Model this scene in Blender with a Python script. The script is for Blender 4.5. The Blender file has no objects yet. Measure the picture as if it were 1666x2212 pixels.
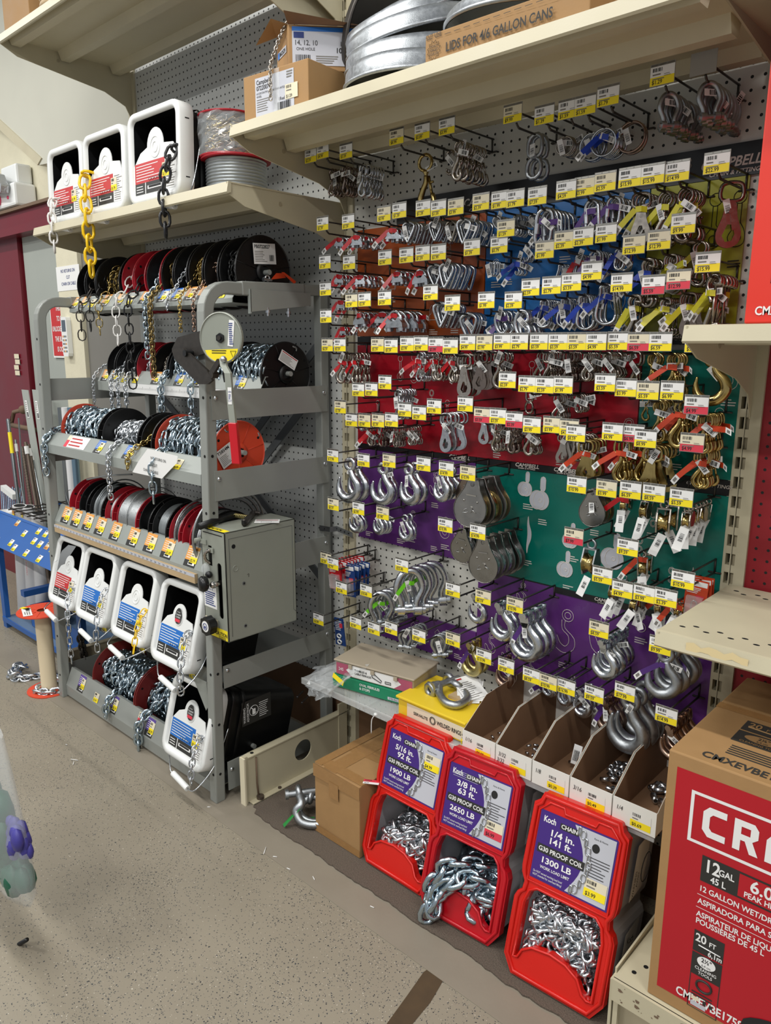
import bpy, math, random
from mathutils import Vector, Matrix
from mathutils.geometry import tessellate_polygon
random.seed(7)
PI = math.pi
scene = bpy.context.scene
COL = scene.collection
V = Vector

# ------------------------------------------------------------------ camera
FPX = 1628.93
CW = V((1.794, -1.7513, 1.4328))
CR = (V((0.73279023, 0.68044572, 0.00347955)), None, V((-0.66430208, 0.71649356, -0.21293127)))
RIGHT = CR[0].normalized(); FWD = CR[2].normalized(); DOWN = FWD.cross(RIGHT)
cd = bpy.data.cameras.new('camera'); cam = bpy.data.objects.new('camera', cd); COL.objects.link(cam)
cd.sensor_fit = 'HORIZONTAL'; cd.sensor_width = 36; cd.lens = 36 * FPX / 1666; cd.clip_start = .02
cam.matrix_world = Matrix(((RIGHT.x, -DOWN.x, -FWD.x, CW.x), (RIGHT.y, -DOWN.y, -FWD.y, CW.y), (RIGHT.z, -DOWN.z, -FWD.z, CW.z), (0, 0, 0, 1)))
scene.camera = cam

def AT(ax, val, px, py):
    """the point of the place seen at a picture position on the plane ax = val"""
    d = RIGHT * ((px - 833) / FPX) + DOWN * ((py - 1106) / FPX) + FWD
    i = 'xyz'.index(ax)
    return CW + d * ((val - CW[i]) / d[i])

# ------------------------------------------------------------------ light
w = bpy.data.worlds.new('store'); scene.world = w; w.use_nodes = True
bg = w.node_tree.nodes['Background']; bg.inputs[0].default_value = (.93, .96, 1, 1); bg.inputs[1].default_value = .34
def area(name, loc, sx, sy, power, col=(1, .985, .95), rot=(0, 0, 0)):
    l = bpy.data.lights.new(name, 'AREA'); l.shape = 'RECTANGLE'; l.size = sx; l.size_y = sy; l.energy = power; l.color = col
    o = bpy.data.objects.new(name, l); o.location = loc; o.rotation_euler = rot; COL.objects.link(o); return o
for i, (x, y) in enumerate([(-2.6, -1.35), (0.1, -1.35), (2.8, -1.35), (-1.2, -3.6), (1.6, -3.6), (-3.6, -2.6)]):
    area('fluorescent_tube_light', (x, y, 3.35), 1.25, .10, 30 if y > -3 else 62)
scene.view_settings.view_transform = 'Standard'; scene.view_settings.look = 'None'
scene.view_settings.exposure = 0.26; scene.view_settings.gamma = 1; scene.view_settings.use_curve_mapping = False

# ------------------------------------------------------------------ materials
def lin(h):
    if not isinstance(h, str): return tuple(h) + (1,) if len(h) == 3 else h
    c = [int(h[i:i + 2], 16) / 255 for i in (0, 2, 4)]
    return tuple(x / 12.92 if x <= .04045 else ((x + .055) / 1.055) ** 2.4 for x in c) + (1,)
M = {}
def mat(name, col, rough=.5, metal=0., noise=0., nscale=30, bump=0., bscale=200, alpha=1., spec=.5, coat=0, trans=0):
    m = bpy.data.materials.new(name); m.use_nodes = True; nt = m.node_tree; N = nt.nodes; L = nt.links
    b = N['Principled BSDF']; c = lin(col)
    b.inputs['Base Color'].default_value = c; b.inputs['Roughness'].default_value = rough; b.inputs['Metallic'].default_value = metal
    b.inputs['Alpha'].default_value = alpha; b.inputs['Specular IOR Level'].default_value = spec
    b.inputs['Coat Weight'].default_value = coat; b.inputs['Transmission Weight'].default_value = trans
    if noise or bump: tc = N.new('ShaderNodeTexCoord')
    if noise:
        n = N.new('ShaderNodeTexNoise'); n.inputs['Scale'].default_value = nscale; n.inputs['Detail'].default_value = 4
        L.new(tc.outputs['Object'], n.inputs['Vector'])
        mx = N.new('ShaderNodeMix'); mx.data_type = 'RGBA'
        mx.inputs[6].default_value = tuple(max(0, x * (1 - noise)) for x in c[:3]) + (1,)
        mx.inputs[7].default_value = tuple(min(1, x * (1 + noise)) for x in c[:3]) + (1,)
        L.new(n.outputs['Fac'], mx.inputs[0]); L.new(mx.outputs[2], b.inputs['Base Color'])
        mr = N.new('ShaderNodeMath'); mr.operation = 'MULTIPLY_ADD'; mr.inputs[1].default_value = .25; mr.inputs[2].default_value = max(0, rough - .12)
        L.new(n.outputs['Fac'], mr.inputs[0]); L.new(mr.outputs[0], b.inputs['Roughness'])
    if bump:
        n2 = N.new('ShaderNodeTexNoise'); n2.inputs['Scale'].default_value = bscale; n2.inputs['Detail'].default_value = 3
        L.new(tc.outputs['Object'], n2.inputs['Vector'])
        bp = N.new('ShaderNodeBump'); bp.inputs['Strength'].default_value = bump; bp.inputs['Distance'].default_value = .002
        L.new(n2.outputs['Fac'], bp.inputs['Height']); L.new(bp.outputs[0], b.inputs['Normal'])
    M[name] = m; return m

mat('beige', 'BFB79C', .45, 0, .10, 9, .05, 300)
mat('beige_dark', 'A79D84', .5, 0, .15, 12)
mat('scuff', '6E5A48', .8)
mat('rack', '91948F', .42, .15, .08, 8, .05, 400)
mat('rack_light', '959A95', .4, .1, .08, 9)
mat('brace', '5F6264', .5, .2, .1, 10)
mat('cabinet', '8D9187', .42, .1, .07, 10, .05, 500)
mat('cream_wall', 'D3CDB4', .7, 0, .08, 12, .5, 60)
mat('white_wall', 'C2C1B3', .6, 0, .05, 5)
mat('grey_wall', '77756F', .8, 0, .1, 6)
mat('door_grey', '9DA29B', .5, 0, .06, 4)
mat('maroon', '6B1322', .35, 0, .15, 5, .05, 100)
mat('void', '0B0B0C', .9)
mat('hole', '050505', 1.)
mat('zinc', 'C8CCD0', .27, 1, .18, 90, .06, 600)
mat('galv', 'A9ADB0', .42, 1, .2, 120, .15, 500)
mat('nickel', 'B0A89E', .22, 1, .15, 90)
mat('nickel_dark', '8D8078', .25, 1, .15, 90)
mat('brass', 'B7A066', .22, 1, .18, 80)
mat('brass_old', '8A774E', .3, 1, .25, 80)
mat('gold_zinc', 'BDB07A', .3, 1, .25, 40)
mat('bronze', 'A58C7C', .3, 1, .25, 50)
mat('chain_blue', 'B4C3CC', .2, 1, .15, 90)
mat('steel_dark', '4A4642', .45, .8, .2, 60)
mat('peg', '45433F', .4, .6)
mat('cheek_steel', '9A9894', .3, 1, .25, 25, .05, 300); mat('plate', '8A8882', .35, 1, .12, 60)
mat('black_plastic', '0C0D0E', .38, 0, .1, 20)
mat('black_reel', '0A0A0B', .42, 0, .1, 10)
mat('red_reel', '9E1826', .35, 0, .08, 10)
mat('dark_red_reel', '7E1F1C', .5, 0, .15, 10)
mat('orange_reel', 'B93E26', .4, 0, .08, 10)
mat('bright_orange', 'D8492B', .4, 0, .06, 10)
mat('white_plastic', 'E4E6E4', .35, 0, .03, 10)
mat('white_card', 'DEDDD6', .6, 0, .03, 20)
mat('paper', 'E6E6E4', .7)
mat('cream', 'DCD3B8', .6); mat('yellow', 'F2DC1E', .5); mat('sale_red', 'D2384A', .5)
mat('ink', '1B1B1C', .7); mat('ink_grey', '77746E', .7); mat('red_ink', 'B02A2A', .7)
mat('holder', '8F8E88', .25); mat('blue_ink', '30407C', .7)
mat('card_orange', 'DD9A4A', .5); mat('card_blue', '2464B8', .5); mat('card_black', '2A2A28', .5); mat('card_purple', '5A4390', .5)
mat('red_label', 'C02A2C', .45); mat('blue_label', '1E6CC0', .45)
mat('bucket_red', 'CB1B12', .3, 0, .05, 6, .05, 80); mat('bucket_red_deep', 'B80F1E', .3, 0, .05, 6, .05, 80)
mat('bucket_inside', 'DCDCE0', .5); mat('bucket_white', 'C9C7C3', .4, 0, .04, 8)
mat('koch_purple', '3F2478', .4); mat('label_grey', 'BCBEC6', .45); mat('ink_purple', '3A2270', .5)
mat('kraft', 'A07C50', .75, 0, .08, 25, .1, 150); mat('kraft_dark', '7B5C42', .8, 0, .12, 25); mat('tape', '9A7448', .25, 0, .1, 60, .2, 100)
mat('craft_red', 'B01222', .4, 0, .04, 8, .04, 60); mat('craft_red2', 'D8301F', .45, 0, .04, 8); mat('kraft_ink', '33322F', .7)
mat('p_orange', 'A04A1A', .3, 0, .1, 6); mat('p_blue', '1565A8', .28, 0, .12, 6); mat('p_lime', '9A9A1E', .3, 0, .12, 6)
mat('p_red', 'A30F22', .28, 0, .12, 5); mat('p_teal', '05695C', .28, 0, .12, 5); mat('p_purple', '5A2A72', .3, 0, .1, 5); mat('p_black', '121214', .35)
mat('p_ink', 'D8D0C8', .5)
mat('strap_red', 'C0141E', .35); mat('strap_blue', '1B3FB0', .35); mat('strap_yellow', 'C8C01A', .4); mat('strap_orange', 'C8401C', .4); mat('strap_purple', '4A2670', .4); mat('strap_green', '6CC81E', .4); mat('green_tag', '0F7A2A', .4)
mat('plastic_yellow', 'E8BE08', .3); mat('plastic_white', 'DAD8D4', .35); mat('plastic_black', '1B1C1F', .3)
mat('brown_carpet', '5A5046', 1, 0, .75, 330, 1, 300)
mat('spool_tube', 'D8C8A8', .6); mat('blue_cart', '285CA2', .4, 0, .1, 8); mat('blue_deck', '5B7390', .5, 0, .15, 10)
mat('pvc', 'DADADA', .35); mat('rod', '8E9496', .3, 1); mat('rust', '6E6258', .5, .8, .3, 40); mat('blue_rod', '7E9AB0', .3, .8)
mat('yellow_box', 'E3C32A', .45, 0, .04, 10); mat('taupe_box', 'A89C88', .5, 0, .06, 10); mat('green_box', '14805A', .4); mat('pink', 'A8506A', .5)
mat('worn', 'D8C596', .6); mat('wood', 'B49C78', .6, 0, .15, 20); mat('cable', 'A9ACAD', .3, .9, .1, 60, .3, 900); mat('cable_grey', '8F9496', .4, .6, .1, 60)
mat('clear', 'F0F3F3', .12, 0, alpha=.28); mat('clear_bag', 'DDE2E4', .12, 0, alpha=.27, bump=.6, bscale=25)
mat('blister', 'E0DADA', .1, alpha=.35)
mat('board_blue', '1E3F7C', .4); mat('brown_back', '6E5138', .8, 0, .3, 8)
mat('bag_green', '0E5A44', .5, 0, .4, 20); mat('bag_yellow', 'C8C81E', .5); mat('bag_violet', '3E3A8C', .5, 0, .3, 20)
mat('lens', 'C9CDD2', .15, .6, bump=1, bscale=120); mat('led', 'E8406A', .4); mat('lcd', '4E5A66', .3)
mat('dirt', '4A3A26', .9, 0, .5, 20)

for nm in ('bucket_inside', 'bucket_white'):
    m = M[nm]; nt = m.node_tree; N = nt.nodes; tl = N.new('ShaderNodeBsdfTranslucent'); tl.inputs[0].default_value = (.85, .85, .87, 1); ms = N.new('ShaderNodeMixShader'); ms.inputs[0].default_value = .5
    nt.links.new(N['Principled BSDF'].outputs[0], ms.inputs[1]); nt.links.new(tl.outputs[0], ms.inputs[2]); nt.links.new(ms.outputs[0], N['Material Output'].inputs[0])
def pegboard(name, col, x0, z0, pitch=.0254, r=.0033):
    m = mat(name, col, .55, 0, .05, 5); nt = m.node_tree; N = nt.nodes; L = nt.links; b = N['Principled BSDF']
    src = b.inputs['Base Color'].links[0].from_socket
    tc = N.new('ShaderNodeTexCoord'); sp = N.new('ShaderNodeSeparateXYZ'); L.new(tc.outputs['Object'], sp.inputs[0])
    def mth(op, a, bb=None, c=None):
        n = N.new('ShaderNodeMath'); n.operation = op
        for i, v in enumerate((a, bb, c)):
            if v is None: continue
            if isinstance(v, (int, float)): n.inputs[i].default_value = v
            else: L.new(v, n.inputs[i])
        return n.outputs[0]
    sq = []
    for s, o in ((sp.outputs[0], x0), (sp.outputs[2], z0)):
        t = mth('DIVIDE', mth('SUBTRACT', s, o), pitch); t = mth('SUBTRACT', t, mth('ROUND', t)); t = mth('MULTIPLY', t, pitch); sq.append(mth('MULTIPLY', t, t))
    f = mth('LESS_THAN', mth('ADD', sq[0], sq[1]), r * r)
    mx = N.new('ShaderNodeMix'); mx.data_type = 'RGBA'; L.new(f, mx.inputs[0]); L.new(src, mx.inputs[6]); mx.inputs[7].default_value = (.004, .004, .004, 1)
    L.new(mx.outputs[2], b.inputs['Base Color']); return m
pegboard('pegboard', 'BDBFBC', -.159, 1.546)
pegboard('pegboard_mid', 'C6C5BD', -.159, 1.546)
pegboard('pegboard_red', '8E0E1C', 1.2945, 1.3025)

def floor_mat():
    m = mat('terrazzo', '8B8373', .42, 0, .12, 3, .1, 80); nt = m.node_tree; N = nt.nodes; L = nt.links; b = N['Principled BSDF']
    src = b.inputs['Base Color'].links[0].from_socket
    tc = N.new('ShaderNodeTexCoord')
    last = src
    for sc, th, col in ((210, .30, (.045, .05, .055, 1)), (110, .18, (.035, .035, .035, 1)), (150, .13, (.62, .58, .5, 1))):
        wn = N.new('ShaderNodeTexNoise'); wn.inputs['Scale'].default_value = sc * .7; L.new(tc.outputs['Object'], wn.inputs['Vector'])
        ad = N.new('ShaderNodeMixRGB'); ad.blend_type = 'ADD'; ad.inputs[0].default_value = .010; L.new(tc.outputs['Object'], ad.inputs[1]); L.new(wn.outputs['Color'], ad.inputs[2])
        vo = N.new('ShaderNodeTexVoronoi'); vo.inputs['Scale'].default_value = sc; L.new(ad.outputs[0], vo.inputs['Vector'])
        lt = N.new('ShaderNodeMath'); lt.operation = 'LESS_THAN'; lt.inputs[1].default_value = th; L.new(vo.outputs['Distance'], lt.inputs[0])
        sc2 = N.new('ShaderNodeSeparateColor'); L.new(vo.outputs['Color'], sc2.inputs[0])
        big = N.new('ShaderNodeTexNoise'); big.inputs['Scale'].default_value = 2.2; L.new(tc.outputs['Object'], big.inputs['Vector'])
        g = N.new('ShaderNodeMath'); g.operation = 'MULTIPLY_ADD'; g.inputs[1].default_value = -1.1; g.inputs[2].default_value = 1.18; L.new(big.outputs['Fac'], g.inputs[0])
        gt = N.new('ShaderNodeMath'); gt.operation = 'GREATER_THAN'; L.new(sc2.outputs[0], gt.inputs[0]); L.new(g.outputs[0], gt.inputs[1])
        ml = N.new('ShaderNodeMath'); ml.operation = 'MULTIPLY'; L.new(lt.outputs[0], ml.inputs[0]); L.new(gt.outputs[0], ml.inputs[1])
        mx = N.new('ShaderNodeMix'); mx.data_type = 'RGBA'; L.new(ml.outputs[0], mx.inputs[0]); L.new(last, mx.inputs[6]); mx.inputs[7].default_value = col
        last = mx.outputs[2]
    L.new(last, b.inputs['Base Color'])
floor_mat()
mat('concrete_strip', '857D6F', .5, 0, .14, 6, .15, 120)

# ------------------------------------------------------------------ mesh builder
_T = {}
def text_tris(s, bold=.0):
    bold = min(bold, .022)
    k = (s, bold)
    if k not in _T:
        cu = bpy.data.curves.new('t', 'FONT'); cu.body = s; cu.size = 1; cu.offset = bold; cu.resolution_u = 3
        ob = bpy.data.objects.new('t', cu); me = bpy.data.meshes.new_from_object(ob)
        _T[k] = ([(v.co.x, v.co.y) for v in me.vertices], [tuple(p.vertices) for p in me.polygons])
        bpy.data.objects.remove(ob); bpy.data.curves.remove(cu); bpy.data.meshes.remove(me)
    return _T[k]

X, Y, Z = V((1, 0, 0)), V((0, 1, 0)), V((0, 0, 1))
class MB:
    def __init__(s): s.v = []; s.f = []; s.m = []; s.s = []; s.mats = []
    def mi(s, m):
        m = M[m] if isinstance(m, str) else m
        if m not in s.mats: s.mats.append(m)
        return s.mats.index(m)
    def add(s, vs, fs, m, smooth=False):
        o = len(s.v); k = s.mi(m); s.v += [tuple(p) for p in vs]
        for f in fs: s.f.append(tuple(i + o for i in f)); s.m.append(k); s.s.append(smooth)
        return s
    def box(s, c, d, m, rot=None):
        c = V(c); h = V(d) / 2; P = []
        for i in range(8):
            p = V((h.x if i & 1 else -h.x, h.y if i & 2 else -h.y, h.z if i & 4 else -h.z))
            if rot: p = rot @ p
            P.append(c + p)
        return s.add(P, [(0, 2, 3, 1), (4, 5, 7, 6), (0, 1, 5, 4), (2, 6, 7, 3), (0, 4, 6, 2), (1, 3, 7, 5)], m)
    def bx(s, x0, x1, y0, y1, z0, z1, m): return s.box(((x0 + x1) / 2, (y0 + y1) / 2, (z0 + z1) / 2), (abs(x1 - x0), abs(y1 - y0), abs(z1 - z0)), m)
    def hexa(s, P, m):  # bottom 4 (ccw), top 4
        return s.add(P, [(3, 2, 1, 0), (4, 5, 6, 7), (0, 1, 5, 4), (1, 2, 6, 5), (2, 3, 7, 6), (3, 0, 4, 7)], m)
    def quad(s, a, b, c, d, m): return s.add([a, b, c, d], [(0, 1, 2, 3)], m)
    def prism(s, pts, o, ux, uz, n, t, m, holes=(), smooth=False, mside=None):
        """outline (u,v) in the plane o,ux,uz pushed t along n, with holes"""
        o = V(o); ux = V(ux); uz = V(uz); n = V(n)
        loops = [list(pts)] + [list(h) for h in holes]
        P = [o + ux * a + uz * b for l in loops for a, b in l]; k = len(P)
        tr = tessellate_polygon([[V((a, b, 0)) for a, b in l] for l in loops])
        fs = [tuple(t_) for t_ in tr] + [tuple(i + k for i in reversed(t_)) for t_ in tr]
        s.add(P + [p + n * t for p in P], fs, m)
        base = 0; sf = []
        for l in loops:
            q = len(l)
            for i in range(q): a, b = base + i, base + (i + 1) % q; sf.append((a, b, b + k, a + k))
            base += q
        s.add(P + [p + n * t for p in P], sf, mside or m, smooth); return s
    def tube(s, path, r, m, n=8, closed=False, caps=True, flat=None):
        path = [V(p) for p in path]; N = len(path); rs = r if isinstance(r, (list, tuple)) else [r] * N
        P = []; prev = None
        for i, p in enumerate(path):
            a = path[(i - 1) % N] if closed or i else path[i]; b = path[(i + 1) % N] if closed or i < N - 1 else path[i]
            t = (b - a).normalized() if (b - a).length > 1e-9 else V((0, 0, 1))
            if prev is None: ref = Y if abs(t.dot(Y)) < .9 else X; u = (ref - t * ref.dot(t)).normalized()
            else:
                u = prev - t * prev.dot(t); u = u.normalized() if u.length > 1e-6 else prev
            prev = u; w_ = t.cross(u)
            for j in range(n):
                an = 2 * PI * j / n; fl = flat or 1
                P.append(p + (u * math.cos(an) * fl + w_ * math.sin(an)) * rs[i])
        F = []
        for i in range(N if closed else N - 1):
            for j in range(n):
                a = i * n + j; b = i * n + (j + 1) % n; c = ((i + 1) % N) * n + (j + 1) % n; d = ((i + 1) % N) * n + j; F.append((a, b, c, d))
        if caps and not closed: F.append(tuple(range(n - 1, -1, -1))); F.append(tuple(range((N - 1) * n, N * n)))
        return s.add(P, F, m, True)
    def cyl(s, a, b, r, m, n=14, r2=None):
        a, b = V(a), V(b); t = (b - a).normalized(); ref = Z if abs(t.z) < .9 else X; u = (ref - t * ref.dot(t)).normalized(); w_ = t.cross(u)
        r2 = r if r2 is None else r2
        P = [a + (u * math.cos(2 * PI * j / n) + w_ * math.sin(2 * PI * j / n)) * r for j in range(n)] + [b + (u * math.cos(2 * PI * j / n) + w_ * math.sin(2 * PI * j / n)) * r2 for j in range(n)]
        s.add(P, [(j, (j + 1) % n, n + (j + 1) % n, n + j) for j in range(n)], m, True)
        return s.add(P, [tuple(range(n - 1, -1, -1)), tuple(range(n, 2 * n))], m)
    def lathe(s, prof, o, ax, m, n=28, smooth=True):
        """prof: list of (radius, height along ax)"""
        o = V(o); t = V(ax).normalized(); ref = Z if abs(t.z) < .9 else X; u = (ref - t * ref.dot(t)).normalized(); w_ = t.cross(u)
        P = [o + t * h + (u * math.cos(2 * PI * j / n) + w_ * math.sin(2 * PI * j / n)) * r for r, h in prof for j in range(n)]
        F = [(i * n + j, i * n + (j + 1) % n, (i + 1) * n + (j + 1) % n, (i + 1) * n + j) for i in range(len(prof) - 1) for j in range(n)]
        return s.add(P, F, m, smooth)
    def ball(s, c, r, m, n=12, sq=(1, 1, 1)):
        c = V(c); P = []; F = []
        for i in range(n // 2 + 1):
            th = PI * i / (n // 2)
            for j in range(n): ph = 2 * PI * j / n; P.append(c + V((math.sin(th) * math.cos(ph) * sq[0], math.sin(th) * math.sin(ph) * sq[1], math.cos(th) * sq[2])) * r)
        for i in range(n // 2):
            for j in range(n): F.append((i * n + j, i * n + (j + 1) % n, (i + 1) * n + (j + 1) % n, (i + 1) * n + j))
        return s.add(P, F, m, True)
    # flat print on a surface: o corner, ux right, uz up, lift along n
    def rect(s, o, ux, uz, u0, v0, u1, v1, m, lift=.0004):
        o = V(o); ux = V(ux); uz = V(uz); n = ux.cross(uz).normalized() * lift
        return s.add([o + ux * a + uz * b + n for a, b in ((u0, v0), (u1, v0), (u1, v1), (u0, v1))], [(0, 1, 2, 3)], m)
    def text(s, txt, o, ux, uz, u, v, h, m, lift=.0008, sx=1., bold=0., align='l', maxw=None, shear=0):
        vs, fs = text_tris(txt, bold)
        if not vs: return s
        w0 = max(a for a, b in vs); k = h / .72
        if maxw and w0 * k * sx > maxw: sx = maxw / (w0 * k)
        off = {'l': 0, 'c': -w0 * k * sx / 2, 'r': -w0 * k * sx}[align]
        o = V(o); ux = V(ux); uz = V(uz); n = ux.cross(uz).normalized() * lift
        return s.add([o + ux * (u + off + (a + shear * b) * k * sx) + uz * (v + b * k) + n for a, b in vs], fs, m)
    def lines(s, o, ux, uz, u0, v0, w_, h, k, m, lift=.0008, fill=.45, seed=0):
        rn = random.Random(seed)
        for i in range(k):
            v = v0 + h - (i + .75) * h / k; L_ = w_ * rn.uniform(.6, 1)
            s.rect(o, ux, uz, u0, v, u0 + L_, v + h / k * fill, m, lift)
        return s
    def barcode(s, o, ux, uz, u0, v0, w_, h, m='ink', lift=.0008, seed=0, k=11):
        rn = random.Random(seed); u = u0; st = w_ / (k * 2)
        while u < u0 + w_ - st: t = st * rn.choice((.5, .8, 1.4)); s.rect(o, ux, uz, u, v0, u + t, v0 + h, m, lift); u += t + st * rn.choice((.5, .9, 1.1))
        return s
    def mesh(s, name, off=None):
        me = bpy.data.meshes.new(name)
        vs = s.v if off is None else [(a - off[0], b - off[1], c - off[2]) for a, b, c in s.v]
        me.from_pydata(vs, [], s.f)
        for m in s.mats: me.materials.append(m)
        me.polygons.foreach_set('material_index', s.m); me.polygons.foreach_set('use_smooth', s.s); me.update()
        return me
    def build(s, name, parent=None, **kw):
        """world-coordinate geometry linked as ONE object (origin at the parent's base)"""
        off = None
        if parent is not None:
            off = V(parent.location); q = parent.parent
            while q is not None: off += V(q.location); q = q.parent
        elif 'at' in kw: off = kw.pop('at')
        o = link(name, s.mesh(name, off), parent, **kw)
        if parent is None and off is not None: o.location = off
        return o
def link(name, data, parent=None, label=None, cat=None, group=None, kind=None, loc=None, bevel=0):
    o = bpy.data.objects.new(name, data); COL.objects.link(o)
    if parent is not None: o.parent = parent
    tag(o, label, cat, group, kind)
    if loc is not None: o.location = loc
    if bevel:
        b = o.modifiers.new('bevel', 'BEVEL'); b.width = bevel; b.segments = 2; b.limit_method = 'ANGLE'; b.angle_limit = math.radians(40)
    return o
def tag(o, label=None, cat=None, group=None, kind=None):
    if label: o['label'] = label
    if cat: o['category'] = cat
    if group: o['group'] = group
    if kind: o['kind'] = kind
    return o
def thing(name, label, cat, loc=(0, 0, 0), group=None, rot=None):
    return link(name, None, None, label, cat, group, None, loc)
def struct(mb, name): return mb.build(name, kind='structure')

def smooth_path(pts, k=6, closed=False):
    pts = [V(p) for p in pts]; n = len(pts); out = []
    rng = range(n) if closed else range(n - 1)
    for i in rng:
        if closed: a, b, c, d = pts[(i - 1) % n], pts[i], pts[(i + 1) % n], pts[(i + 2) % n]
        else: a, b, c, d = pts[max(0, i - 1)], pts[i], pts[i + 1], pts[min(n - 1, i + 2)]
        for j in range(k):
            t = j / k; out.append(.5 * ((2 * b) + (c - a) * t + (2 * a - 5 * b + 4 * c - d) * t * t + (3 * b - a - 3 * c + d) * t ** 3))
    if not closed: out.append(pts[-1])
    return out
def circle(c, r, u, w_, n=20, a0=0, a1=2 * PI, closed=True):
    c = V(c); u = V(u); w_ = V(w_); k = n if closed else n + 1
    return [c + u * r * math.cos(a0 + (a1 - a0) * i / n) + w_ * r * math.sin(a0 + (a1 - a0) * i / n) for i in range(k)]
def oval2(L, W, n=4):
    """stadium outline (u across, v along)"""
    r = W / 2; h = L / 2 - r; P = []
    for i in range(n + 1): a = PI * i / n; P.append((r * math.cos(a), h + r * math.sin(a)))
    for i in range(n + 1): a = PI + PI * i / n; P.append((r * math.cos(a), -h + r * math.sin(a)))
    return P
_link = {}
def link_tpl(L, W, r, n=4, k=6):
    key = (L, W, r, n, k)
    if key not in _link:
        b = MB(); b.tube([(a, 0, c) for a, c in oval2(L, W, n)], r, 'zinc', k, True); _link[key] = ([V(p) for p in b.v], b.f)
    return _link[key]
def put_link(mb, c, t, u, L, W, r, m, k=6):
    vs, fs = link_tpl(L, W, r, 4, k); t = V(t).normalized(); u = V(u); u = (u - t * u.dot(t))
    u = u.normalized() if u.length > 1e-5 else t.orthogonal().normalized(); w_ = t.cross(u); c = V(c)
    mb.add([c + u * p.x + w_ * p.y + t * p.z for p in vs], fs, m, True)
def chain_on(mb, path, L, W, r, m, twist=0, rnd=None, k=6):
    """links laid end to end along a path"""
    path = [V(p) for p in path]; pitch = L - 3.2 * r; d = 0; i = 0; segs = [(b - a).length for a, b in zip(path, path[1:])]; tot = sum(segs); nl = int(tot / pitch)
    for q in range(nl):
        s = (q + .5) * pitch; j = 0
        while j < len(segs) - 1 and s > segs[j]: s -= segs[j]; j += 1
        t = (path[j + 1] - path[j]).normalized(); c = path[j] + t * s
        ref = X if abs(t.x) < .8 else Y
        u = (ref - t * ref.dot(t)).normalized(); an = twist * q + (PI / 2 if q % 2 else 0) + .6 + (rnd.uniform(-.3, .3) if rnd else 0)
        w_ = t.cross(u); put_link(mb, c, t, u * math.cos(an) + w_ * math.sin(an), L, W, r, m, k)
# ================================================================== the room
UX = (0.0, 1.247, -1.247)
b = MB(); b.bx(-5, 4, -5, .6, -.06, 0, 'terrazzo'); struct(b, 'floor')
b = MB(); b.bx(-2.2, 1.3, -.578, -.455, 0, .0015, 'concrete_strip'); struct(b, 'trim_1')
# worn dark patch in the floor
b = MB(); b.add([AT('z', .001, *q) for q in [(835, 2212), (880, 2150), (915, 2100), (955, 2070), (962, 2110), (930, 2165), (880, 2225), (840, 2260)]], [tuple(range(8))], 'dirt'); struct(b, 'trim_2')
# carpet strip with a frayed front edge
b = MB(); P = []; n = 90; rn = random.Random(3)
for i in range(n + 1):
    x = .03 + 1.35 * i / n; P.append((x, -.483 + .003 * math.sin(x * 23) + rn.uniform(-.003, .003) + (.02 if i < 2 else 0)))
P2 = P + [(1.38, -.05), (.03, -.05)]
b.prism(P2, (0, 0, .0), X, Y, Z, .006, 'brown_carpet'); struct(b, 'trim_3')
# walls
b = MB(); b.bx(-5, 4, .12, .2, 0, 3.6, 'cream_wall'); struct(b, 'wall_back')
b = MB(); b.bx(-1.83, -1.275, .02, .06, 0, 2.45, 'grey_wall'); struct(b, 'wall_side')
b = MB(); b.bx(-2.055, -1.83, -.0, .12, 0, 2.3, 'cream_wall'); struct(b, 'wall_column')
b = MB(); pts = [(-5, 4), (-1.25, 4), (-1.25, 1.98), (-1.30, 1.968), (-1.75, 2.16), (-2.04, 2.298), (-2.09, 2.30), (-2.18, 2.305), (-2.58, 2.53), (-5, 3.9)]
b.prism([(x, min(z, 3.6)) for x, z in pts], (0, .01, 0), X, Z, Y, .1, 'white_wall')
b.prism([(-2.18, 2.305), (-2.13, 2.33), (-4.9, 3.9), (-5, 3.9)], (0, .004, 0), X, Z, Y, .02, 'beige'); struct(b, 'wall_bulkhead')
# maroon door, its frame and the grey leaf
b = MB(); b.bx(-5, -2.05, .02, .12, 2.03, 2.13, 'maroon'); b.bx(-5, -2.05, -.01, .12, 2.01, 2.05, 'maroon'); b.bx(-5, -2.05, .0, .06, 2.13, 2.145, 'scuff'); struct(b, 'trim_4')
d = MB(); d.prism([(-3.4, 0), (-2.655, 0), (-2.62, 2.01), (-3.4, 2.01)], (0, .05, 0), X, Z, Y, .05, 'maroon'); door = struct(d, 'door_1')
b = MB(); p = [AT('y', .0, *q) for q in ((50, 885), (30, 890), (24, 918), (60, 926))]
b.tube([p[0], p[1], p[2], p[3]], .012, 'scuff'); b.tube([p[2], p[3] + X * .1], .014, 'scuff'); b.ball(p[0], .025, 'scuff'); b.build('door_handle', door)
b = MB()
for k in range(4):
    q = AT('y', .045, 36 + (k % 2) * 2, 770 + k * 12); b.rect(q, X, Z, -.03, -.012, .035, .014, 'cream', .002)
b.build('sticker', door)
d = MB(); d.prism([(-2.61, 0), (-2.03, 0), (-2.06, 2.03), (-2.60, 2.03)], (0, .07, 0), X, Z, Y, .03, 'door_grey'); struct(d, 'door_2')
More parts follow.
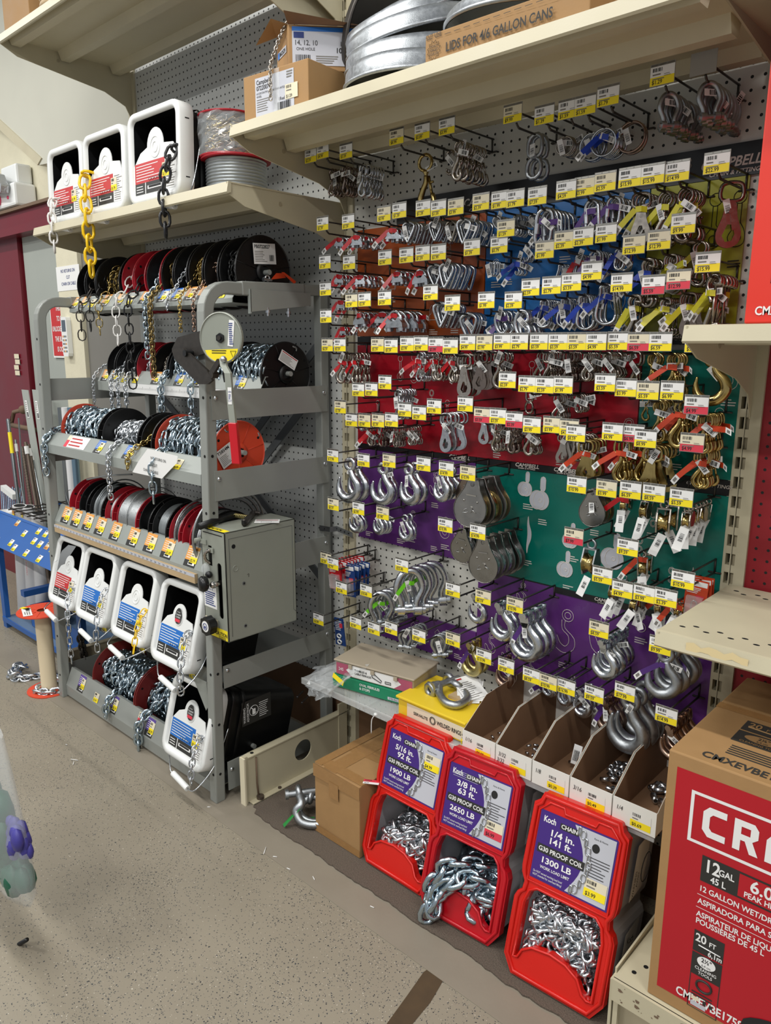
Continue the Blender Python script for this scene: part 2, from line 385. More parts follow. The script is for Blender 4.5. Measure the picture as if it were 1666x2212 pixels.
# gondola uprights with slots
def upright(name, x, z0=0.0, z1=2.9):
    b = MB(); y0_, y1_ = -.004, .022
    b.bx(x - .024, x - .0132, y0_, y1_, z0, z1, 'beige'); b.bx(x + .0078, x + .031, y0_, y1_, z0, z1, 'beige'); b.bx(x - .0034, x - .0006, y0_ - .0005, y1_, z0, z1, 'beige')
    zs = [1.3314 - .0442 * i for i in range(-40, 31)]
    for zt in zs:
        if z0 + .05 < zt < z1 - .05:
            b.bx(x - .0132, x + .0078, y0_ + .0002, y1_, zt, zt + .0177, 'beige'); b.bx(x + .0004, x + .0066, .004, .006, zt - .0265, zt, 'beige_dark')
    b.bx(x - .0132, x + .0078, y0_ + .0002, y1_, z0, z0 + .05, 'beige'); b.bx(x - .0006, x + .0003, y0_ - .0006, y0_ + .0004, z0, z1, 'hole')
    b.bx(x - .023, x + .030, .02, .026, z0, z1, 'void')
    struct(b, name)
upright('trim_5', 0); upright('trim_6', 1.247); upright('trim_7', -1.247, 0, 2.9)
# pegboard panels
b = MB(); b.bx(-1.223, -.024, .004, .012, .25, 2.9, 'pegboard'); struct(b, 'wall_pegboard_left')
b = MB(); b.bx(.031, 1.223, .004, .012, .17, 2.9, 'pegboard_mid'); struct(b, 'wall_pegboard_middle')
b = MB(); b.bx(1.278, 2.5, .004, .012, .1, 2.9, 'pegboard_red'); struct(b, 'wall_pegboard_right')
b = MB(); b.bx(-1.223, -.024, .014, .03, 0, .26, 'brown_back'); struct(b, 'baseboard_left')
b = MB(); b.bx(.031, 2.5, .014, .03, 0, .18, 'brown_back'); struct(b, 'baseboard_right')

# ------------------------------------------------------------------ shelves
def shelf(label, x0, x1, z, dep, mt='beige', ribs=True, holes=False, group=None, left=True, right=True, lip=.032, brx=None):
    t = thing('gondola_shelf', label, 'shelf', (x0, 0, z - .04), group)
    b = MB(); b.bx(x0 + .002, x1 - .002, -dep, -.01, z - .004, z, mt)
    if holes:
        for i in range(int((x1 - x0) / .045)):
            for j, yy in ((0, -dep + .045), (1, -dep + .062), (0, -.05), (1, -.065)):
                c = (x0 + .03 + i * .045 + j * .02, yy); b.prism([(c[0] + .006 * math.cos(a), c[1] + .0035 * math.sin(a)) for a in [PI * k / 5 for k in range(10)]], (0, 0, z), X, Y, Z, .0004, 'hole')
    b.build('deck', t)
    b = MB(); y = -dep; pr = [(y, z), (y - .006, z - .001), (y - .012, z - lip + .004), (y - .008, z - lip), (y + .002, z - lip + .004), (y + .004, z - .006)]
    b.prism(pr, (x0, 0, 0), Y, Z, X, x1 - x0, mt); b.build('front_lip', t)
    if ribs:
        for yy, h in ((-dep + .045, .024), (-dep * .55, .03), (-.07, .026)):
            b = MB(); b.prism([(yy - .028, z - .004), (yy - .016, z - .004 - h), (yy + .016, z - .004 - h), (yy + .028, z - .004)], (x0 + .015, 0, 0), Y, Z, X, x1 - x0 - .03, mt)
            b.bx(x0 + .014, x0 + .016, yy - .006, yy + .006, z - .022, z - .015, 'hole'); b.build('rib', t)
    for s, on in ((0, left), (1, right)):
        if not on: continue
        xx = x0 + .004 if s == 0 else x1 - .007
        b = MB(); b.prism([(-dep - .008, z - .002), (-dep - .004, z - lip), (-dep + .05, z - .058), (-.12, z - .10), (-.035, z - .135), (-.005, z - .19), (-.005, z - .002)], (xx, 0, 0), Y, Z, X, .003, mt)
        b.cyl((xx - .001, -dep * .6, z - .035), (xx + .0045, -dep * .6, z - .035), .006, 'beige_dark')
        b.build('bracket', t)
    return t
shelf('long beige steel shelf holding silver lids and cartons above the pegs', 0.0, 1.247, 2.012, .425, right=False)
shelf('beige steel shelf holding three white-rimmed chain pails', -1.243, -.002, 1.872, .438)
shelf('high beige shelf seen from below at top left corner', -1.243, -.002, 2.515, .50)
shelf('beige shelf under the bright red carton at right edge', 1.249, 2.49, 1.474, .385)
shelf('empty beige shelf with scuffed perforated top at right', 1.249, 2.49, .908, .395, holes=True)
# scuffs on that shelf's lip are wear in the paint
b = MB()
for u0, u1 in ((.06, .17), (.25, .45)):
    P = [(u0 + (u1 - u0) * i / 8, .004 * math.sin(i * 2.3) + .008) for i in range(9)] + [(u1 - (u1 - u0) * i / 8, -.004 * math.cos(i * 1.7) - .006) for i in range(9)]
    b.add([(1.249 + a, -.4058, .892 + c) for a, c in P], [tuple(range(18))], 'worn')
sh = [o for o in bpy.data.objects if o.get('label', '').startswith('empty beige shelf')][0]
b.build('worn_patch', sh)
# high bracket of the shelf above, right bay
b = MB(); b.prism([(-.47, 2.5), (-.47, 2.45), (-.1, 2.32), (-.02, 2.22), (-.005, 2.5)], (-.04, 0, 0), Y, Z, X, .004, 'beige'); b.build('shelf_bracket', label='beige steel bracket above the cartons, top centre', cat='bracket', at=V((-.04, 0, 2.22)))
# neighbouring shelf over the red bay
t = thing('gondola_shelf', 'brown beige shelf end crossing the top right corner', 'shelf', (1.25, 0, 1.95))
P = [AT('x', 1.262, *q) for q in ((1562, -8), (1664, 140), (1700, 150), (1700, -10))]
b = MB(); b.prism([(p.y, p.z) for p in P], (1.262, 0, 0), Y, Z, X, .004, 'beige_dark'); b.build('bracket', t)
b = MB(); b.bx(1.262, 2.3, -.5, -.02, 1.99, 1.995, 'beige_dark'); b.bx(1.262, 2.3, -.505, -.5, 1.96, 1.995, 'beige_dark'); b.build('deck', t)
# base of the right bay
t = thing('gondola_base_deck', 'scuffed beige base deck under the wet dry vac carton', 'base deck', (1.25, 0, 0))
b = MB(); b.bx(1.25, 2.5, -.47, -.01, .165, .172, 'beige')
for i in range(6):
    for yy in (-.43, -.40): b.prism([(1.275 + i * .05 + (yy + .43) * .4 + .005 * math.cos(a), yy + .005 * math.sin(a)) for a in [PI * k / 5 for k in range(10)]], (0, 0, .172), X, Y, Z, .0004, 'hole')
b.build('deck', t)
b = MB(); b.bx(1.25, 2.5, -.476, -.468, .122, .172, 'beige'); b.bx(1.262, 2.5, -.455, -.45, 0, .13, 'beige_dark'); b.bx(1.252, 1.262, -.468, -.452, 0, .125, 'beige')
rn = random.Random(5)
for i in range(26):
    x = 1.26 + rn.uniform(0, .3); z = rn.uniform(.126, .166); r = rn.uniform(.001, .0045); b.add([(x + r * math.cos(a) * rn.uniform(.5, 1.6), -.4765, z + r * math.sin(a) * rn.uniform(.5, 1.2)) for a in [PI * k / 4 for k in range(8)]], [tuple(range(8))], 'scuff')
b.build('front_panel', t)
b = MB(); b.bx(1.243, 1.249, -.47, -.03, .0, .165, 'beige'); b.prism([(-.45, .165), (-.05, .165), (-.05, .2), (-.45, .178)], (1.243, 0, 0), Y, Z, X, .004, 'beige'); b.build('side_panel', t)
# bare base bracket of the middle bay
t = thing('base_bracket', 'bare beige base bracket with a round hole beside the chain rack', 'bracket', (0, -.23, 0))
hole = [(-.225 + .037 * math.cos(a) * 1.0, .092 + .037 * math.sin(a)) for a in [2 * PI * k / 24 for k in range(24)]]
b = MB(); b.prism([(-.46, .004), (-.02, .004), (-.02, .16), (-.46, .16)], (-.004, 0, 0), Y, Z, X, .004, 'beige', [hole], mside='beige'); b.build('side_plate', t)
b = MB(); b.bx(-.022, .004, -.455, -.02, .158, .162, 'beige'); b.bx(-.024, -.021, -.44, -.02, .15, .162, 'beige'); b.bx(0, .022, -.455, -.02, .003, .006, 'beige'); b.bx(-.003, .004, -.06, -.02, 0, .2, 'beige')
b.cyl((-.012, -.43, .1625), (-.012, -.43, .163), .006, 'hole'); b.build('flange', t)
b = MB(); b.bx(-.012, .004, -.472, -.462, 0, .168, 'beige'); b.bx(-.016, .008, -.476, -.470, .0, .165, 'cream'); b.build('front_edge', t)
b = MB(); b.tube([(.003, -.425, .15), (.004, -.425, .06), (.004, -.42, .006)], .003, 'scuff'); b.cyl((.012, -.42, .006), (.012, -.42, .016), .012, 'rust'); b.cyl((.012, -.34, .006), (.012, -.34, .01), .006, 'rust'); b.build('bolt', t)

# base bracket at the far end of the rack bay
t = thing('base_bracket', 'beige base bracket end poking out behind the orange spool', 'bracket', (-1.247, -.23, 0))
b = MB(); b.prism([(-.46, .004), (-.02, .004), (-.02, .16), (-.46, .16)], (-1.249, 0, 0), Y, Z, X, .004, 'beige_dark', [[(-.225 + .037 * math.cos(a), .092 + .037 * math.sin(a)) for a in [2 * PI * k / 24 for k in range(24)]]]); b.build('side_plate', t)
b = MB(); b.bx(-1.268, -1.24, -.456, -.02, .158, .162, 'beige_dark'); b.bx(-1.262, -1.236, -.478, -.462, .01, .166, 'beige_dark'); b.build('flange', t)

# ------------------------------------------------------------------ poster boards behind the pegs
def board(name, label, x0, x1, z0, z1, m, y=-.0015, t=.003):
    return MB().bx(x0, x1, y - t, y + t, z0, z1, m)
t = thing('header_strip', 'black header strip with white maker lettering behind the top pegs', 'header strip', (.7, 0, 1.79))
b = board('', '', .215, 1.225, 1.787, 1.853, 'p_black'); b.build('strip', t)
b = MB(); O = V((0, -.0045, 0))
for x in (.46, 1.10): b.text('CAMPBELL', O, X, Z, x, 1.808, .020, 'p_ink', .001, .95, .03, shear=.25); b.text('CHAIN & FITTINGS', O, X, Z, x + .02, 1.793, .0085, 'p_ink', .001, 1.1, .02, shear=.2)
b.text('STAINLESS', O, X, Z, .965, 1.818, .018, 'ink_grey', .001, 1, .03); b.build('lettering', t)
def poster(label, cat, polys, m, cells, ink='p_ink', seed=1, txt=True):
    x0, x1, z0, z1 = polys
    t = thing('poster_board', label, cat, ((x0 + x1) / 2, 0, z0)); board('', '', x0, x1, z0, z1, m).build('board', t)
    b = MB(); rn = random.Random(seed)
    for (cx, cz, kind, s) in cells:
        draw(b, cx, cz, kind, s, ink)
        if txt:
            for k in range(3): b.rect((0, -.0045, 0), X, Z, cx - .014, cz - s * .62 - .010 - k * .006, cx - .014 + rn.uniform(.02, .034), cz - s * .62 - .0075 - k * .006, ink, .0008)
    if b.v: b.build('line_drawing', t)
    return t
def draw(b, cx, cz, kind, s, ink):
    r = .0008; y = -.0055
    def tb(pts, closed=False): b.tube([(cx + a * s, y, cz + c * s) for a, c in pts], r, ink, 4, closed)
    circ = lambda x, z, rr, n=14: [(x + rr * math.cos(2 * PI * i / n), z + rr * math.sin(2 * PI * i / n)) for i in range(n)]
    if kind == 'hook':
        tb(circ(.05, .38, .13), True); tb(circ(.05, .38, .07), True)
        out = [(0, .26), (.0, .1), (.22, -.08), (.22, -.32), (.0, -.45), (-.22, -.34), (-.28, -.08), (-.18, -.1), (-.1, -.24), (.02, -.3), (.1, -.2), (.08, -.05), (-.06, .06), (-.08, .26)]
        tb([(p.x, p.z) for p in smooth_path([(a, 0, c) for a, c in out], 3)])
    elif kind == 'snap':
        tb(circ(0, .38, .11), True); tb([(-.04, .27), (-.04, -.1)]); tb([(.04, .27), (.04, -.05)])
        tb([(p.x, p.z) for p in smooth_path([(-.04, 0, -.1), (-.16, 0, -.28), (-.05, 0, -.45), (.12, 0, -.4), (.12, 0, -.2), (.04, 0, -.05)], 4)]); tb(circ(0, -.3, .07), True)
    elif kind == 'clip':
        tb([(-.2, -.4), (-.2, .2), (-.1, .38), (.1, .38), (.2, .2), (.2, -.4)]); tb([(-.28, -.1), (-.12, -.02), (-.08, .18), (.08, .18), (.12, -.02), (.28, -.1), (.28, -.3), (-.28, -.3)], True)
    elif kind == 'link':
        tb([(a, c) for a, c in oval2(.8, .36)], True); tb([(a, c) for a, c in oval2(.62, .2)], True)
    elif kind == 'swivel':
        tb([(a, c + .24) for a, c in oval2(.4, .34)], True); tb([(a, c - .24) for a, c in oval2(.4, .34)], True); tb([(a, c + .24) for a, c in oval2(.28, .2)], True); tb([(a, c - .24) for a, c in oval2(.28, .2)], True)
    elif kind == 'cleat':
        p = smooth_path([(0, 0, .5), (.03, 0, .3), (.1, 0, .1), (.1, 0, -.1), (.03, 0, -.3), (0, 0, -.5), (-.02, 0, -.3), (.0, 0, 0), (-.02, 0, .3)], 3, True)
        b.add([(cx + q.x * s, y, cz + q.z * s) for q in p], [tuple(range(len(p)))], 'label_grey'); tb([(q.x, q.z) for q in p], True)
    elif kind == 'pulley':
        for dx in (.12, 0):
            p = [(dx - .2 + .24 * math.cos(a), -.18 + .26 * math.sin(a)) for a in [2 * PI * i / 20 for i in range(20)]]
            b.add([(cx + a * s, y - dx * .001 + .0002, cz + c * s) for a, c in p], [tuple(range(20))], 'label_grey'); tb(p, True)
        p = [(a - .04, c + .27) for a, c in oval2(.4, .16)]; b.add([(cx + a * s, y, cz + c * s) for a, c in p], [tuple(range(len(p)))], 'label_grey'); tb(p, True); tb(circ(-.1, -.18, .05), True)
    elif kind == 'shackle':
        tb([(-.16, -.35), (-.1, -.1), (-.22, .2), (0, .42), (.22, .2), (.1, -.1), (.16, -.35)]); tb([(-.28, -.35), (.28, -.35)]); tb(circ(-.16, -.35, .07), True); tb(circ(.16, -.35, .07), True)
poster('orange poster board behind the wire rope clips and thimbles', 'poster board', (.052, .538, 1.468, 1.786), 'p_orange', [(.36, 1.53, 'clip', .06), (.44, 1.53, 'clip', .055), (.41, 1.70, 'clip', .05), (.2, 1.62, 'clip', .05)])
poster('blue poster board behind the quick links and spring snaps', 'poster board', (.541, .99, 1.468, 1.786), 'p_blue', [(.575, 1.645, 'link', .05), (.615, 1.65, 'link', .05), (.78, 1.72, 'link', .09), (.93, 1.56, 'link', .1), (.66, 1.51, 'link', .05), (.86, 1.51, 'link', .05)])
poster('lime green poster board behind the stainless snap hooks', 'poster board', (.993, 1.205, 1.468, 1.786), 'p_lime', [(1.14, 1.70, 'snap', .12), (1.19, 1.70, 'snap', .12), (1.05, 1.52, 'snap', .08)], ink='ink')
poster('red poster board behind the nickel bolt snaps', 'poster board', (.05, 1.0, 1.128, 1.44), 'p_red', [(.235, 1.37, 'snap', .08), (.29, 1.37, 'snap', .09), (.14, 1.24, 'snap', .06), (.42, 1.25, 'snap', .07), (.36, 1.29, 'swivel', .05), (.98, 1.235, 'swivel', .075), (.7, 1.36, 'snap', .08), (.93, 1.40, 'snap', .07), (.6, 1.18, 'snap', .04), (.8, 1.18, 'snap', .04)])
poster('green teal poster board behind the brass snaps under the cream shelf', 'poster board', (1.003, 1.228, 1.145, 1.43), 'p_teal', [(1.205, 1.375, 'hook', .07), (1.19, 1.26, 'snap', .09), (1.1, 1.22, 'snap', .07)])
poster('teal poster board with pale pulley drawings, middle of the wall', 'poster board', (.529, 1.228, .802, 1.108), 'p_teal', [(.705, 1.07, 'pulley', .075), (.755, 1.05, 'pulley', .10), (.71, .93, 'cleat', .105), (.85, .95, 'pulley', .075), (.84, .87, 'pulley', .08), (.975, .93, 'pulley', .105), (1.165, .90, 'cleat', .06), (1.115, .90, 'swivel', .045), (1.03, .96, 'swivel', .045), (1.06, 1.03, 'swivel', .045), (.91, 1.04, 'pulley', .09)])
poster('purple poster board behind the grab hooks, left of the teal one', 'poster board', (.052, .526, .812, 1.110), 'p_purple', [(.29, 1.045, 'hook', .09), (.38, 1.03, 'hook', .08), (.49, .90, 'hook', .12), (.16, .915, 'hook', .08), (.29, .90, 'hook', .07), (.42, .90, 'hook', .07), (.1, .85, 'none', .01), (.24, .85, 'none', .01), (.38, .85, 'none', .01)])
poster('narrow purple poster board behind the small shackles', 'poster board', (.155, .545, .485, .60), 'p_purple', [(.2, .56, 'shackle', .05), (.3, .55, 'shackle', .05), (.40, .55, 'shackle', .05), (.48, .55, 'shackle', .05)])
poster('large purple poster board behind the clevis hooks, lower right', 'poster board', (.548, 1.228, .495, .798), 'p_purple', [(.70, .76, 'hook', .06), (.60, .58, 'hook', .07), (.66, .57, 'hook', .07), (.74, .55, 'hook', .06), (.84, .68, 'hook', .13), (.955, .71, 'hook', .15), (.87, .54, 'hook', .05), (1.05, .76, 'hook', .05)])
t = thing('header_strip', 'black strip with maker lettering between red and purple boards', 'header strip', (.5, 0, 1.11))
b = board('', '', .05, .527, 1.111, 1.127, 'p_black'); b.bx(.529, 1.0, -.0045, .0015, 1.109, 1.127, 'p_black'); b.bx(1.003, 1.228, -.0045, .0015, 1.109, 1.144, 'p_black'); b.build('strip', t)
b = MB()
for x in (.43, .66, .78): b.text('CAMPBELL', O, X, Z, x, 1.1165, .0105, 'p_ink', .001, 1.1, .03, shear=.2); b.text('CHAIN & FITTINGS', O, X, Z, x + .01, 1.111, .0042, 'p_ink', .001, 1.1, .02)
b.text('CHAIN & FITTINGS', O, X, Z, 1.13, 1.125, .008, 'p_ink', .001, 1.1, .02, shear=.2); b.build('lettering', t)
t = thing('header_strip', 'black strip with maker lettering between the orange and red boards', 'header strip', (.5, 0, 1.442))
b = board('', '', .05, 1.205, 1.442, 1.466, 'p_black'); b.build('strip', t)
b = MB()
for x in (.385, .72, 1.03): b.text('CAMPBELL', O, X, Z, x, 1.452, .011, 'p_ink', .001, 1.1, .03, shear=.2)
b.text('SNAPS', O, X, Z, 1.09, 1.448, .014, 'p_ink', .001, 1.1, .03); b.build('lettering', t)
t = thing('header_strip', 'black strip with maker lettering between teal and lower purple boards', 'header strip', (.9, 0, .799))
b = board('', '', .548, 1.228, .7985, .8015, 'p_black'); b.bx(.80, 1.228, -.0065, -.0045, .785, .802, 'p_black'); b.build('strip', t)
b = MB(); b.text('CAMPBELL', (0, -.0065, 0), X, Z, .92, .792, .009, 'p_ink', .001, 1.1, .03, shear=.2); b.text('CHAIN & FITTINGS', (0, -.0065, 0), X, Z, .93, .7865, .0042, 'p_ink', .001); b.build('lettering', t)

# ------------------------------------------------------------------ things on the far wall
def flat(name, label, cat, x0, x1, z0, z1, y, m, t=.002): 
    r = thing(name, label, cat, ((x0 + x1) / 2, y, z0)); MB().bx(x0, x1, y - t, y, z0, z1, m).build('sheet', r); return r
t = flat('paper_sign', 'white paper sign taped to cream column beside the top reels', 'sign', -2.06, -1.815, 1.70, 1.815, -.0, 'paper')
b = MB(); o = (0, -.002, 0)
for i, s in enumerate(('NO RETURNS ON', 'CUT', 'CHAIN OR CABLE')): b.text(s, o, X, Z, -1.935, 1.785 - i * .03, .016, 'blue_ink', .001, .85, align='c', maxw=.22)
b.build('lettering', t)
t = flat('door_sign', 'red and white occupied building notice behind the rack post', 'sign', -2.30, -2.09, 1.385, 1.665, .06, 'red_label')
b = MB(); b.bx(-2.31, -2.08, .060, .062, 1.375, 1.675, 'paper')
for i, s in enumerate(('THIS DOOR', 'TO REMAIN', 'UNLOCKED WHEN', 'THE BUILDING', 'IS OCCUPIED')): b.text(s, (0, .058, 0), X, Z, -2.10, 1.615 - i * .052, .026, 'paper', .001, .7, .02, align='r', maxw=.19)
b.build('lettering', t)
t = thing('remote_control', 'white air conditioner remote in a holder on the cream column', 'remote control', (-1.98, -.01, 1.385))
b = MB(); b.prism([(p[0] * .06 - 1.978, p[1] * .19 + 1.48) for p in [(-.5, -.42), (-.4, -.5), (.4, -.5), (.5, -.42), (.5, .42), (.4, .5), (-.4, .5), (-.5, .42)]], (0, -.025, 0), X, Z, Y, .024, 'white_plastic'); b.build('body', t, bevel=.003)
b = MB(); b.rect((0, -.025, 0), X, Z, -1.998, 1.505, -1.958, 1.56, 'lcd', .001)
for i in range(5):
    for j in range(3): b.rect((0, -.025, 0), X, Z, -1.998 + j * .015, 1.405 + i * .018, -1.988 + j * .015, 1.414 + i * .018, ('ink_grey', 'card_orange', 'lcd')[(i + j) % 3], .001)
b.build('buttons', t)
# emergency light at the left edge
t = thing('emergency_light', 'cream emergency light with a ribbed lamp head at left edge', 'emergency light', (-2.6, .1, 2.15))
b = MB(); b.bx(-2.90, -2.47, .0, .115, 2.155, 2.27, 'white_plastic'); b.bx(-2.7, -2.50, .03, .115, 2.27, 2.37, 'white_plastic'); b.build('housing', t, bevel=.012)
b = MB(); b.prism([(-2.72, 2.335), (-2.64, 2.335), (-2.55, 2.31), (-2.505, 2.25), (-2.52, 2.215), (-2.72, 2.235)], (0, -.05, 0), X, Z, Y, .04, 'lens'); b.build('lamp_head', t, bevel=.006)
b = MB(); b.ball((-2.675, -.005, 2.20), .028, 'led'); b.cyl((-2.555, .0, 2.2), (-2.555, -.004, 2.2), .009, 'led'); b.build('indicator', t)
# ================================================================== the chain rack
def tubebox(b, p, q, wx, wy, m):
    """square section bar from p to q"""
    p, q = V(p), V(q); t = (q - p).normalized(); u = (X - t * X.dot(t)); u = u.normalized() if u.length > .1 else Y.copy(); w_ = t.cross(u)
    P = [p + u * a * wx / 2 + w_ * c * wy / 2 for a, c in ((-1, -1), (1, -1), (1, 1), (-1, 1))]; b.hexa(P + [x + (q - p) for x in P], m); return b
rack = thing('chain_rack', 'grey steel chain reel rack with five sloped trays', 'display rack', (-.63, -.27, 0))
XL, XR = -1.185, -.088
for x, nm in ((XL, 'l'), (XR, 'r')):
    b = MB(); path = [(x, -.515, 0), (x, -.478, 1.53)] + [(x, -.478 + .07 * (1 - math.cos(a)), 1.53 + .07 * math.sin(a)) for a in [PI / 2 * k / 6 for k in range(1, 7)]]
    # bent flat-sided tube: front post running into the top bar
    def sweep(b, path, wx, wt, m):
        path = [V(p) for p in path]; P = []
        for i, p in enumerate(path):
            t = (path[min(i + 1, len(path) - 1)] - path[max(i - 1, 0)]).normalized(); n_ = V((0, -t.z, t.y))
            P += [p + X * a * wx / 2 + n_ * c * wt / 2 for a, c in ((-1, -1), (1, -1), (1, 1), (-1, 1))]
        F = [(4 * i + j, 4 * i + (j + 1) % 4, 4 * i + 4 + (j + 1) % 4, 4 * i + 4 + j) for i in range(len(path) - 1) for j in range(4)]
        b.add(P, F + [(3, 2, 1, 0), tuple(range(4 * len(path) - 4, 4 * len(path)))], m)
    sweep(b, path + [(x, -.30, 1.60)], .036, .036, 'rack'); b.build('post', rack, bevel=.004)
    b = MB(); tubebox(b, (x, -.30, 1.602), (x, -.05, 1.612), .034, .034, 'rack'); tubebox(b, (x, -.36, 1.601), (x, -.12, 1.608), .040, .040, 'rack'); b.build('top_bar', rack, bevel=.003)
    b = MB(); tubebox(b, (x, -.035, 0), (x, -.035, 1.615), .034, .034, 'rack'); b.build('post', rack, bevel=.003)
    for z0, z1, nm in ((1.31, 1.225, 'a'), (1.075, .985, 'b'), (.80, .71, 'c'), (.46, .385, 'd'), (.13, .03, 'e')):
        b = MB(); xs = x + (.02 if x > -.6 else -.02); dz = .0
        P = [(xs - .0015, -.485, z1), (xs + .0015, -.485, z1), (xs + .0015, -.03, z1), (xs - .0015, -.03, z1)]
        b.hexa(P + [(a, y, z0) for a, y, z in P], 'rack')
        for yy in (-.47, -.045): b.lathe([(0, -.003), (.004, -.0028), (.0075, 0), (.0075, .002)], (xs + (.003 if x > -.6 else -.003), yy, (z0 + z1) / 2 + .02), X if x < -.6 else -X, 'zinc', 10)
        b.build('side_rail', rack)
    for k in range(9):
        z = .1 + k * .17
        b = MB(); yy = -.515 + .037 * z / 1.53 - .0185
        b.cyl((x + .006, yy, z), (x + .006, yy - .0006, z), .0045, 'hole'); b.cyl((x + (.0185 if x > -.6 else -.0185), yy + .018, z), (x + (.0191 if x > -.6 else -.0191), yy + .018, z), .0045, 'hole')
        b.build('hole', rack)
for p, q in (((XL, -.03, 1.28), (-.66, -.03, .95)), ((-.66, -.03, .95), (XR, -.03, 1.46)), ((-.62, -.03, 1.0), (XR, -.03, .62)), ((XL, -.03, .6), (-.6, -.03, .2)), ((XR, -.03, 1.32), (-.45, -.03, 1.0))):
    b = MB(); tubebox(b, p, q, .028, .006, 'brace'); b.build('brace', rack)
# top tray end box and its nuts
b = MB(); P = [(-.065, -.335, 1.535), (-.063, -.335, 1.535), (-.063, -.10, 1.562), (-.065, -.10, 1.562)]
b.hexa(P + [(-.065, -.335, 1.60), (-.063, -.335, 1.60), (-.063, -.10, 1.60), (-.065, -.10, 1.60)], 'rack'); b.bx(-.075, -.063, -.337, -.333, 1.53, 1.60, 'rack_light'); b.build('tray_end', rack)
for yy in (-.27, -.19):
    b = MB(); b.cyl((-.066, yy, 1.553 - .012), (-.066, yy, 1.536 - .012 + .01), .008, 'zinc', 6); b.cyl((-.066, yy, 1.55), (-.066, yy, 1.525), .004, 'zinc', 8); b.build('nut', rack)

def tray(x0, x1, y0, z0, y1, z1, zf, back, mt='rack_light', name='tray'):
    """sloped label face from (y0,z0) down to (y1,z1), then a vertical strip to zf; bed runs back"""
    b = MB(); pr = [(y0, z0), (y1, z1), (y1 - .001, zf), (y1 + .012, zf - .002), (y1 + .012, zf), (y1 + .002, zf + .001), (y1 + .002, z1), (y0 + .002, z0 - .002), (y0 + .01, z0 - .002), (y0 + .01, z0)]
    b.prism(pr, (x0, 0, 0), Y, Z, X, x1 - x0, mt); b.bx(x0, x1, y1 + .01, back, zf - .003, zf, mt)
    return b.build(name, rack)
def face(x, y0, z0, y1, z1): return V((x, y1 - .0004, z1)), V((0, y0 - y1, z0 - z1)).normalized(), math.hypot(y0 - y1, z0 - z1)
def card(b, o, uz, u, v, kind, w=.05, h=.062, seed=0, price='$1.59'):
    rn = random.Random(seed); col = {'o': 'card_orange', 'b': 'card_blue', 'p': 'card_purple', 'y': None}[kind]
    if col:
        b.rect(o, X, uz, u, v + h * .32, u + w, v + h, col); b.lines(o, X, uz, u + w * .08, v + h * .4, w * .8, h * .52, 5, 'paper', fill=.25, seed=seed)
        b.rect(o, X, uz, u, v, u + w * .28, v + h * .32, 'card_black'); b.rect(o, X, uz, u + w * .3, v, u + w, v + h * .32, 'card_black')
        b.rect(o, X, uz, u + w * .36, v + h * .1, u + w * .92, v + h * .25, 'paper', .0008); b.lines(o, X, uz, u + w * .4, v + h * .11, w * .45, h * .12, 1, 'ink', .0012, .8, seed)
        u += w * .45; v += h * .22; w *= .6; h *= .62
    sticker(b, o, X, uz, u, v, w if col else .036, h if col else .036, price, seed=seed, lift=.0012)
def sticker(b, o, ux, uz, u, v, w, h, price, seed=0, lift=.0006, col='yellow', top='cream'):
    b.rect(o, ux, uz, u, v, u + w, v + h * .45, col, lift); b.rect(o, ux, uz, u, v + h * .45, u + w, v + h, top, lift)
    b.barcode(o, ux, uz, u + w * .1, v + h * .72, w * .42, h * .2, 'ink', lift + .0004, seed, 7)
    b.lines(o, ux, uz, u + w * .1, v + h * .5, w * .4, h * .15, 1, 'ink_grey', lift + .0004, .5, seed)
    b.text(price, o, ux, uz, u + w * .08, v + h * .08, h * .22, 'ink', lift + .0004, .9, .01, maxw=w * .75)
# level 1
TX0, TX1 = -1.165, -.075
t1 = tray(-1.165, -.108, -.335, 1.620, -.368, 1.575, 1.562, -.10)
t2 = tray(-1.165, -.112, -.250, 1.343, -.276, 1.297, 1.262, -.06)
t3 = tray(-1.165, -.112, -.468, 1.105, -.503, 1.062, 1.028, -.2)
t4 = tray(-1.165, -.112, -.470, .817, -.500, .755, .728, -.2)
b = MB(); b.bx(-1.165, -.105, -.495, -.488, .385, .435, 'rack'); b.bx(-1.165, -.105, -.49, -.05, .385, .388, 'rack'); t5 = b.build('tray', rack)
b = MB(); b.prism([(-.485, .125), (-.515, .055), (-.515, .012), (-.50, .01), (-.50, .05), (-.47, .12)], (-1.165, 0, 0), Y, Z, X, 1.06, 'rack'); b.bx(-1.165, -.105, -.50, -.04, .03, .034, 'rack'); t6 = b.build('tray', rack)
# low flap near the right post, below the pails
b = MB(); b.prism([(-.20, .40), (-.12, .40), (-.115, .32), (-.13, .30)], (0, -.515, 0), X, Z, Y, .002, 'rack_light'); b.build('flap', t5)
def cards(tr, x_list, y0, z0, y1, z1, v=.002, w=.05, h=None):
    o, uz, H = face(0, y0, z0, y1, z1)
    for i, (px, kd, pr) in enumerate(x_list):
        x = AT('y', (y0 + y1) / 2, px[0], px[1]).x; b = MB(); card(b, o, uz, x - w / 2, v, kd, w, h or H * .96, i * 7 + len(x_list), pr); b.build('price_card', tr)
cards(t1, [((163, 660), 'o', '$1.59'), ((183, 658), 'o', '$1.39'), ((205, 658), 'y', '$1.79'), ((230, 655), 'o', '$2.19'), ((260, 652), 'o', '$2.39'), ((287, 645), 'y', '$2.59'), ((313, 648), 'o', '$1.99'), ((352, 645), 'b', '$1.89'), ((382, 643), 'b', '$2.09'), ((412, 640), 'o', '$1.49'), ((440, 637), 'o', '$1.59'), ((488, 636), 'y', '$1.39')], -.335, 1.62, -.368, 1.575)
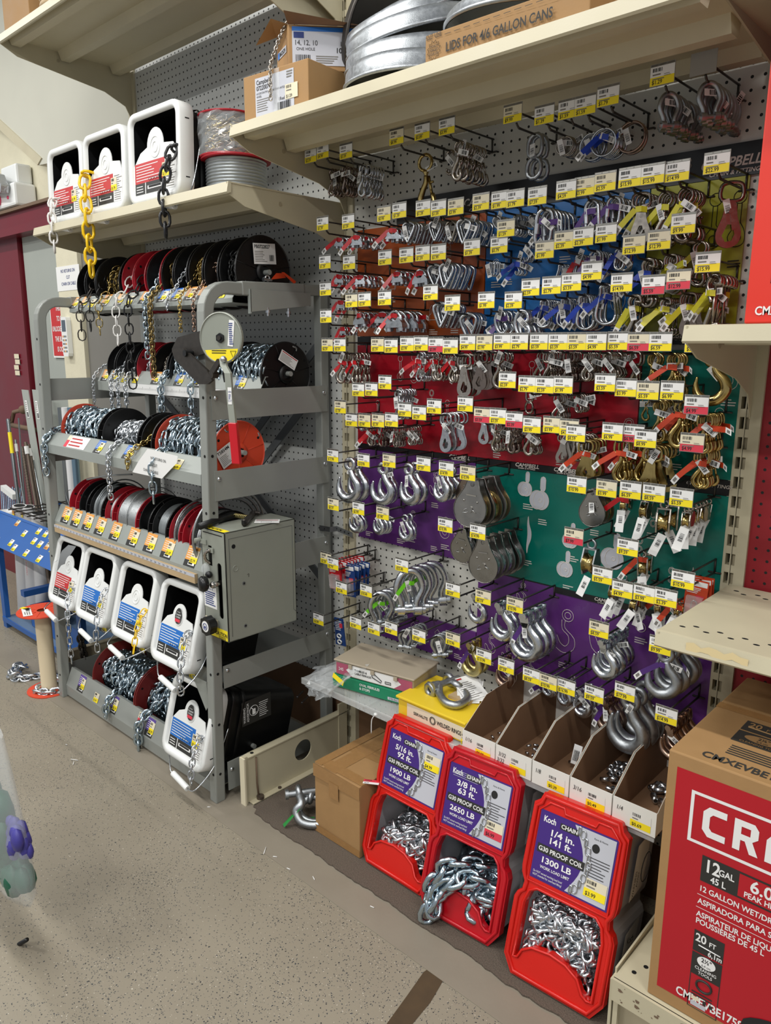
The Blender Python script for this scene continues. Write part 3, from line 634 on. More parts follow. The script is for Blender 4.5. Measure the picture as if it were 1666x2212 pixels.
cards(t2, [((228, 812), 'o', '$1.59'), ((248, 813), 'o', '$1.39'), ((274, 816), 'y', '$1.79'), ((298, 818), 'y', '$2.19'), ((338, 822), 'o', '$2.39'), ((388, 824), 'b', '$2.59'), ((428, 828), 'b', '$1.99'), ((446, 829), 'y', '$1.09'), ((520, 826), 'b', '$1.89')], -.25, 1.343, -.276, 1.297)
cards(t3, [((215, 965), 'b', '$2.79'), ((278, 981), 'b', '$2.19'), ((392, 1000), 'y', '$1.79')], -.468, 1.105, -.503, 1.062)
b = MB(); o, uz, H = face(0, -.468, 1.105, -.503, 1.062); x = AT('y', -.49, 148, 955).x
b.rect(o, X, uz, x - .025, .004, x + .0, H - .002, 'sale_red'); b.rect(o, X, uz, x, .004, x + .14, H - .001, 'paper'); b.rect(o, X, uz, x - .025, H * .6, x, H - .002, 'cream', .0008)
b.lines(o, X, uz, x + .008, .008, .12, H * .75, 3, 'red_ink', .0008, .4, 3); b.build('price_card', t3)
cards(t4, [((143, 1108), 'o', '$1.29'), ((165, 1117), 'o', '$1.59'), ((190, 1128), 'o', '$1.39'), ((217, 1138), 'o', '$1.79'), ((250, 1150), 'o', '$2.19'), ((288, 1163), 'o', '$0.99'), ((325, 1178), 'o', '$0.89'), ((363, 1190), 'o', '$1.69'), ((415, 1212), 'o', '$2.79')], -.47, .817, -.50, .755, w=.062)
# ruler strips under levels 2 and 4
b = MB(); b.bx(-1.07, -.115, -.2790, -.2775, 1.262, 1.296, 'paper')
for i in range(95): b.rect((0, -.2792, 0), X, Z, -1.06 + i * .01, 1.275, -1.059 + i * .01, 1.282 if i % 5 else 1.287, 'ink')
b.build('ruler_strip', t2)
b = MB(); b.bx(-1.145, -.16, -.512, -.5015, .715, .745, 'wood'); b.bx(-1.145, -.16, -.5125, -.512, .735, .7452, 'label_grey')
for i in range(37): b.rect((0, -.5126, 0), X, Z, -1.13 + i * .0254, .736, -1.129 + i * .0254, .744, 'ink'); b.text(str(i + 1), (0, -.5126, 0), X, Z, -1.127 + i * .0254, .7375, .005, 'ink', .0003)
b.build('ruler_strip', t4)
# cards on the low trays
for px, py, kd, tr, yy in ((157, 1315, 'o', t5, -.4955), (222, 1355, 'b', t5, -.4955), (303, 1398, 'b', t5, -.4955), (385, 1442, 'b', t5, -.4955), (420, 1455, 'y', t5, -.4955)):
    q = AT('y', yy, px, py); b = MB(); card(b, V((0, yy, 0)), Z, q.x - .03, q.z - .02, kd, .06, .045, px, '$2.19'); b.build('price_card', tr)
o, uz, H = face(0, -.485, .125, -.515, .055)
for px, py, kd, pr in ((174, 1478, 'p', '$2.19'), (210, 1498, 'y', '$2.79'), (244, 1525, 'p', '$2.79'), (300, 1557, 'r', '$3.19'), (322, 1582, 'p', '$4.79')):
    q = AT('y', -.505, px, py); b = MB()
    if kd == 'r': sticker(b, o, X, uz, q.x - .018, .03, .036, .04, pr, 5, col='sale_red')
    else: card(b, o, uz, q.x - .025, .006, kd, .05, .066, px, pr)
    b.build('price_card', t6)
q = [AT('y', -.512, *p) for p in ((319, 969), (384, 985), (382, 1000), (350, 1034), (286, 1020), (300, 995))]
sg = thing('paper_sign', 'curled white no returns sign taped over the third tray lip', 'sign', q[4])
b = MB(); b.add(q, [tuple(reversed(range(6)))], 'paper'); b.build('sheet', sg)
b = MB(); uu = (AT('y', -.512, 370, 1000) - AT('y', -.512, 310, 985)).normalized(); vv = Y.cross(uu) * -1; vv = vv if vv.z > 0 else -vv
for k, (s_, px, py) in enumerate((('NO RETURNS ON', 342, 993), ('CUT', 336, 1006), ('CHAIN OR CABLE', 326, 1018))): b.text(s_, AT('y', -.512, px, py), uu, vv, 0, -.004, .0095, 'ink', .0012, .85, align='c', maxw=.115)
b.build('lettering', sg)
# reel rods
for z, y in ((1.655, -.24), (1.35, -.165), (1.115, -.355), (.815, -.37), (.125, -.36)):
    b = MB(); b.cyl((-1.17, y, z), (-.09, y, z), .008, 'rack', 10); b.build('reel_rod', rack)

# ================================================================== reels
ENDS = {}
def reel(label, x0, x1, y, z, R, fm, fill, fr=.62, link=(.02, .012, .0022), tail=None, seed=1, group=None, lab=None, fm2=None, rim=None, name='chain_reel', cable=None, tailmat=None, taillink=None, twist=0):
    t = thing(name, label, 'reel', ((x0 + x1) / 2, y, z - R), group)
    for i, (x, s) in enumerate(((x0, 1), (x1, -1))):
        m = fm if i == 0 else (fm2 or fm); b = MB()
        b.lathe([(.012, 0), (R - .004, 0), (R - .001, -.002 * s), (R, .001 * s), (R, .003 * s), (R - .005, .0035 * s), (.012, .0035 * s)], (x, y, z), X, m, 48, False)
        for a in (.5, 2.6, 4.7): b.cyl((x - .0006, y + R * .86 * math.cos(a), z + R * .86 * math.sin(a)), (x + .0041, y + R * .86 * math.cos(a), z + R * .86 * math.sin(a)), .0045, 'hole', 10) if s > 0 else b.cyl((x - .0041, y + R * .86 * math.cos(a), z + R * .86 * math.sin(a)), (x + .0006, y + R * .86 * math.cos(a), z + R * .86 * math.sin(a)), .0045, 'hole', 10)
        if s < 0:
            b.lathe([(.016, 0), (.03, .0), (.03, .006), (.016, .006)], (x, y, z), X, m, 20); b.bx(x + .0005, x + .0066, y - .013, y + .013, z - .013, z + .013, 'hole')
            for a in range(7):
                an = a * 2 * PI / 7 + .2; b.tube([(x + .0008, y + .03 * math.cos(an), z + .03 * math.sin(an)), (x + .0008, y + R * .97 * math.cos(an), z + R * .97 * math.sin(an))], .0011, m, 4)
        b.build('flange', t)
    b = MB(); b.cyl((x0 + .003, y, z), (x1 - .003, y, z), .025, fm, 20); b.build('core', t)
    rn = random.Random(seed); r1 = R * fr
    b = MB()
    if cable:
        n = max(2, int((x1 - x0 - .008) / (cable * 2))); prof = []
        for i in range(n):
            c = x0 + .004 + (i + .5) * (x1 - x0 - .008) / n; hw = (x1 - x0 - .008) / n / 2
            for a in (-.95, -.5, 0, .5, .95): prof.append((r1 + cable * math.cos(a * PI / 2), c - x0 + hw * a))
        b.lathe([(.02, prof[0][1])] + prof + [(.02, prof[-1][1])], (x0, y, z), X, fill, 40); b.build('wound_cable', t)
    else:
        b.cyl((x0 + .004, y, z), (x1 - .004, y, z), r1 * .86, 'steel_dark' if fill not in ('black_plastic',) else fill, 20)
        L_, W_, r_ = link; pitch = (L_ - 3.2 * r_); wdt = x1 - x0 - .01; rows = max(1, int(wdt / (W_ * .8)))
        for ro in range(rows):
            xx = x0 + .005 + (ro + .5) * wdt / rows; nl = int(2 * PI * r1 * .62 / pitch); a0 = rn.uniform(0, 6)
            for k in range(nl):
                an = -.35 * PI + (k + rn.uniform(-.2, .2)) * 2 * PI * .64 / nl + PI * .0   # upper and front part of the coil
                an = .0 + an + PI * .35 - .25
                c = V((xx + rn.uniform(-.3, .3) * W_, y - r1 * rn.uniform(.92, 1.04) * math.cos(an - .9), z + r1 * rn.uniform(.92, 1.04) * math.sin(an - .9)))
                tg = V((rn.uniform(-.45, .45), math.sin(an - .9), math.cos(an - .9))); rad = V((rn.uniform(-1, 1), -math.cos(an - .9), math.sin(an - .9)))
                put_link(b, c, tg, rad.lerp(X, rn.random()), L_, W_, r_, fill, 5)
        b.build('wound_chain', t)
    if tail:
        b = MB(); tl = taillink or link
        chain_on(b, smooth_path(tail, 5), *tl, tailmat or fill, twist, rn)
        b.build('chain_end', t)
    if lab: lab(t)
    return t
def edge(px, py, yy): return AT('y', yy, px, py).x
def tail_pts(xr, ry, rz, R, ly, lz, pxb, pyb, out=.006):
    """from the coil over the tray lip (ly, lz) and down to a picture height"""
    q = AT('y', ly - out, pxb, pyb); x = q.x
    return [(xr * .5 + x * .5, ry - R * .55, rz + R * .35), (x, (ry - R * .6 + ly) / 2, max(lz + .02, rz)), (x, ly - .002, lz + .008), (x, ly - out - .012, lz - .02), (x, ly - out - .02, lz - .06)] + [(x, ly - out - .02, lz - .06 - (lz - .06 - q.z) * k / 6) for k in range(1, 7)]
SMALL = (.017, .010, .0018); MED = (.026, .016, .003); BIG = (.036, .024, .0042); OV = (.042, .028, .0024)
# level 1
y, z, R = -.24, 1.658, .107
spec1 = [  # px of both flange fronts, flange, fill, link, tail px/py bottom, tail link, label
    (164, 181, 'black_reel', 'steel_dark', OV, (190, 748), 'leftmost black reel on the top tray with a dark oval-link chain end'),
    (184, 204, 'black_reel', 'black_plastic', OV, (209, 732), 'second black reel from left on top tray, short dark chain end'),
    (206, 256, 'black_reel', 'brass', (.034, .024, .002), (228, 726), 'wide black reel left of the red ones with a pale gold oval chain'),
    (262, 286, 'red_reel', 'plastic_white', (.04, .026, .0026), (268, 762), 'left red reel on the top tray with a white chain end'),
    (288, 312, 'red_reel', 'black_plastic', (.04, .026, .0028), (300, 856), 'right red reel on top tray with a long black oval chain end'),
    (316, 345, 'black_reel', 'chain_blue', MED, (332, 782), 'black reel with red rim beside the red reels, straight silver chain end'),
    (348, 373, 'black_reel', 'brass_old', (.022, .015, .003), (345, 818), 'black reel in the middle of top tray with thick antique brass chain'),
    (376, 403, 'black_reel', 'zinc', SMALL, (372, 640), 'black reel on top tray with a very short pale chain end'),
    (407, 437, 'black_reel', 'brass', SMALL, (403, 722), 'black reel with a bright thin brass chain end'),
    (441, 470, 'black_reel', 'bronze', SMALL, (432, 718), 'black reel with a thin copper coloured chain end'),
    (474, 509, 'black_reel', 'black_plastic', (.024, .015, .0028), None, 'rightmost top tray reel, black chain, white stock label on its side')]
def lab_side(px0, txt, rx, y, z, sz=(.06, .05), off=(.0, .05), m='paper', red=False, rot=-.2, hd=None):
    def f(t):
        b = MB(); o = V((rx + .0042, y + off[0], z + off[1])); ux = V((0, math.cos(rot), math.sin(rot))); uz = V((0, -math.sin(rot), math.cos(rot))); w_, h = sz
        b.rect(o, ux, uz, -w_ / 2, -h / 2, w_ / 2, h / 2, m, .0006)
        if hd: b.text(hd, o, ux, uz, -w_ * .45, h * .26, h * .17, 'ink', .001, 1, .02, maxw=w_ * .7)
        if red: b.rect(o, ux, uz, -w_ * .45, h * .36, w_ * .45, h * .44, 'red_ink', .001)
        b.lines(o, ux, uz, -w_ * .44, -h * .4, w_ * (.55 if hd else .88), h * (.55 if hd else .7), 7, 'ink_grey', .001, .35, 4)
        if hd: b.barcode(o, ux, uz, w_ * .2, -h * .35, w_ * .22, h * .3, 'ink', .001)
        b.build('stock_label', t)
    return f
for i, (a, c, fm, fill, lk, tl, lab) in enumerate(spec1):
    x0, x1 = edge(a, 592, y - R), edge(c, 592, y - R)
    tp = tail_pts((x0 + x1) / 2, y, z, R, -.345, 1.615, *tl, out=.02) if tl else None
    if i == 5 or i == 2: pass
    reel(lab, x0, x1 - .002, y, z, R, fm, fill, .72 if i in (6, 8, 10) else .6, lk, tp, i + 3, 'reels on the top tray', lab=lab_side(0, '', x1, y, z, (.085, .06), (-.0, .052), hd='PB0722827', rot=.06) if i == 10 else None, fm2='red_reel' if i == 5 else None, taillink=lk)
# level 2
y, z, R = -.165, 1.348, .103
spec2 = [(231, 247, 'black_reel', 'zinc', SMALL, (215, 878), 'leftmost black reel on second tray with fine silver chain end'),
         (250, 270, 'black_reel', 'zinc', (.02, .013, .0024), (254, 886), 'second black reel from left on second tray'),
         (273, 292, 'black_reel', 'zinc', (.02, .013, .0024), (268, 886), 'third black reel from left on second tray, beside the red one'),
         (295, 325, 'red_reel', 'zinc', (.022, .014, .0026), (285, 886), 'red reel on the second tray'),
         (329, 360, 'black_reel', 'nickel', SMALL, None, 'black reel right of the red one on second tray'),
         (365, 482, 'black_reel', 'chain_blue', (.03, .02, .004), (361, 892), 'wide black reel behind the chain cutter with thick silver chain'),
         (490, 563, 'black_reel', 'chain_blue', (.036, .018, .0036), (428, 960), 'black reel with bright long-link silver chain and warning label')]
for i, (a, c, fm, fill, lk, tl, lab) in enumerate(spec2):
    x0, x1 = edge(a, 790, y - R), edge(c, 790, y - R)
    tp = tail_pts((x0 + x1) / 2, y, z, R, -.26, 1.338, *tl, out=.02) if tl else None
    reel(lab, x0, x1 - .002, y, z, R, fm, fill, .82 if i > 4 else .6, lk, tp, i + 33, 'reels on the second tray', lab=lab_side(0, '', x1, y, z, (.075, .036), (.005, .045), red=True, rot=-.5) if i == 6 else None)
# level 3
y, z, R = -.355, 1.112, .10
spec3 = [(132, 214, 'orange_reel', 'chain_blue', (.036, .022, .0042), (112, 1028), 'orange and black reel of thick silver chain, left of third tray', .80, 'black_reel'),
         (220, 298, 'black_reel', 'zinc', (.024, .016, .003), (252, 1082), 'black reel half full of small silver chain on third tray', .52, None),
         (303, 328, 'black_reel', 'brass', (.024, .016, .0028), (288, 1012), 'narrow black reel on third tray with a brass chain end', .5, None),
         (333, 458, 'orange_reel', 'chain_blue', (.042, .022, .0036), (345, 1090), 'large orange reel of long straight-link silver chain behind the post', .86, 'bright_orange')]
for i, (a, c, fm, fill, lk, tl, lab, fr, f2) in enumerate(spec3):
    x0, x1 = edge(a, 930, y - R), edge(c, 975, y - R)
    tp = tail_pts((x0 + x1) / 2, y, z, R, -.475, 1.10, *tl, out=.022) if tl else None
    reel(lab, x0, x1 - .002, y, z, R, fm, fill, fr, lk, tp, i + 53, 'reels on the third tray', lab=lab_side(0, '', x1, y, z, (.075, .06), (-.045, .0), rot=.5, hd='T5854M') if i == 3 else None, fm2=f2)
# level 4: cable reels
y, z, R = -.37, .822, .102
spec4 = [(148, 166, 'red_reel', 'cable', .0015, 'leftmost red cable reel on the fourth tray', .5, 'red_reel'),
         (169, 188, 'black_reel', 'cable_grey', .002, 'black cable reel with red rim next to the leftmost red one', .5, None),
         (191, 219, 'black_reel', 'cable_grey', .003, 'black reel with grey coated cable loops on fourth tray', .85, None),
         (223, 243, 'red_reel', 'cable', .0025, 'red reel with thin bare wire rope, left of the silver coil', .8, None),
         (248, 292, 'red_reel', 'cable', .0022, 'red reel wound full of bright silver wire rope', .95, None),
         (296, 319, 'black_reel', 'cable_grey', .002, 'plain black reel between silver coil and grey coil', .5, 'black_reel'),
         (324, 356, 'black_reel', 'cable_grey', .0035, 'black reel with fine grey wire coil in the middle right', .78, None),
         (360, 384, 'red_reel', 'cable', .004, 'red reel with two turns of heavy grey cable', .85, None),
         (388, 408, 'red_reel', 'cable', .005, 'rightmost red reel on the fourth tray', .6, None),
         (412, 436, 'black_reel', 'cable', .0055, 'reel of thick springy wire rope beside the cable cutter box', .9, None)]
for i, (a, c, fm, fill, cb, lab, fr, f2) in enumerate(spec4):
    x0, x1 = edge(a, 1070, y - R), edge(c, 1120, y - R)
    t = reel(lab, x0, x1 - .002, y, z, R, fm, fill, fr, cable=cb, seed=i, group='cable reels on the fourth tray', fm2=f2, name='cable_reel')
    if i in (2, 4, 7, 9):
        b = MB(); rn = random.Random(i); xm = (x0 + x1) / 2
        for k in range(2 + (i == 9)):
            rr = R * (1.02 + .07 * k + (.18 if i == 9 else 0)); xx = xm + (k - .5) * .008
            b.tube(circle((xx, y + .01, z - .004 + (rr - R)), rr, V((0, -1, 0)), V((.12 * (i == 9), 0, 1)), 26, -.6, PI + .3, False), cb * .9, fill, 6)
        b.build('loose_loop', t)
# free cable across the top of the level
b = MB(); b.tube(smooth_path([AT('y', -.47, 150, 1092), AT('y', -.46, 142, 1065), AT('y', -.42, 152, 1058)], 5), .0012, 'cable_grey', 5); b.tube(smooth_path([AT('y', -.47, 188, 1036), AT('y', -.45, 230, 1028), AT('y', -.42, 285, 1025)], 5), .0035, 'cable_grey', 6)
b.build('loose_cable', label='stray grey cable end lying over the left cable reels', cat='cable', at=AT('y', -.45, 230, 1028))
# bottom tray reels
y, z, R = -.36, .128, .123
def big_reel(a, c, pyl, fr, lk, tl, lab, s):
    x0, x1 = edge(a, pyl, y - R), edge(c, pyl + 40, y - R)
    tp = tail_pts((x0 + x1) / 2, y, z, R, -.49, .118, *tl, out=.02)
    return reel(lab, x0, x1, y, z, R, 'dark_red_reel', 'chain_blue', fr, lk, tp, s, 'dark red reels on the floor tray')
big_reel(200, 288, 1470, .66, (.036, .024, .0052), (240, 1548), 'left dark red reel full of galvanized chain on the floor tray', 81)
big_reel(292, 372, 1530, .55, (.042, .026, .0056), (312, 1625), 'right dark red reel on the floor tray with chain over the lip', 82)
# loose chain dropping at the far left behind the low tray
b = MB(); q0, q1 = AT('y', -.42, 173, 1375), AT('y', -.38, 196, 1480)
chain_on(b, smooth_path([q0 + Z * .01, q0, q0.lerp(q1, .5) - Z * .005, q1, q1 - Z * .04]), .036, .024, .0052, 'steel_dark', 0, random.Random(3)); b.build('hanging_chain', label='dull grey chain hanging behind the left end of floor tray', cat='chain', at=q0)
# ================================================================== chain pails with white rims
def rrect(w_, h, r, n=5, cx=0, cz=0):
    P = []
    for sx, sz, a0 in ((1, 1, 0), (-1, 1, PI / 2), (-1, -1, PI), (1, -1, 1.5 * PI)):
        for i in range(n + 1):
            a = a0 + PI / 2 * i / n; P.append((cx + sx * (w_ / 2 - r) + r * math.cos(a), cz + sz * (h / 2 - r) + r * math.sin(a)))
    return P
def loft(b, loops, m, smooth=True, cap0=False, cap1=False):
    n = len(loops[0]); vs = [p for l in loops for p in l]
    fs = [(i * n + j, i * n + (j + 1) % n, (i + 1) * n + (j + 1) % n, (i + 1) * n + j) for i in range(len(loops) - 1) for j in range(n)]
    b.add(vs, fs, m, smooth)
    if cap0: b.add(loops[0], [tuple(range(n))], m)
    if cap1: b.add(loops[-1], [tuple(reversed(range(n)))], m)
def pail(label, c, W, H, lean, lab, chain=None, group=None, badge=False, handle=(0, 0), rz=0, depth=.27, tab=-.0, bag=False):
    """c bottom-centre of the rim face; lean = how far the top sits back"""
    a = math.atan2(lean, H); c = V(c); ux = V((math.cos(rz), math.sin(rz), 0)); ny = V((-math.sin(rz), math.cos(rz), 0))
    uz = (Z * math.cos(a) + ny * math.sin(a)); nb = ux.cross(uz); nb = -nb if nb.dot(ny) < 0 else nb   # nb points into the pail
    t = thing('chain_pail', label, 'pail', c, group)
    mid = c + uz * H / 2
    def L(w_, h, r, d, dx=0, dz=0): return [mid + ux * (x + dx) + uz * (z + dz) + nb * d for x, z in rrect(w_, h, r)]
    b = MB(); loft(b, [L(W - .045, H - .045, .02, .012), L(W - .04, H - .04, .024, .002), L(W - .028, H - .028, .03, .0), L(W - .006, H - .006, .04, 0), L(W, H, .042, .006), L(W, H, .042, .05), L(W - .01, H - .01, .04, .052)], 'white_plastic')
    for sx in (-1, 1):
        for dz in (-.3, .3): b.box(mid + ux * sx * (W / 2 + .0002) + uz * dz * H + nb * .028, (.001, .014, .003), 'hole', Matrix.Rotation(rz, 3, 'Z'))
    b.build('rim', t)
    b = MB(); loft(b, [L(W - .02, H - .02, .036, .03), L(W - .03, H - .03, .036, .06), L(W - .05, H - .05, .036, depth)], 'black_plastic', cap1=True); loft(b, [L(W - .05, H - .05, .03, depth - .01), L(W - .04, H - .04, .02, .012)], 'black_plastic', cap0=True)
    for d in (.08, .12): loft(b, [L(W - .022, H - .022, .036, d), L(W - .018, H - .018, .036, d + .006), L(W - .022, H - .022, .036, d + .012)], 'black_plastic')
    b.build('body', t)
    # half lid with a round tab, raised shoulders
    w2 = W / 2 - .022; h0 = -H / 2 + .022; P = [(-w2, h0), (w2, h0), (w2, -.03), (w2 * .78, .022)]
    n = 12; r = W * .155; cx = tab; cz = .028
    P += [(cx + r * math.cos(an), cz + r * 1.1 * math.sin(an)) for an in [PI * i / n for i in range(n + 1)]] + [(-w2 * .68, .016), (-w2, -.02)]
    b = MB(); b.prism(P, mid + nb * .010, ux, uz, nb, .003, 'white_plastic'); b.tube([mid + nb * .0095 + ux * (cx + r * .6 * math.cos(an)) + uz * (cz - .005 + r * .65 * math.sin(an)) for an in [2 * PI * i / 16 for i in range(16)]], .0014, 'white_plastic', 5, True)
    b.tube([mid + nb * .0095 + ux * (cx + r * .3 * math.cos(an)) + uz * (cz - .005 + r * .33 * math.sin(an)) for an in [2 * PI * i / 12 for i in range(12)]], .0012, 'white_plastic', 5, True)
    half = b.build('half_lid', t)
    b = MB(); o = mid + nb * .0098; u0, v0, w_, h = -w2 + .006, h0 + .008, 2 * w2 - .012, H * .34
    b.rect(o, ux, uz, u0, v0, u0 + w_, v0 + h, 'paper'); b.rect(o, ux, uz, u0, v0 + h * .36, u0 + w_ * .72, v0 + h, lab, .0006); b.rect(o, ux, uz, u0, v0, u0 + w_ * .24, v0 + h * .36, 'card_black', .0006); b.rect(o, ux, uz, u0 + w_ * .26, v0, u0 + w_ * .72, v0 + h * .36, 'card_black', .0006)
    b.rect(o, ux, uz, u0 + w_ * .30, v0 + h * .13, u0 + w_ * .66, v0 + h * .24, 'paper', .0009); b.lines(o, ux, uz, u0 + w_ * .33, v0 + h * .14, w_ * .3, h * .09, 1, 'ink', .0012, .8, 2)
    b.lines(o, ux, uz, u0 + w_ * .03, v0 + h * .42, w_ * .62, h * .54, 6, 'paper', .0009, .28, int(c.x * 99)); b.lines(o, ux, uz, u0 + w_ * .03, v0 + h * .05, w_ * .18, h * .26, 3, 'paper', .0009, .3, 5)
    for k in range(5): b.tube([o + ux * (u0 + w_ * (.36 + k * .07) + q.x) + uz * (v0 + h * (.44 - .0 * k)) + uz * q.y - nb * .001 for q in [V((.008 * math.cos(an), .004 * math.sin(an), 0)) for an in [2 * PI * i / 8 for i in range(8)]]], .0006, 'ink', 3, True)
    b.lines(o, ux, uz, u0 + w_ * .75, v0 + h * .04, w_ * .22, h * .9, 12, 'ink_grey', .0009, .3, 8)
    sticker(b, o, ux, uz, u0 + w_ * .66, v0 + h * .40, .038, .04, {'red_label': '$1.79', 'blue_label': '$2.19'}[lab], lift=.0014, seed=3)
    if badge:
        b.add([o + ux * (cx + .018 * math.cos(an)) + uz * (cz + .002 + .026 * math.sin(an)) - nb * .004 for an in [2 * PI * i / 20 for i in range(20)]], [tuple(range(20))], 'card_black')
        b.rect(o - nb * .004, ux, uz, cx - .014, cz - .018, cx + .014, cz - .008, 'sale_red', .0004); b.text('Campbell', o - nb * .004, ux, uz, cx, cz + .004, .006, 'paper', .0006, align='c', maxw=.03); b.text('CHAIN', o - nb * .004, ux, uz, cx, cz - .005, .006, 'paper', .0006, align='c', maxw=.025); b.text('Proudly', o - nb * .004, ux, uz, cx, cz + .013, .004, 'paper', .0006, align='c', maxw=.02)
    b.build('label', half)
    # bail with white grip
    hx, hz = handle; b = MB(); g0 = mid + ux * (hx - .045) + uz * (-H / 2 - .035 + hz) - nb * .015; g1 = mid + ux * (hx + .045) + uz * (-H / 2 - .05 + hz) - nb * .015
    b.tube(smooth_path([mid - ux * (W / 2 - .01) - uz * (H * .15) + nb * .06, mid - ux * (W / 2 + .004) - uz * H * .45 + nb * .04, g0 - ux * .02 + uz * .01, g0], 5), .0022, 'zinc', 6)
    b.tube(smooth_path([g1, g1 + ux * .04 + uz * .012, mid + ux * (W / 2 + .005) - uz * H * .38 + nb * .04, mid + ux * (W / 2 + .002) + uz * (H * .05) + nb * .07], 5), .0022, 'zinc', 6)
    wire = b.build('bail', t); b = MB(); b.cyl(g0, g1, .0095, 'white_plastic', 12); b.build('grip', wire)
    if chain:
        b = MB(); m, lk, start, pxb = chain; st = mid + ux * start[0] + uz * start[1] + nb * .006
        q = AT('y', (c - nb * .03).y, *pxb); edge_ = V((st.x * .4 + q.x * .6, 0, 0)); p3 = V((q.x, q.y, c.z + .012)) if pxb[2:] == () else None
        path = smooth_path([st + nb * .02, st - nb * .014, st.lerp(V((q.x, q.y, c.z + .01)), .5) - nb * .014, V((q.x, q.y, c.z + .005)), V((q.x, q.y, (c.z + q.z) / 2)), V((q.x, q.y, q.z))], 6)
        chain_on(b, path, *lk, m, 0, random.Random(int(c.x * 77)), 7); b.build('chain_end', t)
    if bag:
        b = MB(); P = [mid + ux * x + uz * z - nb * d for x, z, d in ((-.1, .02, .008), (-.05, .03, .02), (-.03, .08, .015), (.0, .11, .008), (.06, .115, .006), (.03, .05, .02), (-.01, .0, .018), (-.06, -.01, .01))]
        b.add(P + [mid + uz * .05 - nb * .035], [(i, (i + 1) % 8, 8) for i in range(8)], 'clear_bag', True); b.build('plastic_film', t)
    return t
PW, PH = .285, .262
g = 'pails on the upper left shelf'
pail('leftmost pail on the upper shelf, red label and white plastic chain', (-1.035, -.415, 1.876), .27, .262, .01, 'red_label', ('plastic_white', (.044, .026, .0036), (-.07, -.05), (120, 560)), g, handle=(.02, .015))
pail('middle pail on the upper shelf with a yellow plastic chain end', (-.748, -.415, 1.876), PW, PH, .01, 'red_label', ('plastic_yellow', (.058, .034, .0050), (-.10, -.0), (199, 604)), g, handle=(.0, .015))
pail('largest looking pail on upper shelf with a black plastic chain end', (-.432, -.415, 1.876), .30, .272, .01, 'red_label', ('plastic_black', (.046, .028, .0045), (.13, -.01), (359, 520)), g, handle=(.10, .015))
g = 'pails on the tray under the cable reels'; dy = -.565
pail('leftmost lower pail with red label and torn plastic film', (-1.055, dy + .005, .437), .235, .27, .075, 'red_label', ('zinc', (.034, .016, .0026), (.085, -.05), (156, 1440)), g, handle=(-.02, .0), bag=True)
pail('second lower pail from left, blue label and silver twist-link chain', (-.805, dy, .437), .24, .27, .075, 'blue_label', ('zinc', (.034, .016, .0026), (.09, -.0), (212, 1416)), g, handle=(.03, .0))
pail('third lower pail with blue label and a yellow chain end', (-.530, dy, .437), .24, .27, .075, 'blue_label', ('plastic_yellow', (.032, .016, .0022), (.09, -.01), (289, 1410)), g, handle=(-.02, -.0))
pail('fourth lower pail beside the grey post, maker badge on its lid', (-.262, dy, .425), .24, .275, .075, 'blue_label', ('zinc', (.032, .018, .003), (.085, -.01), (392, 1512)), g, True, handle=(.04, -.0))
pail('lowest pail at the floor tray, badge lid and torn blue label', (-.205, -.575, .112), .245, .272, .075, 'blue_label', ('zinc', (.028, .018, .0028), (.085, -.03), (414, 1702)), None, True, handle=(.04, -.0), depth=.36)
# printed warning sheets on the two right hand pails
for o in [o for o in bpy.data.objects if o.name.startswith('chain_pail')]:
    if 'fourth lower' in o['label'] or 'lowest pail' in o['label']:
        low = 'lowest' in o['label']; c = V(o.location); b = MB(); x = c.x + (.1225 if low else .12) - .006; uy = V((0, 1, 0))
        oo = V((x - (.004), c.y + (.17 if low else .13), c.z + (.10 if low else .11))); ux = V((.05, 1, 0)).normalized()
        b.rect(oo, uy, Z, 0, 0, .12, .085, 'card_black' if low else 'paper', .0)
        if low:
            b.text('WARNING', oo, Z, -uy, .01, -.014, .009, 'paper', .001, .9); b.text('ADVERTENCIA', oo, Z, -uy, .01, -.028, .009, 'paper', .001, .8); b.lines(oo, uy, Z, .07, .012, .04, .055, 8, 'paper', .001, .3)
            b.tube([oo + uy * (.048 + .018 * math.cos(a)) + Z * (.044 + .018 * math.sin(a)) + X * .002 for a in [2 * PI * i / 16 for i in range(16)]], .001, 'paper', 4, True); b.tube([oo + uy * .036 + Z * .058 + X * .002, oo + uy * .062 + Z * .03 + X * .002], .0012, 'paper', 4); b.rect(oo, uy, Z, .042, .03, .055, .05, 'paper', .001)
        else: b.lines(oo, uy, Z, .055, .012, .055, .065, 8, 'ink_grey', .001, .3); b.tube([oo + uy * (.03 + .02 * math.cos(a)) + Z * (.045 + .02 * math.sin(a)) + X * .002 for a in [2 * PI * i / 16 for i in range(16)]], .0012, 'ink_grey', 4, True)
        b.build('warning_sheet', o)

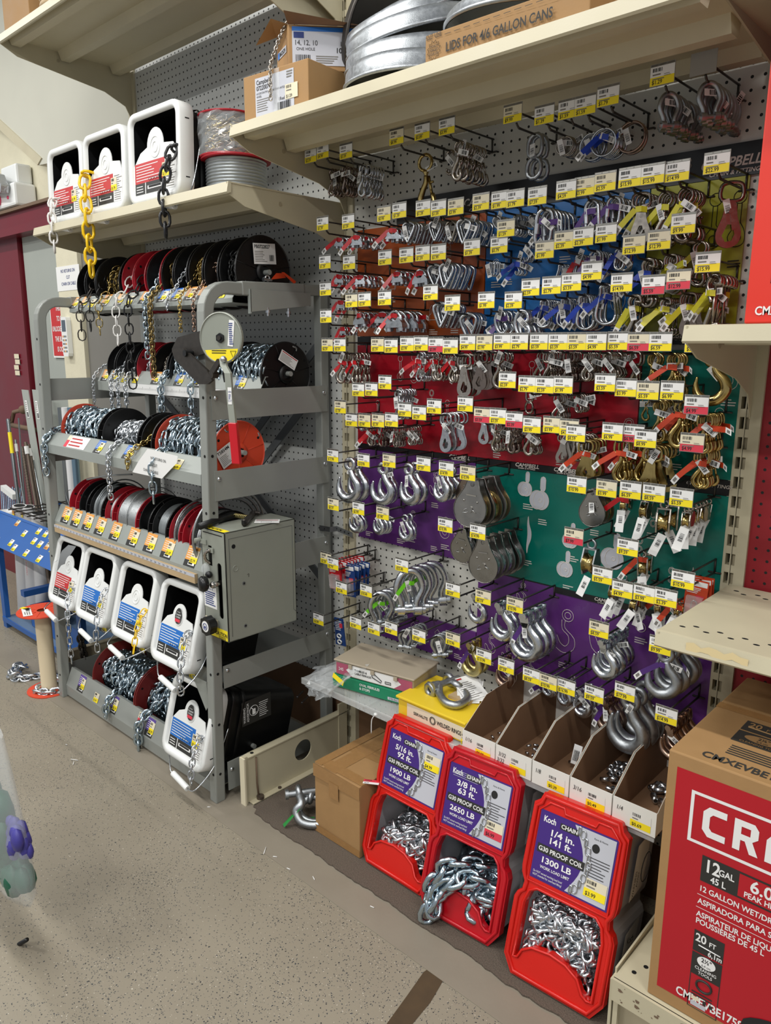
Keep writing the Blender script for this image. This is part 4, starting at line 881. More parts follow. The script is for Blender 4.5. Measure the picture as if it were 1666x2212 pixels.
# ================================================================== cable cutter box and chain cutter on the right post
t = thing('cable_cutter', 'grey steel cable cutter cabinet with two black knobs', 'cable cutter', (-.03, -.39, .555))
CX0, CX1, CY0, CY1, CZ0, CZ1 = -.088, .030, -.528, -.265, .578, .912
b = MB(); slot = [(-.002 + .011 * math.cos(a), .73 + (.075 if math.sin(a) > 0 else -.075) + .011 * math.sin(a)) for a in [2 * PI * i / 20 for i in range(20)]]
slot2 = [(-.055, .80), (-.037, .80), (-.037, .862), (-.055, .862)]
b.prism([(CX0, CZ0), (CX1, CZ0), (CX1, CZ1), (CX0, CZ1)], (0, CY0, 0), X, Z, Y, .003, 'cabinet', [slot, slot2])
b.bx(CX0, CX0 + .003, CY0, CY1, CZ0, CZ1, 'cabinet'); b.bx(CX1 - .003, CX1, CY0, CY1, CZ0, CZ1, 'cabinet'); b.bx(CX0, CX1, CY0, CY1, CZ1 - .003, CZ1, 'cabinet'); b.bx(CX0, CX1, CY0, CY1, CZ0, CZ0 + .003, 'cabinet'); b.bx(CX0, CX1, CY1 - .003, CY1, CZ0, CZ1, 'cabinet')
b.bx(CX0 + .01, CX1 - .01, CY0 + .02, CY0 + .022, CZ0 + .01, CZ1 - .01, 'void')
b.bx(CX0 + .01, CX1 - .012, CY0 - .0005, CY0, CZ1 - .014, CZ1 - .011, 'hole'); b.build('cabinet', t, bevel=.0015)
b = MB(); o = V((CX1, 0, 0)); b.tube([(CX1 + .0004, CY0 + .014, CZ0 + .015), (CX1 + .0004, CY0 + .014, CZ1 - .02), (CX1 + .0004, CY1 - .012, CZ1 - .02), (CX1 + .0004, CY1 - .012, CZ0 + .04), (CX1 + .0004, CY1 - .0, CZ0 + .03)], .0007, 'brace', 4)
b.cyl((CX1, CY0 + .03, CZ1 - .045), (CX1 + .0008, CY0 + .03, CZ1 - .045), .0065, 'hole', 16); b.tube(circle((CX1, CY0 + .034, .80), .0085, Y, Z, 18), .0014, 'cabinet', 5, True)
b.cyl((CX1, CY0 + .062, .748), (CX1 + .0015, CY0 + .062, .748), .0055, 'brace', 12); b.cyl((CX1, CY0 + .062, .748), (CX1 + .0018, CY0 + .062, .748), .003, 'hole', 8); b.cyl((CX1, CY0 + .062, .615), (CX1 + .0015, CY0 + .062, .615), .0055, 'brace', 12); b.cyl((CX1, CY0 + .062, .615), (CX1 + .0018, CY0 + .062, .615), .003, 'hole', 8)
b.tube([(CX1 + .0005, CY0 + .075, .772), (CX1 + .0005, CY0 + .081, .774), (CX1 + .0005, CY0 + .08, .764)], .0007, 'ink', 4); b.build('side_panel', t)
b = MB(); b.tube([(-.003, CY0 + .01, .755), (-.003, CY0 - .03, .755)], .008, 'nickel', 10); b.cyl((-.003, CY0 - .02, .755), (-.003, CY0 - .026, .755), .0105, 'zinc', 10); lev = b.build('lever', t)
b = MB(); b.lathe([(0, 0), (.016, .0), (.023, .007), (.024, .018), (.018, .026), (0, .027)], (-.022, CY0 - .028, .757), V((-.35, -1, 0)), 'black_plastic', 20); b.build('knob', lev)
b = MB(); P = []
for i in range(32):
    a = 2 * PI * i / 32; r = .027 + (.002 if i % 4 < 2 else -.001); P.append((r * math.cos(a), r * math.sin(a)))
b.prism([(x - .035, z + .622) for x, z in P], (0, CY0 - .036, 0), X, Z, Y, .024, 'black_plastic', smooth=True); b.cyl((-.035, CY0 - .012, .622), (-.035, CY0, .622), .012, 'black_plastic'); b.cyl((-.035, CY0 - .0365, .622), (-.035, CY0 - .036, .622), .017, 'paper', 20)
b.tube(circle((-.035, CY0 - .0372, .622), .010, X, Z, 14), .0012, 'blue_ink', 4, True); b.rect((0, CY0 - .0368, 0), X, Z, -.04, .616, -.031, .624, 'blue_ink'); b.build('knob', t, bevel=.001)
b = MB(); o = V((0, CY0, 0)); b.rect(o, X, Z, CX0 + .002, .668, -.022, .735, 'paper'); b.text('MODEL 98', o, X, Z, -.055, .724, .005, 'blue_ink', .001, align='c'); b.lines(o, X, Z, CX0 + .008, .674, .055, .046, 7, 'blue_ink', .001, .5)
b.rect(o, X, Z, CX0 + .002, .58, CX1 - .004, .612, 'yellow'); b.rect(o, X, Z, CX0 + .002, .612, -.02, .636, 'cream'); b.text('CAUTION', o, X, Z, .024, .59, .012, 'ink', .001, .8, .02, align='r', maxw=.1); b.lines(o, X, Z, -.02, .58, .04, .009, 2, 'ink', .001)
b.rect((0, CY0, CZ1), X, Y, CX0 + .004, .002, CX1 - .006, .024, 'yellow'); b.text('CAUTION', (0, CY0, CZ1), X, Y, -.03, .007, .012, 'ink', .001, .8, .02, align='c'); b.build('sticker', t)
b = MB(); b.tube([(-.085, CY0 - .002, .876), (-.098, CY0 - .014, .872), (-.098, CY0 - .014, .862)], .006, 'cabinet', 8, flat=.3); b.box((-.075, CY0 - .002, .869), (.03, .003, .014), 'cabinet'); b.box((-.035, CY0 - .004, .85), (.022, .003, .014), 'cabinet'); b.cyl((-.04, CY0 - .012, .85), (-.04, CY0, .85), .005, 'brace', 10)
b.tube(smooth_path([(-.036, CY0 - .006, .852), (-.05, CY0 - .014, .84), (-.052, CY0 - .012, .82), (-.047, CY0 + .0, .808)], 5), [.004 + .0016 * (i % 2) for i in range(16)], 'nickel', 8); b.build('latch', t)
b = MB(); b.ball((-.055, CY0 - .012, .79), .016, 'clear_bag', 10, (.9, .8, 1.2)); b.ball((-.043, CY0 - .01, .775), .013, 'black_plastic', 8, (1, .8, .9)); b.build('plug', t)
# staple tool and paper on top
t = thing('hand_tool', 'black handled cutter tool with a coil spring on top of the cabinet', 'tool', (-.05, -.47, CZ1))
zt = CZ1 + .012; p0, p1 = AT('z', zt, 432, 1137), AT('z', zt, 503, 1112); b = MB(); b.tube([p0, p1], .011, 'black_plastic', 8); b.build('handle', t)
p2 = AT('z', zt, 537, 1118); b = MB(); b.tube([p1 + (p2 - p1) * k / 60 + V((0, 0, 1)) * .0065 * math.cos(k * 1.05) + V((.0, 1, 0)) * .0065 * math.sin(k * 1.05) for k in range(61)], .0015, 'gold_zinc', 5); b.build('spring', t)
p3, p4 = AT('z', zt, 527, 1130), AT('z', zt, 549, 1108); b = MB(); b.tube(smooth_path([p3, p3.lerp(p4, .4), p3.lerp(p4, .7), p4, p4 + V((.02, .01, 0))], 3), [.011, .012, .012, .011, .010, .009, .010, .012, .010, .008, .007, .006, .003], 'steel_dark', 10, flat=.7); b.cyl(p3 + Z * .008, p3 - Z * .001, .007, 'black_plastic'); b.build('jaw', t)
o = AT('z', CZ1 + .001, 549, 1130); t = thing('paper_slip', 'white printed slip lying on top of the grey cutter cabinet', 'paper', o)
ux = (AT('z', CZ1, 600, 1130) - o).normalized(); uy_ = V((-ux.y, ux.x, 0)); b = MB(); b.rect(o, ux, uy_, 0, 0, .075, .05, 'paper', .0005); b.rect(o, ux, uy_, .004, .036, .07, .040, 'red_ink', .001); b.rect(o, ux, uy_, .02, .006, .0205, .024, 'ink', .001); b.rect(o, ux, uy_, .004, .024, .07, .0245, 'ink', .001); b.rect(o, ux, uy_, .05, .006, .0505, .024, 'ink', .001); b.build('sheet', t)

# chain cutter: disc on a bracket, black jaws, long lever with a red grip
t = thing('chain_cutter', 'grey lever chain cutter with caution disc and red grip', 'chain cutter', (-.05, -.52, 1.1))
nd = V((.35, -1, 0)).normalized(); yd = -.535
Cc = AT('y', yd, 477, 730); du = V((-nd.y, nd.x, 0)) ; du = du if du.x > 0 else -du; R_ = .068
b = MB(); b.lathe([(0, 0), (R_ - .003, 0), (R_, .002), (R_, .010), (R_ - .003, .012), (R_ - .005, .009), (0, .009)], Cc - nd * .009, nd, 'cabinet', 48, False)
b.cyl(Cc - nd * .05, Cc - nd * .005, .012, 'rack'); disc = b.build('disc', t)
b = MB(); b.cyl(Cc, Cc + nd * .006, .013, 'black_plastic', 6); b.cyl(Cc, Cc + nd * .010, .006, 'steel_dark'); b.build('bolt', disc)
b = MB(); o = Cc + nd * .0005; yel = [(-.052, -.032), (.054, -.028), (.050, -.045), (.036, -.060), (-.032, -.060), (-.046, -.046)]
b.add([o + du * a + Z * c + nd * .0004 for a, c in yel], [tuple(range(6))], 'yellow')
b.text('CAUTION', o, -du, -Z, .032, .046, .013, 'ink', -.001, .8, .02, align='r', maxw=.06); b.lines(o, du, Z, -.03, -.042, .05, .012, 2, 'ink', .001, .4)
b.tube([o + du * a + Z * c + nd * .001 for a, c in ((.030, -.034), (.048, -.034), (.039, -.053))], .0009, 'ink', 4, True)
b.box(o + du * .034 + Z * .012 + nd * .0005, (.017, .0006, .068), 'paper', Matrix.Rotation(math.atan2(du.y, du.x), 3, 'Z') @ Matrix.Rotation(.12, 3, 'Y')); b.lines(o + nd * .0006, du, Z, .028, -.018, .013, .058, 11, 'blue_ink', .001, .5); b.build('warning_label', disc)
jaw = MB(); J = lambda px, py, d=0: AT('y', -.53 + d, px, py)
for pts, d in (([(432, 715), (383, 729), (371, 754), (376, 770), (415, 772), (446, 762), (447, 730)], .012), ([(371, 757), (377, 776), (428, 830), (448, 830), (458, 822), (447, 800), (395, 752), (378, 752)], -.008)):
    P = [J(*q, d) for q in pts]; jaw.add(P + [p + Y * .008 for p in P], [tuple(reversed(range(len(P)))), tuple(range(len(P), 2 * len(P)))] + [(i, (i + 1) % len(P), len(P) + (i + 1) % len(P), len(P) + i) for i in range(len(P))], 'steel_dark')
q = J(398, 763, -.014); jaw.cyl(q, q + Y * .03, .010, 'black_plastic', 6); jaw.build('jaw', t)
b = MB(); tubebox(b, J(456, 810, -.016), J(474, 780, -.016), .016, .008, 'steel_dark'); q = J(456, 810, -.022); b.cyl(q, q + Y * .02, .009, 'steel_dark'); b.build('pivot_link', t)
b = MB(); pts = [J(482, 774, -.02), J(484, 790, -.03), J(493, 806, -.035), J(497, 850, -.036), J(504, 913, -.037)]
P = []; wd = .0095
for p in pts: P += [p - du * wd + nd * .004, p + du * wd + nd * .004, p + du * wd - nd * .004, p - du * wd - nd * .004]
b.add(P, [(4 * i + j, 4 * i + (j + 1) % 4, 4 * i + 4 + (j + 1) % 4, 4 * i + 4 + j) for i in range(4) for j in range(4)] + [(3, 2, 1, 0), (16, 17, 18, 19)], 'cabinet'); q = J(483, 776, -.03); b.ball(q, .009, 'zinc', 10); lev = b.build('lever', t)
b = MB(); P = []
for p in (J(504, 913, -.037), J(512, 1002, -.038)): P += [p - du * .0125 + nd * .0065, p + du * .0125 + nd * .0065, p + du * .0125 - nd * .0065, p - du * .0125 - nd * .0065]
b.hexa(P, 'bucket_red_deep'); b.build('grip', lev, bevel=.002)
b = MB(); o = J(499, 855, -.036) + nd * .0048; b.rect(o, du, Z, -.006, -.022, .006, .022, 'paper'); b.text('OPEN', o, du, Z, 0, .008, .005, 'blue_ink', .001, .8, align='c', maxw=.010); b.text('CUT', o, du, Z, 0, -.015, .005, 'blue_ink', .001, .8, align='c'); b.lines(o, du, Z, -.004, -.009, .008, .014, 4, 'blue_ink', .001); b.build('sticker', lev)
# perforated strap tying the rack to the upright
t = thing('strap', 'perforated steel strap tying the rack to the slotted upright', 'strap', (-.03, -.03, .93))
b = MB(); P = [AT('y', -.058, 690, 1140), AT('y', -.058, 713, 1144), AT('y', -.03, 728, 1142), AT('y', -.012, 762, 1156)]
for p, q in zip(P, P[1:]): b.add([p - Z * .009, q - Z * .009, q + Z * .009, p + Z * .009], [(0, 1, 2, 3)], 'galv')
for k in range(6): q = P[0].lerp(P[1], k / 2) if k < 2 else P[2].lerp(P[3], (k - 2) / 4); b.cyl(q - Y * .0015, q - Y * .001, .0025, 'hole', 8)
b.build('band', t)
# hook with orange tag lying on the rack's top bar
t = thing('shackle', 'small loose galvanized shackle with orange tag on the rack top', 'shackle', AT('x', -.088, 585, 605))
q = AT('x', -.088, 578, 604); b = MB(); b.tube(circle(q + Z * .004, .008, Y, Z, 10), .003, 'zinc', 6, True); b.cyl(q - Y * .014, q + Y * .016, .004, 'zinc', 8); b.cyl(q - Y * .016, q - Y * .011, .007, 'zinc', 6); b.build('bow', t)
b = MB(); pp = [AT('x', -.085, *s) for s in ((585, 604), (597, 590), (612, 590), (618, 600))]; b.add(pp, [(0, 1, 2, 3)], 'strap_orange'); pp = [AT('x', -.07, *s) for s in ((608, 588), (614, 588), (640, 608), (636, 614))]; b.add(pp, [(0, 1, 2, 3)], 'strap_orange'); b.build('tag', t)

# ================================================================== goods on the upper shelves
def carton(label, cat, P, h, m, name='cardboard_carton', flaps=False):
    """P four ground corners (ccw), height h"""
    t = thing(name, label, cat, (sum((V(p) for p in P), V()) / 4)); b = MB(); P = [V(p) for p in P]; b.hexa(P + [p + Z * h for p in P], m); b.build('box', t, bevel=.002); return t
zt = 2.0125; a = AT('z', zt, 527, 264); r_ = a + V((.235, .03, 0)); q = r_ + V((-.03, .235, 0)); s_ = a + V((-.03, .235, 0))
a = V((.035, -.41, zt)); r_ = V((.268, -.39, zt)); q = V((.25, -.15, zt)); s_ = V((.015, -.17, zt))
t = carton('brown carton with a white stock label, under the smaller open carton', 'carton', (a, r_, q, s_), .112, 'kraft')
ux = (r_ - a).normalized(); b = MB(); o = a - Y * .0005
b.rect(o, ux, Z, .045, .006, .185, .100, 'label_grey'); b.rect(o, ux, Z, .115, .001, .135, .11, 'clear', .0012); b.text('Campbell', o, ux, Z, .05, .084, .011, 'ink', .001, .85, .01); b.text('0722007', o, ux, Z, .05, .07, .011, 'ink', .001, .85, .01); b.text('#10 DECORATIVE HANGING CHAIN ANTIQUE SILVER', o, ux, Z, .05, .0605, .005, 'ink', .001, .8, maxw=.125); b.text('40 REEL', o, ux, Z, .05, .053, .005, 'ink', .001, .8)
b.lines(o, ux, Z, .05, .018, .05, .033, 6, 'ink_grey', .001, .3); b.text('1Reel', o, ux, Z, .13, .034, .008, 'ink', .001, .9); b.barcode(o, ux, Z, .125, .008, .05, .022, 'ink', .001, 3, 18); b.lines(o, ux, Z, .16, .08, .022, .018, 3, 'ink_grey', .001, .5)
sticker(b, o, ux, Z, .155, .032, .044, .034, '$1.59', lift=.0016, seed=2, col='cream'); b.build('stock_label', t)
b = MB(); ch = [V((.155, -.352, zt + .235)), V((.150, -.372, zt + .2)), V((.148, -.405, zt + .13)), V((.150, -.412, zt + .10)), V((.149, -.413, zt + .03))]
a2, r2, q2, s2 = V((.075, -.365, zt + .113)), V((.165, -.365, zt + .113)), V((.285, -.22, zt + .113)), V((.195, -.2, zt + .113))
a2, r2, q2, s2 = V((.078, -.33, zt + .113)), V((.166, -.365, zt + .113)), V((.29, -.23, zt + .113)), V((.19, -.17, zt + .113))
t = carton('small open brown carton with blue edged label on top of another', 'carton', (a2, r2, q2, s2), .105, 'kraft')
top = Z * .105; b = MB(); b.add([a2 + top, r2 + top, r2 + top + V((-.03, -.03, .012)), a2 + top + V((-.05, -.03, -.015))], [(0, 1, 2, 3)], 'kraft'); b.add([r2 + top, q2 + top, q2 + top + V((.03, -.03, -.012)), r2 + top + V((.025, -.035, .015))], [(0, 1, 2, 3)], 'kraft_dark'); b.build('flap', t)
ux = (r2 - a2).normalized(); u2 = (q2 - r2).normalized(); n1 = ux.cross(Z) * .001; b = MB(); o = a2 + n1
b.rect(o, ux, Z, .012, .045, .082, .062, 'label_grey'); b.text('MADISON', o, ux, Z, .030, .048, .011, 'ink', .001, .8, .02, maxw=.045); b.rect(o, ux, Z, .014, .046, .028, .06, 'blue_label', .001)
o = r2 + u2.cross(Z) * .001; b.rect(o, u2, Z, .01, .012, .17, .10, 'label_grey'); b.rect(o, u2, Z, .01, .09, .17, .10, 'blue_label', .0008); b.rect(o, u2, Z, .014, .074, .04, .088, 'blue_ink', .0009)
b.text('14, 12, 10', o, u2, Z, .015, .058, .012, 'ink', .001, .9); b.text('104', o, u2, Z, .13, .058, .011, 'ink', .001); b.text('ONE HOLE', o, u2, Z, .02, .046, .007, 'ink', .001); b.text('100', o, u2, Z, .12, .042, .012, 'ink', .001, 1, .02); b.barcode(o, u2, Z, .018, .016, .04, .02, 'ink', .001, 4); b.lines(o, u2, Z, .07, .016, .06, .02, 4, 'ink_grey', .001); b.build('stock_label', t)
b = MB(); chain_on(b, smooth_path(ch, 8), .013, .008, .0016, 'nickel', .2, random.Random(2)); b.build('hanging_chain', label='thin silver sample chain hanging over the stacked brown cartons', cat='chain', at=ch[0])
# galvanized lids leaning and stacked
def lid(label, c, R_, ax, seed=0, m='galv', h=.05):
    t = thing('can_cover', label, 'lid', c, 'galvanized can lids on the top shelf'); b = MB()
    b.lathe([(R_, 0), (R_ + .004, .002), (R_ + .004, .007), (R_, .009), (R_ - .003, h * .7), (R_ - .012, h), (R_ - .03, h + .003), (R_ * .55, h + .012), (0, h + .016)], c, ax, m, 56); b.lathe([(R_ - .002, .0), (R_ - .006, h * .7), (R_ - .03, h), (0, h + .01)], c, ax, m, 56); b.build('pan', t); return t
def lid_at(label, px, py, yy, R_, ax, m='galv', h=.05): return lid(label, AT('y', yy, px, py), R_, V(ax).normalized(), 0, m, h)
lid_at('bottom galvanized lid of the stack on the top shelf', 893, 195, -.25, .165, (0, -.05, 1), h=.045)
lid_at('second galvanized lid tilted on the bottom one of the stack', 893, 150, -.22, .165, (0, -.16, 1), h=.042)
lid_at('third galvanized lid up, tilted more steeply in the stack', 893, 98, -.20, .166, (-.10, -.26, 1), h=.04)
lid_at('topmost galvanized lid of the tilted stack', 890, 62, -.18, .17, (-.15, -.42, 1), h=.04)
lid_at('dark lid standing on edge behind the lid stack', 838, 95, -.12, .165, (-1, -.15, .35), 'steel_dark', .03)
lid_at('lid peeking over the long printed lid carton', 1130, 62, -.25, .165, (.05, -.05, 1), h=.03)
# long carton LIDS FOR 4/6 GALLON CANS
a = AT('y', -.425, 912, 138); c_ = AT('y', -.425, 1340, -10); zb = 2.0135
t = carton('long brown carton printed with lids lettering on the top shelf', 'carton', (V((a.x, -.415, zb)), V((1.04, -.41, zb)), V((1.04, -.24, zb)), V((a.x + .01, -.24, zb))), .055, 'kraft')
b = MB(); o = V((a.x, -.4155, zb)); b.text('LIDS FOR 4/6 GALLON CANS', o, X, Z, .055, .012, .0175, 'kraft_ink', .001, .8, .02, maxw=.285)
for k in range(16): b.rect(o, X, Z, .004 + k * .024, .0445, .02 + k * .024, .0455, 'kraft_ink', .001)
b.text('CUT LINE', o, X, Z, .002, .047, .007, 'kraft_ink', .001)
st = [(.024 + (.018 if i % 2 else .013) * math.cos(2 * PI * i / 24), .022 + (.019 if i % 2 else .014) * math.sin(2 * PI * i / 24)) for i in range(24)]; b.tube([o + X * p + Z * q_ - Y * .001 for p, q_ in st], .0005, 'kraft_ink', 4, True)
for k, s in enumerate(("DON'T", 'FORGET', 'YOUR LID!')): b.text(s, o, X, Z, .024, .027 - k * .007, .005, 'kraft_ink', .001, .9, .01, align='c', maxw=.022)
b.build('printing', t)
t = carton('brown carton behind the long lid carton at the picture top', 'carton', (V((1.0, -.30, zb)), V((1.2, -.30, zb)), V((1.2, -.08, zb)), V((1.0, -.08, zb))), .11, 'kraft')
t = carton('brown carton end on the high shelf at the top corner', 'carton', (V((-1.23, -.49, 2.516)), V((-1.02, -.49, 2.516)), V((-1.02, -.2, 2.516)), V((-1.23, -.2, 2.516))), .25, 'kraft')
c = V((-.90, -.42, 2.516)); t = thing('rope_coil', 'coil of pale rope beside the top corner carton', 'rope coil', c); b = MB()
for k in range(5): b.tube(circle(c + Z * (.012 + k * .02), .07, X, Y, 24), .011, 'wood', 8, True)
b.build('coil', t)
# two reels on the left shelf, one on the other
c = AT('y', -.25, 512, 400); c.z = 1.8735
def flat_reel(label, c, R_, h, coil, fr, seed, wrap=None):
    t = thing('standing_reel', label, 'reel', c); b = MB(); b.lathe([(0, 0), (R_, 0), (R_ + .001, .002), (R_, .005), (0, .005)], c, Z, 'red_reel', 48, False); b.build('flange', t)
    b = MB(); b.lathe([(0, h), (R_, h), (R_ + .001, h - .002), (R_, h - .005), (0, h - .005)], c, Z, 'red_reel', 48, False); b.build('flange', t); return t
t = flat_reel('red reel of grey coated cable standing on the left shelf', c, .105, .115, None, .9, 1)
b = MB(); prof = [(.02, .006)]
for i in range(11):
    for k in (-.9, -.4, .1, .6): prof.append((.088 + .005 * math.cos(k * PI / 2), .010 + (i + .5 + k / 2) * .0092))
b.lathe(prof + [(.02, .109)], c, Z, 'cable_grey', 48); b.build('wound_cable', t)
c2 = c + V((-.015, -.01, .1165)); t = flat_reel('red reel of gold chain in clear wrap, stacked on the cable reel', c2, .092, .12, None, .8, 2)
b = MB(); b.cyl(c2 + Z * .006, c2 + Z * .114, .055, 'steel_dark'); rn = random.Random(9)
for k in range(230): an = rn.uniform(PI * .9, PI * 2.2); put_link(b, c2 + V((.066 * math.cos(an), .066 * math.sin(an), rn.uniform(.012, .108))), V((-math.sin(an), math.cos(an), rn.uniform(-.6, .6))), V((rn.uniform(-1, 1), rn.uniform(-1, 1), rn.uniform(-1, 1))), .032, .02, .0024, rn.choice(('brass', 'brass', 'nickel')), 5)
b.build('wound_chain', t)
b = MB(); loops = []; 
for i in range(9):
    z_ = .004 + i * .014; loops.append([c2 + V(((.094 + rn.uniform(-.007, .003)) * math.cos(2 * PI * j / 26), (.094 + rn.uniform(-.007, .003)) * math.sin(2 * PI * j / 26), z_)) for j in range(26)])
loft(b, loops, 'clear_bag', False); b.build('plastic_wrap', t)

# ================================================================== cartons of the right bay
BL = {'C': [[(.25, 0), (1, 0), (1, .22), (.42, .22), (.3, .32), (.3, .68), (.42, .78), (1, .78), (1, 1), (.25, 1), (0, .8), (0, .2)]],
      'R': [[(0, 0), (.3, 0), (.3, .36), (.48, .36), (.7, 0), (1.05, 0), (.78, .42), (1, .56), (1, .84), (.82, 1), (0, 1)]], 'A': [[(0, 0), (.28, 0), (.28, .3), (.72, .3), (.72, 0), (1, 0), (1, .7), (.72, 1), (.28, 1), (0, .7)]],
      'F': [[(0, 0), (.3, 0), (.3, .38), (.85, .38), (.85, .6), (.3, .6), (.3, .78), (1, .78), (1, 1), (0, 1)]], 'T': [[(.36, 0), (.66, 0), (.66, .78), (1, .78), (1, 1), (0, 1), (0, .78), (.36, .78)]],
      'S': [[(0, 0), (.8, 0), (1, .18), (1, .45), (.85, .6), (.3, .6), (.3, .78), (1, .78), (1, 1), (.2, 1), (0, .82), (0, .55), (.15, .38), (.7, .38), (.7, .22), (0, .22)]],
      'M': [[(0, 0), (.26, 0), (.26, .55), (.5, .25), (.74, .55), (.74, 0), (1, 0), (1, 1), (.76, 1), (.5, .65), (.24, 1), (0, 1)]], 'N': [[(0, 0), (.28, 0), (.28, .55), (.72, 0), (1, 0), (1, 1), (.72, 1), (.72, .45), (.28, 1), (0, 1)]]}
BH = {'R': [(.3, .56), (.68, .56), (.68, .8), (.3, .8)], 'A': [(.28, .5), (.72, .5), (.72, .66), (.62, .78), (.38, .78), (.28, .66)]}
def block_text(b, s, o, u, v, w_, h, gap):
    for ch in s:
        for P in BL[ch]:
            loops = [[V((x, z, 0)) for x, z in P]] + ([[V((x, z, 0)) for x, z in BH[ch]]] if ch in BH else []); tr = tessellate_polygon(loops); pts = [p for l in loops for p in l]
            b.add([o + X * (u + p.x * w_) + Z * (v + p.y * h) - Y * .001 for p in pts], [tuple(t_) for t_ in tr], 'paper')
        u += w_ + gap
XC = AT('y', -.46, 1395, 2145); x0 = 1.316; y0 = -.46; z0 = .1725; z1 = .708
t = thing('vacuum_carton', 'big red and brown wet dry vac carton on the base deck', 'carton', (1.6, -.25, z0))
b = MB(); b.bx(x0, 1.86, y0, -.03, z0, z1, 'kraft'); b.build('box', t, bevel=.003)
b = MB(); o = V((x0, y0, z0)); H = z1 - z0; b.rect(o, X, Z, .018, .03, .54, H - .028, 'craft_red')
u0, v0, u1, v1 = .048, H - .165, .52, H - .062
for q in ((u0, v0, u0 + .006, v1), (u0 + .006, v1 - .006, u1, v1), (u0 + .006, v0, u1, v0 + .006)): b.rect(o, X, Z, *q, 'paper', .0008)
block_text(b, 'CRAFTSMAN', o, u0 + .024, v0 + .022, .041, .060, .013)
b.rect(o, X, Z, .078, H - .235, .142, H - .182, 'card_black', .0008); b.rect(o, X, Z, .142, H - .235, .225, H - .182, 'card_black', .0008); b.rect(o, X, Z, .144, H - .231, .221, H - .186, 'craft_red', .0011)
b.text('12', o, X, Z, .083, H - .212, .026, 'paper', .0014, .8, .03); b.text('GAL', o, X, Z, .109, H - .208, .013, 'paper', .0014, .8, .02); b.text('45 L', o, X, Z, .11, H - .230, .013, 'paper', .0014, .85, .02, align='c'); b.text('6.0', o, X, Z, .182, H - .212, .024, 'paper', .0014, .95, .03, align='c'); b.text('PEAK HP*', o, X, Z, .182, H - .227, .011, 'paper', .0014, .85, .02, align='c')
for k, (s, hh) in enumerate((('12 GALLON WET/DRY VAC', .0125), ('ASPIRADORA PARA SECO/MOJADO DE 45 L', .0125), ('ASPIRATEUR DE LIQUIDES ET DE', .0125), ('POUSSIÈRES DE 45 L', .0125))):
    v = (H - .256, H - .283, H - .310, H - .325)[k]; b.text(s, o, X, Z, .078, v, .0115, 'paper', .0009, .85, .02)
    if k < 2: b.rect(o, X, Z, .076, v - .009, .23, v - .008, 'paper', .0009)
b.rect(o, X, Z, .078, H - .385, .133, H - .34, 'card_black', .0008); b.text('20', o, X, Z, .081, H - .362, .017, 'paper', .0012, .85, .03); b.text('FT', o, X, Z, .106, H - .362, .010, 'paper', .0012, .85, .02); b.text('6,1m', o, X, Z, .131, H - .383, .011, 'paper', .0012, .85, .02, align='r'); b.tube([o + X * .088 + Z * (H - .369) - Y * .0015, o + X * .128 + Z * (H - .371) - Y * .0015], .0012, 'paper', 4)
b.rect(o, X, Z, .078, H - .435, .133, H - .387, 'card_black', .0008); b.add([o + X * (.105 + .017 * math.cos(a)) + Z * (H - .401 + .0125 * math.sin(a)) - Y * .0012 for a in [2 * PI * i / 20 for i in range(20)]], [tuple(reversed(range(20)))], 'paper'); b.text('2½"', o, X, Z, .105, H - .401, .009, 'ink', .0016, .9, .02, align='c'); b.text('6,4 cm', o, X, Z, .105, H - .410, .005, 'ink', .0016, .9, align='c'); b.text('CLEANING', o, X, Z, .105, H - .421, .0065, 'paper', .0012, .9, .01, align='c'); b.text('TOOLS', o, X, Z, .105, H - .430, .0065, 'paper', .0012, .9, .01, align='c')
for q in ((.078, H - .508, .0795, H - .435), (.1315, H - .508, .133, H - .435), (.078, H - .509, .133, H - .5075)): b.rect(o, X, Z, *q, 'card_black', .0008)
b.tube([o + X * (.105 + .014 * math.cos(a)) + Z * (H - .452 + .012 * math.sin(a)) - Y * .0015 for a in [2 * PI * i / 16 for i in range(16)]], .0022, 'card_black', 5, True)
for k in range(2): b.rect(o, X, Z, .084, H - .474 - k * .006, .122, H - .471 - k * .006, 'card_black', .001)
b.rect(o, X, Z, .084, H - .490, .099, H - .482, 'cream', .001); b.rect(o, X, Z, .084, H - .503, .112, H - .493, 'label_grey', .001); b.rect(o, X, Z, .106, H - .492, .112, H - .482, 'card_black', .001); b.rect(o, X, Z, .118, H - .492, .124, H - .484, 'card_black', .001)
b.text('CMXEVBE17594', o, X, Z, .055, .038, .018, 'paper', .0009, .78, .035, maxw=.16)
blob = [(.19 + .05 * math.cos(a) * (1 + .2 * math.sin(3 * a)), .02 + .05 * math.sin(a) + .02) for a in [PI * i / 12 for i in range(13)]]; b.add([o + X * (p + .04) + Z * q_ - Y * .0014 for p, q_ in blob], [tuple(reversed(range(13)))], 'ink'); b.build('front_printing', t)
b = MB(); o = V((x0, y0, z1)); I = 'kraft_ink'; b.text('CMXEVBE17594', o, X, Y, .05, .018, .022, I, .001, .85, .035, maxw=.2)
for k in range(5): b.rect(o, X, Y, .08, .058 + k * .0085, .42 - (k % 2) * .05, .062 + k * .0085, I, .0008)
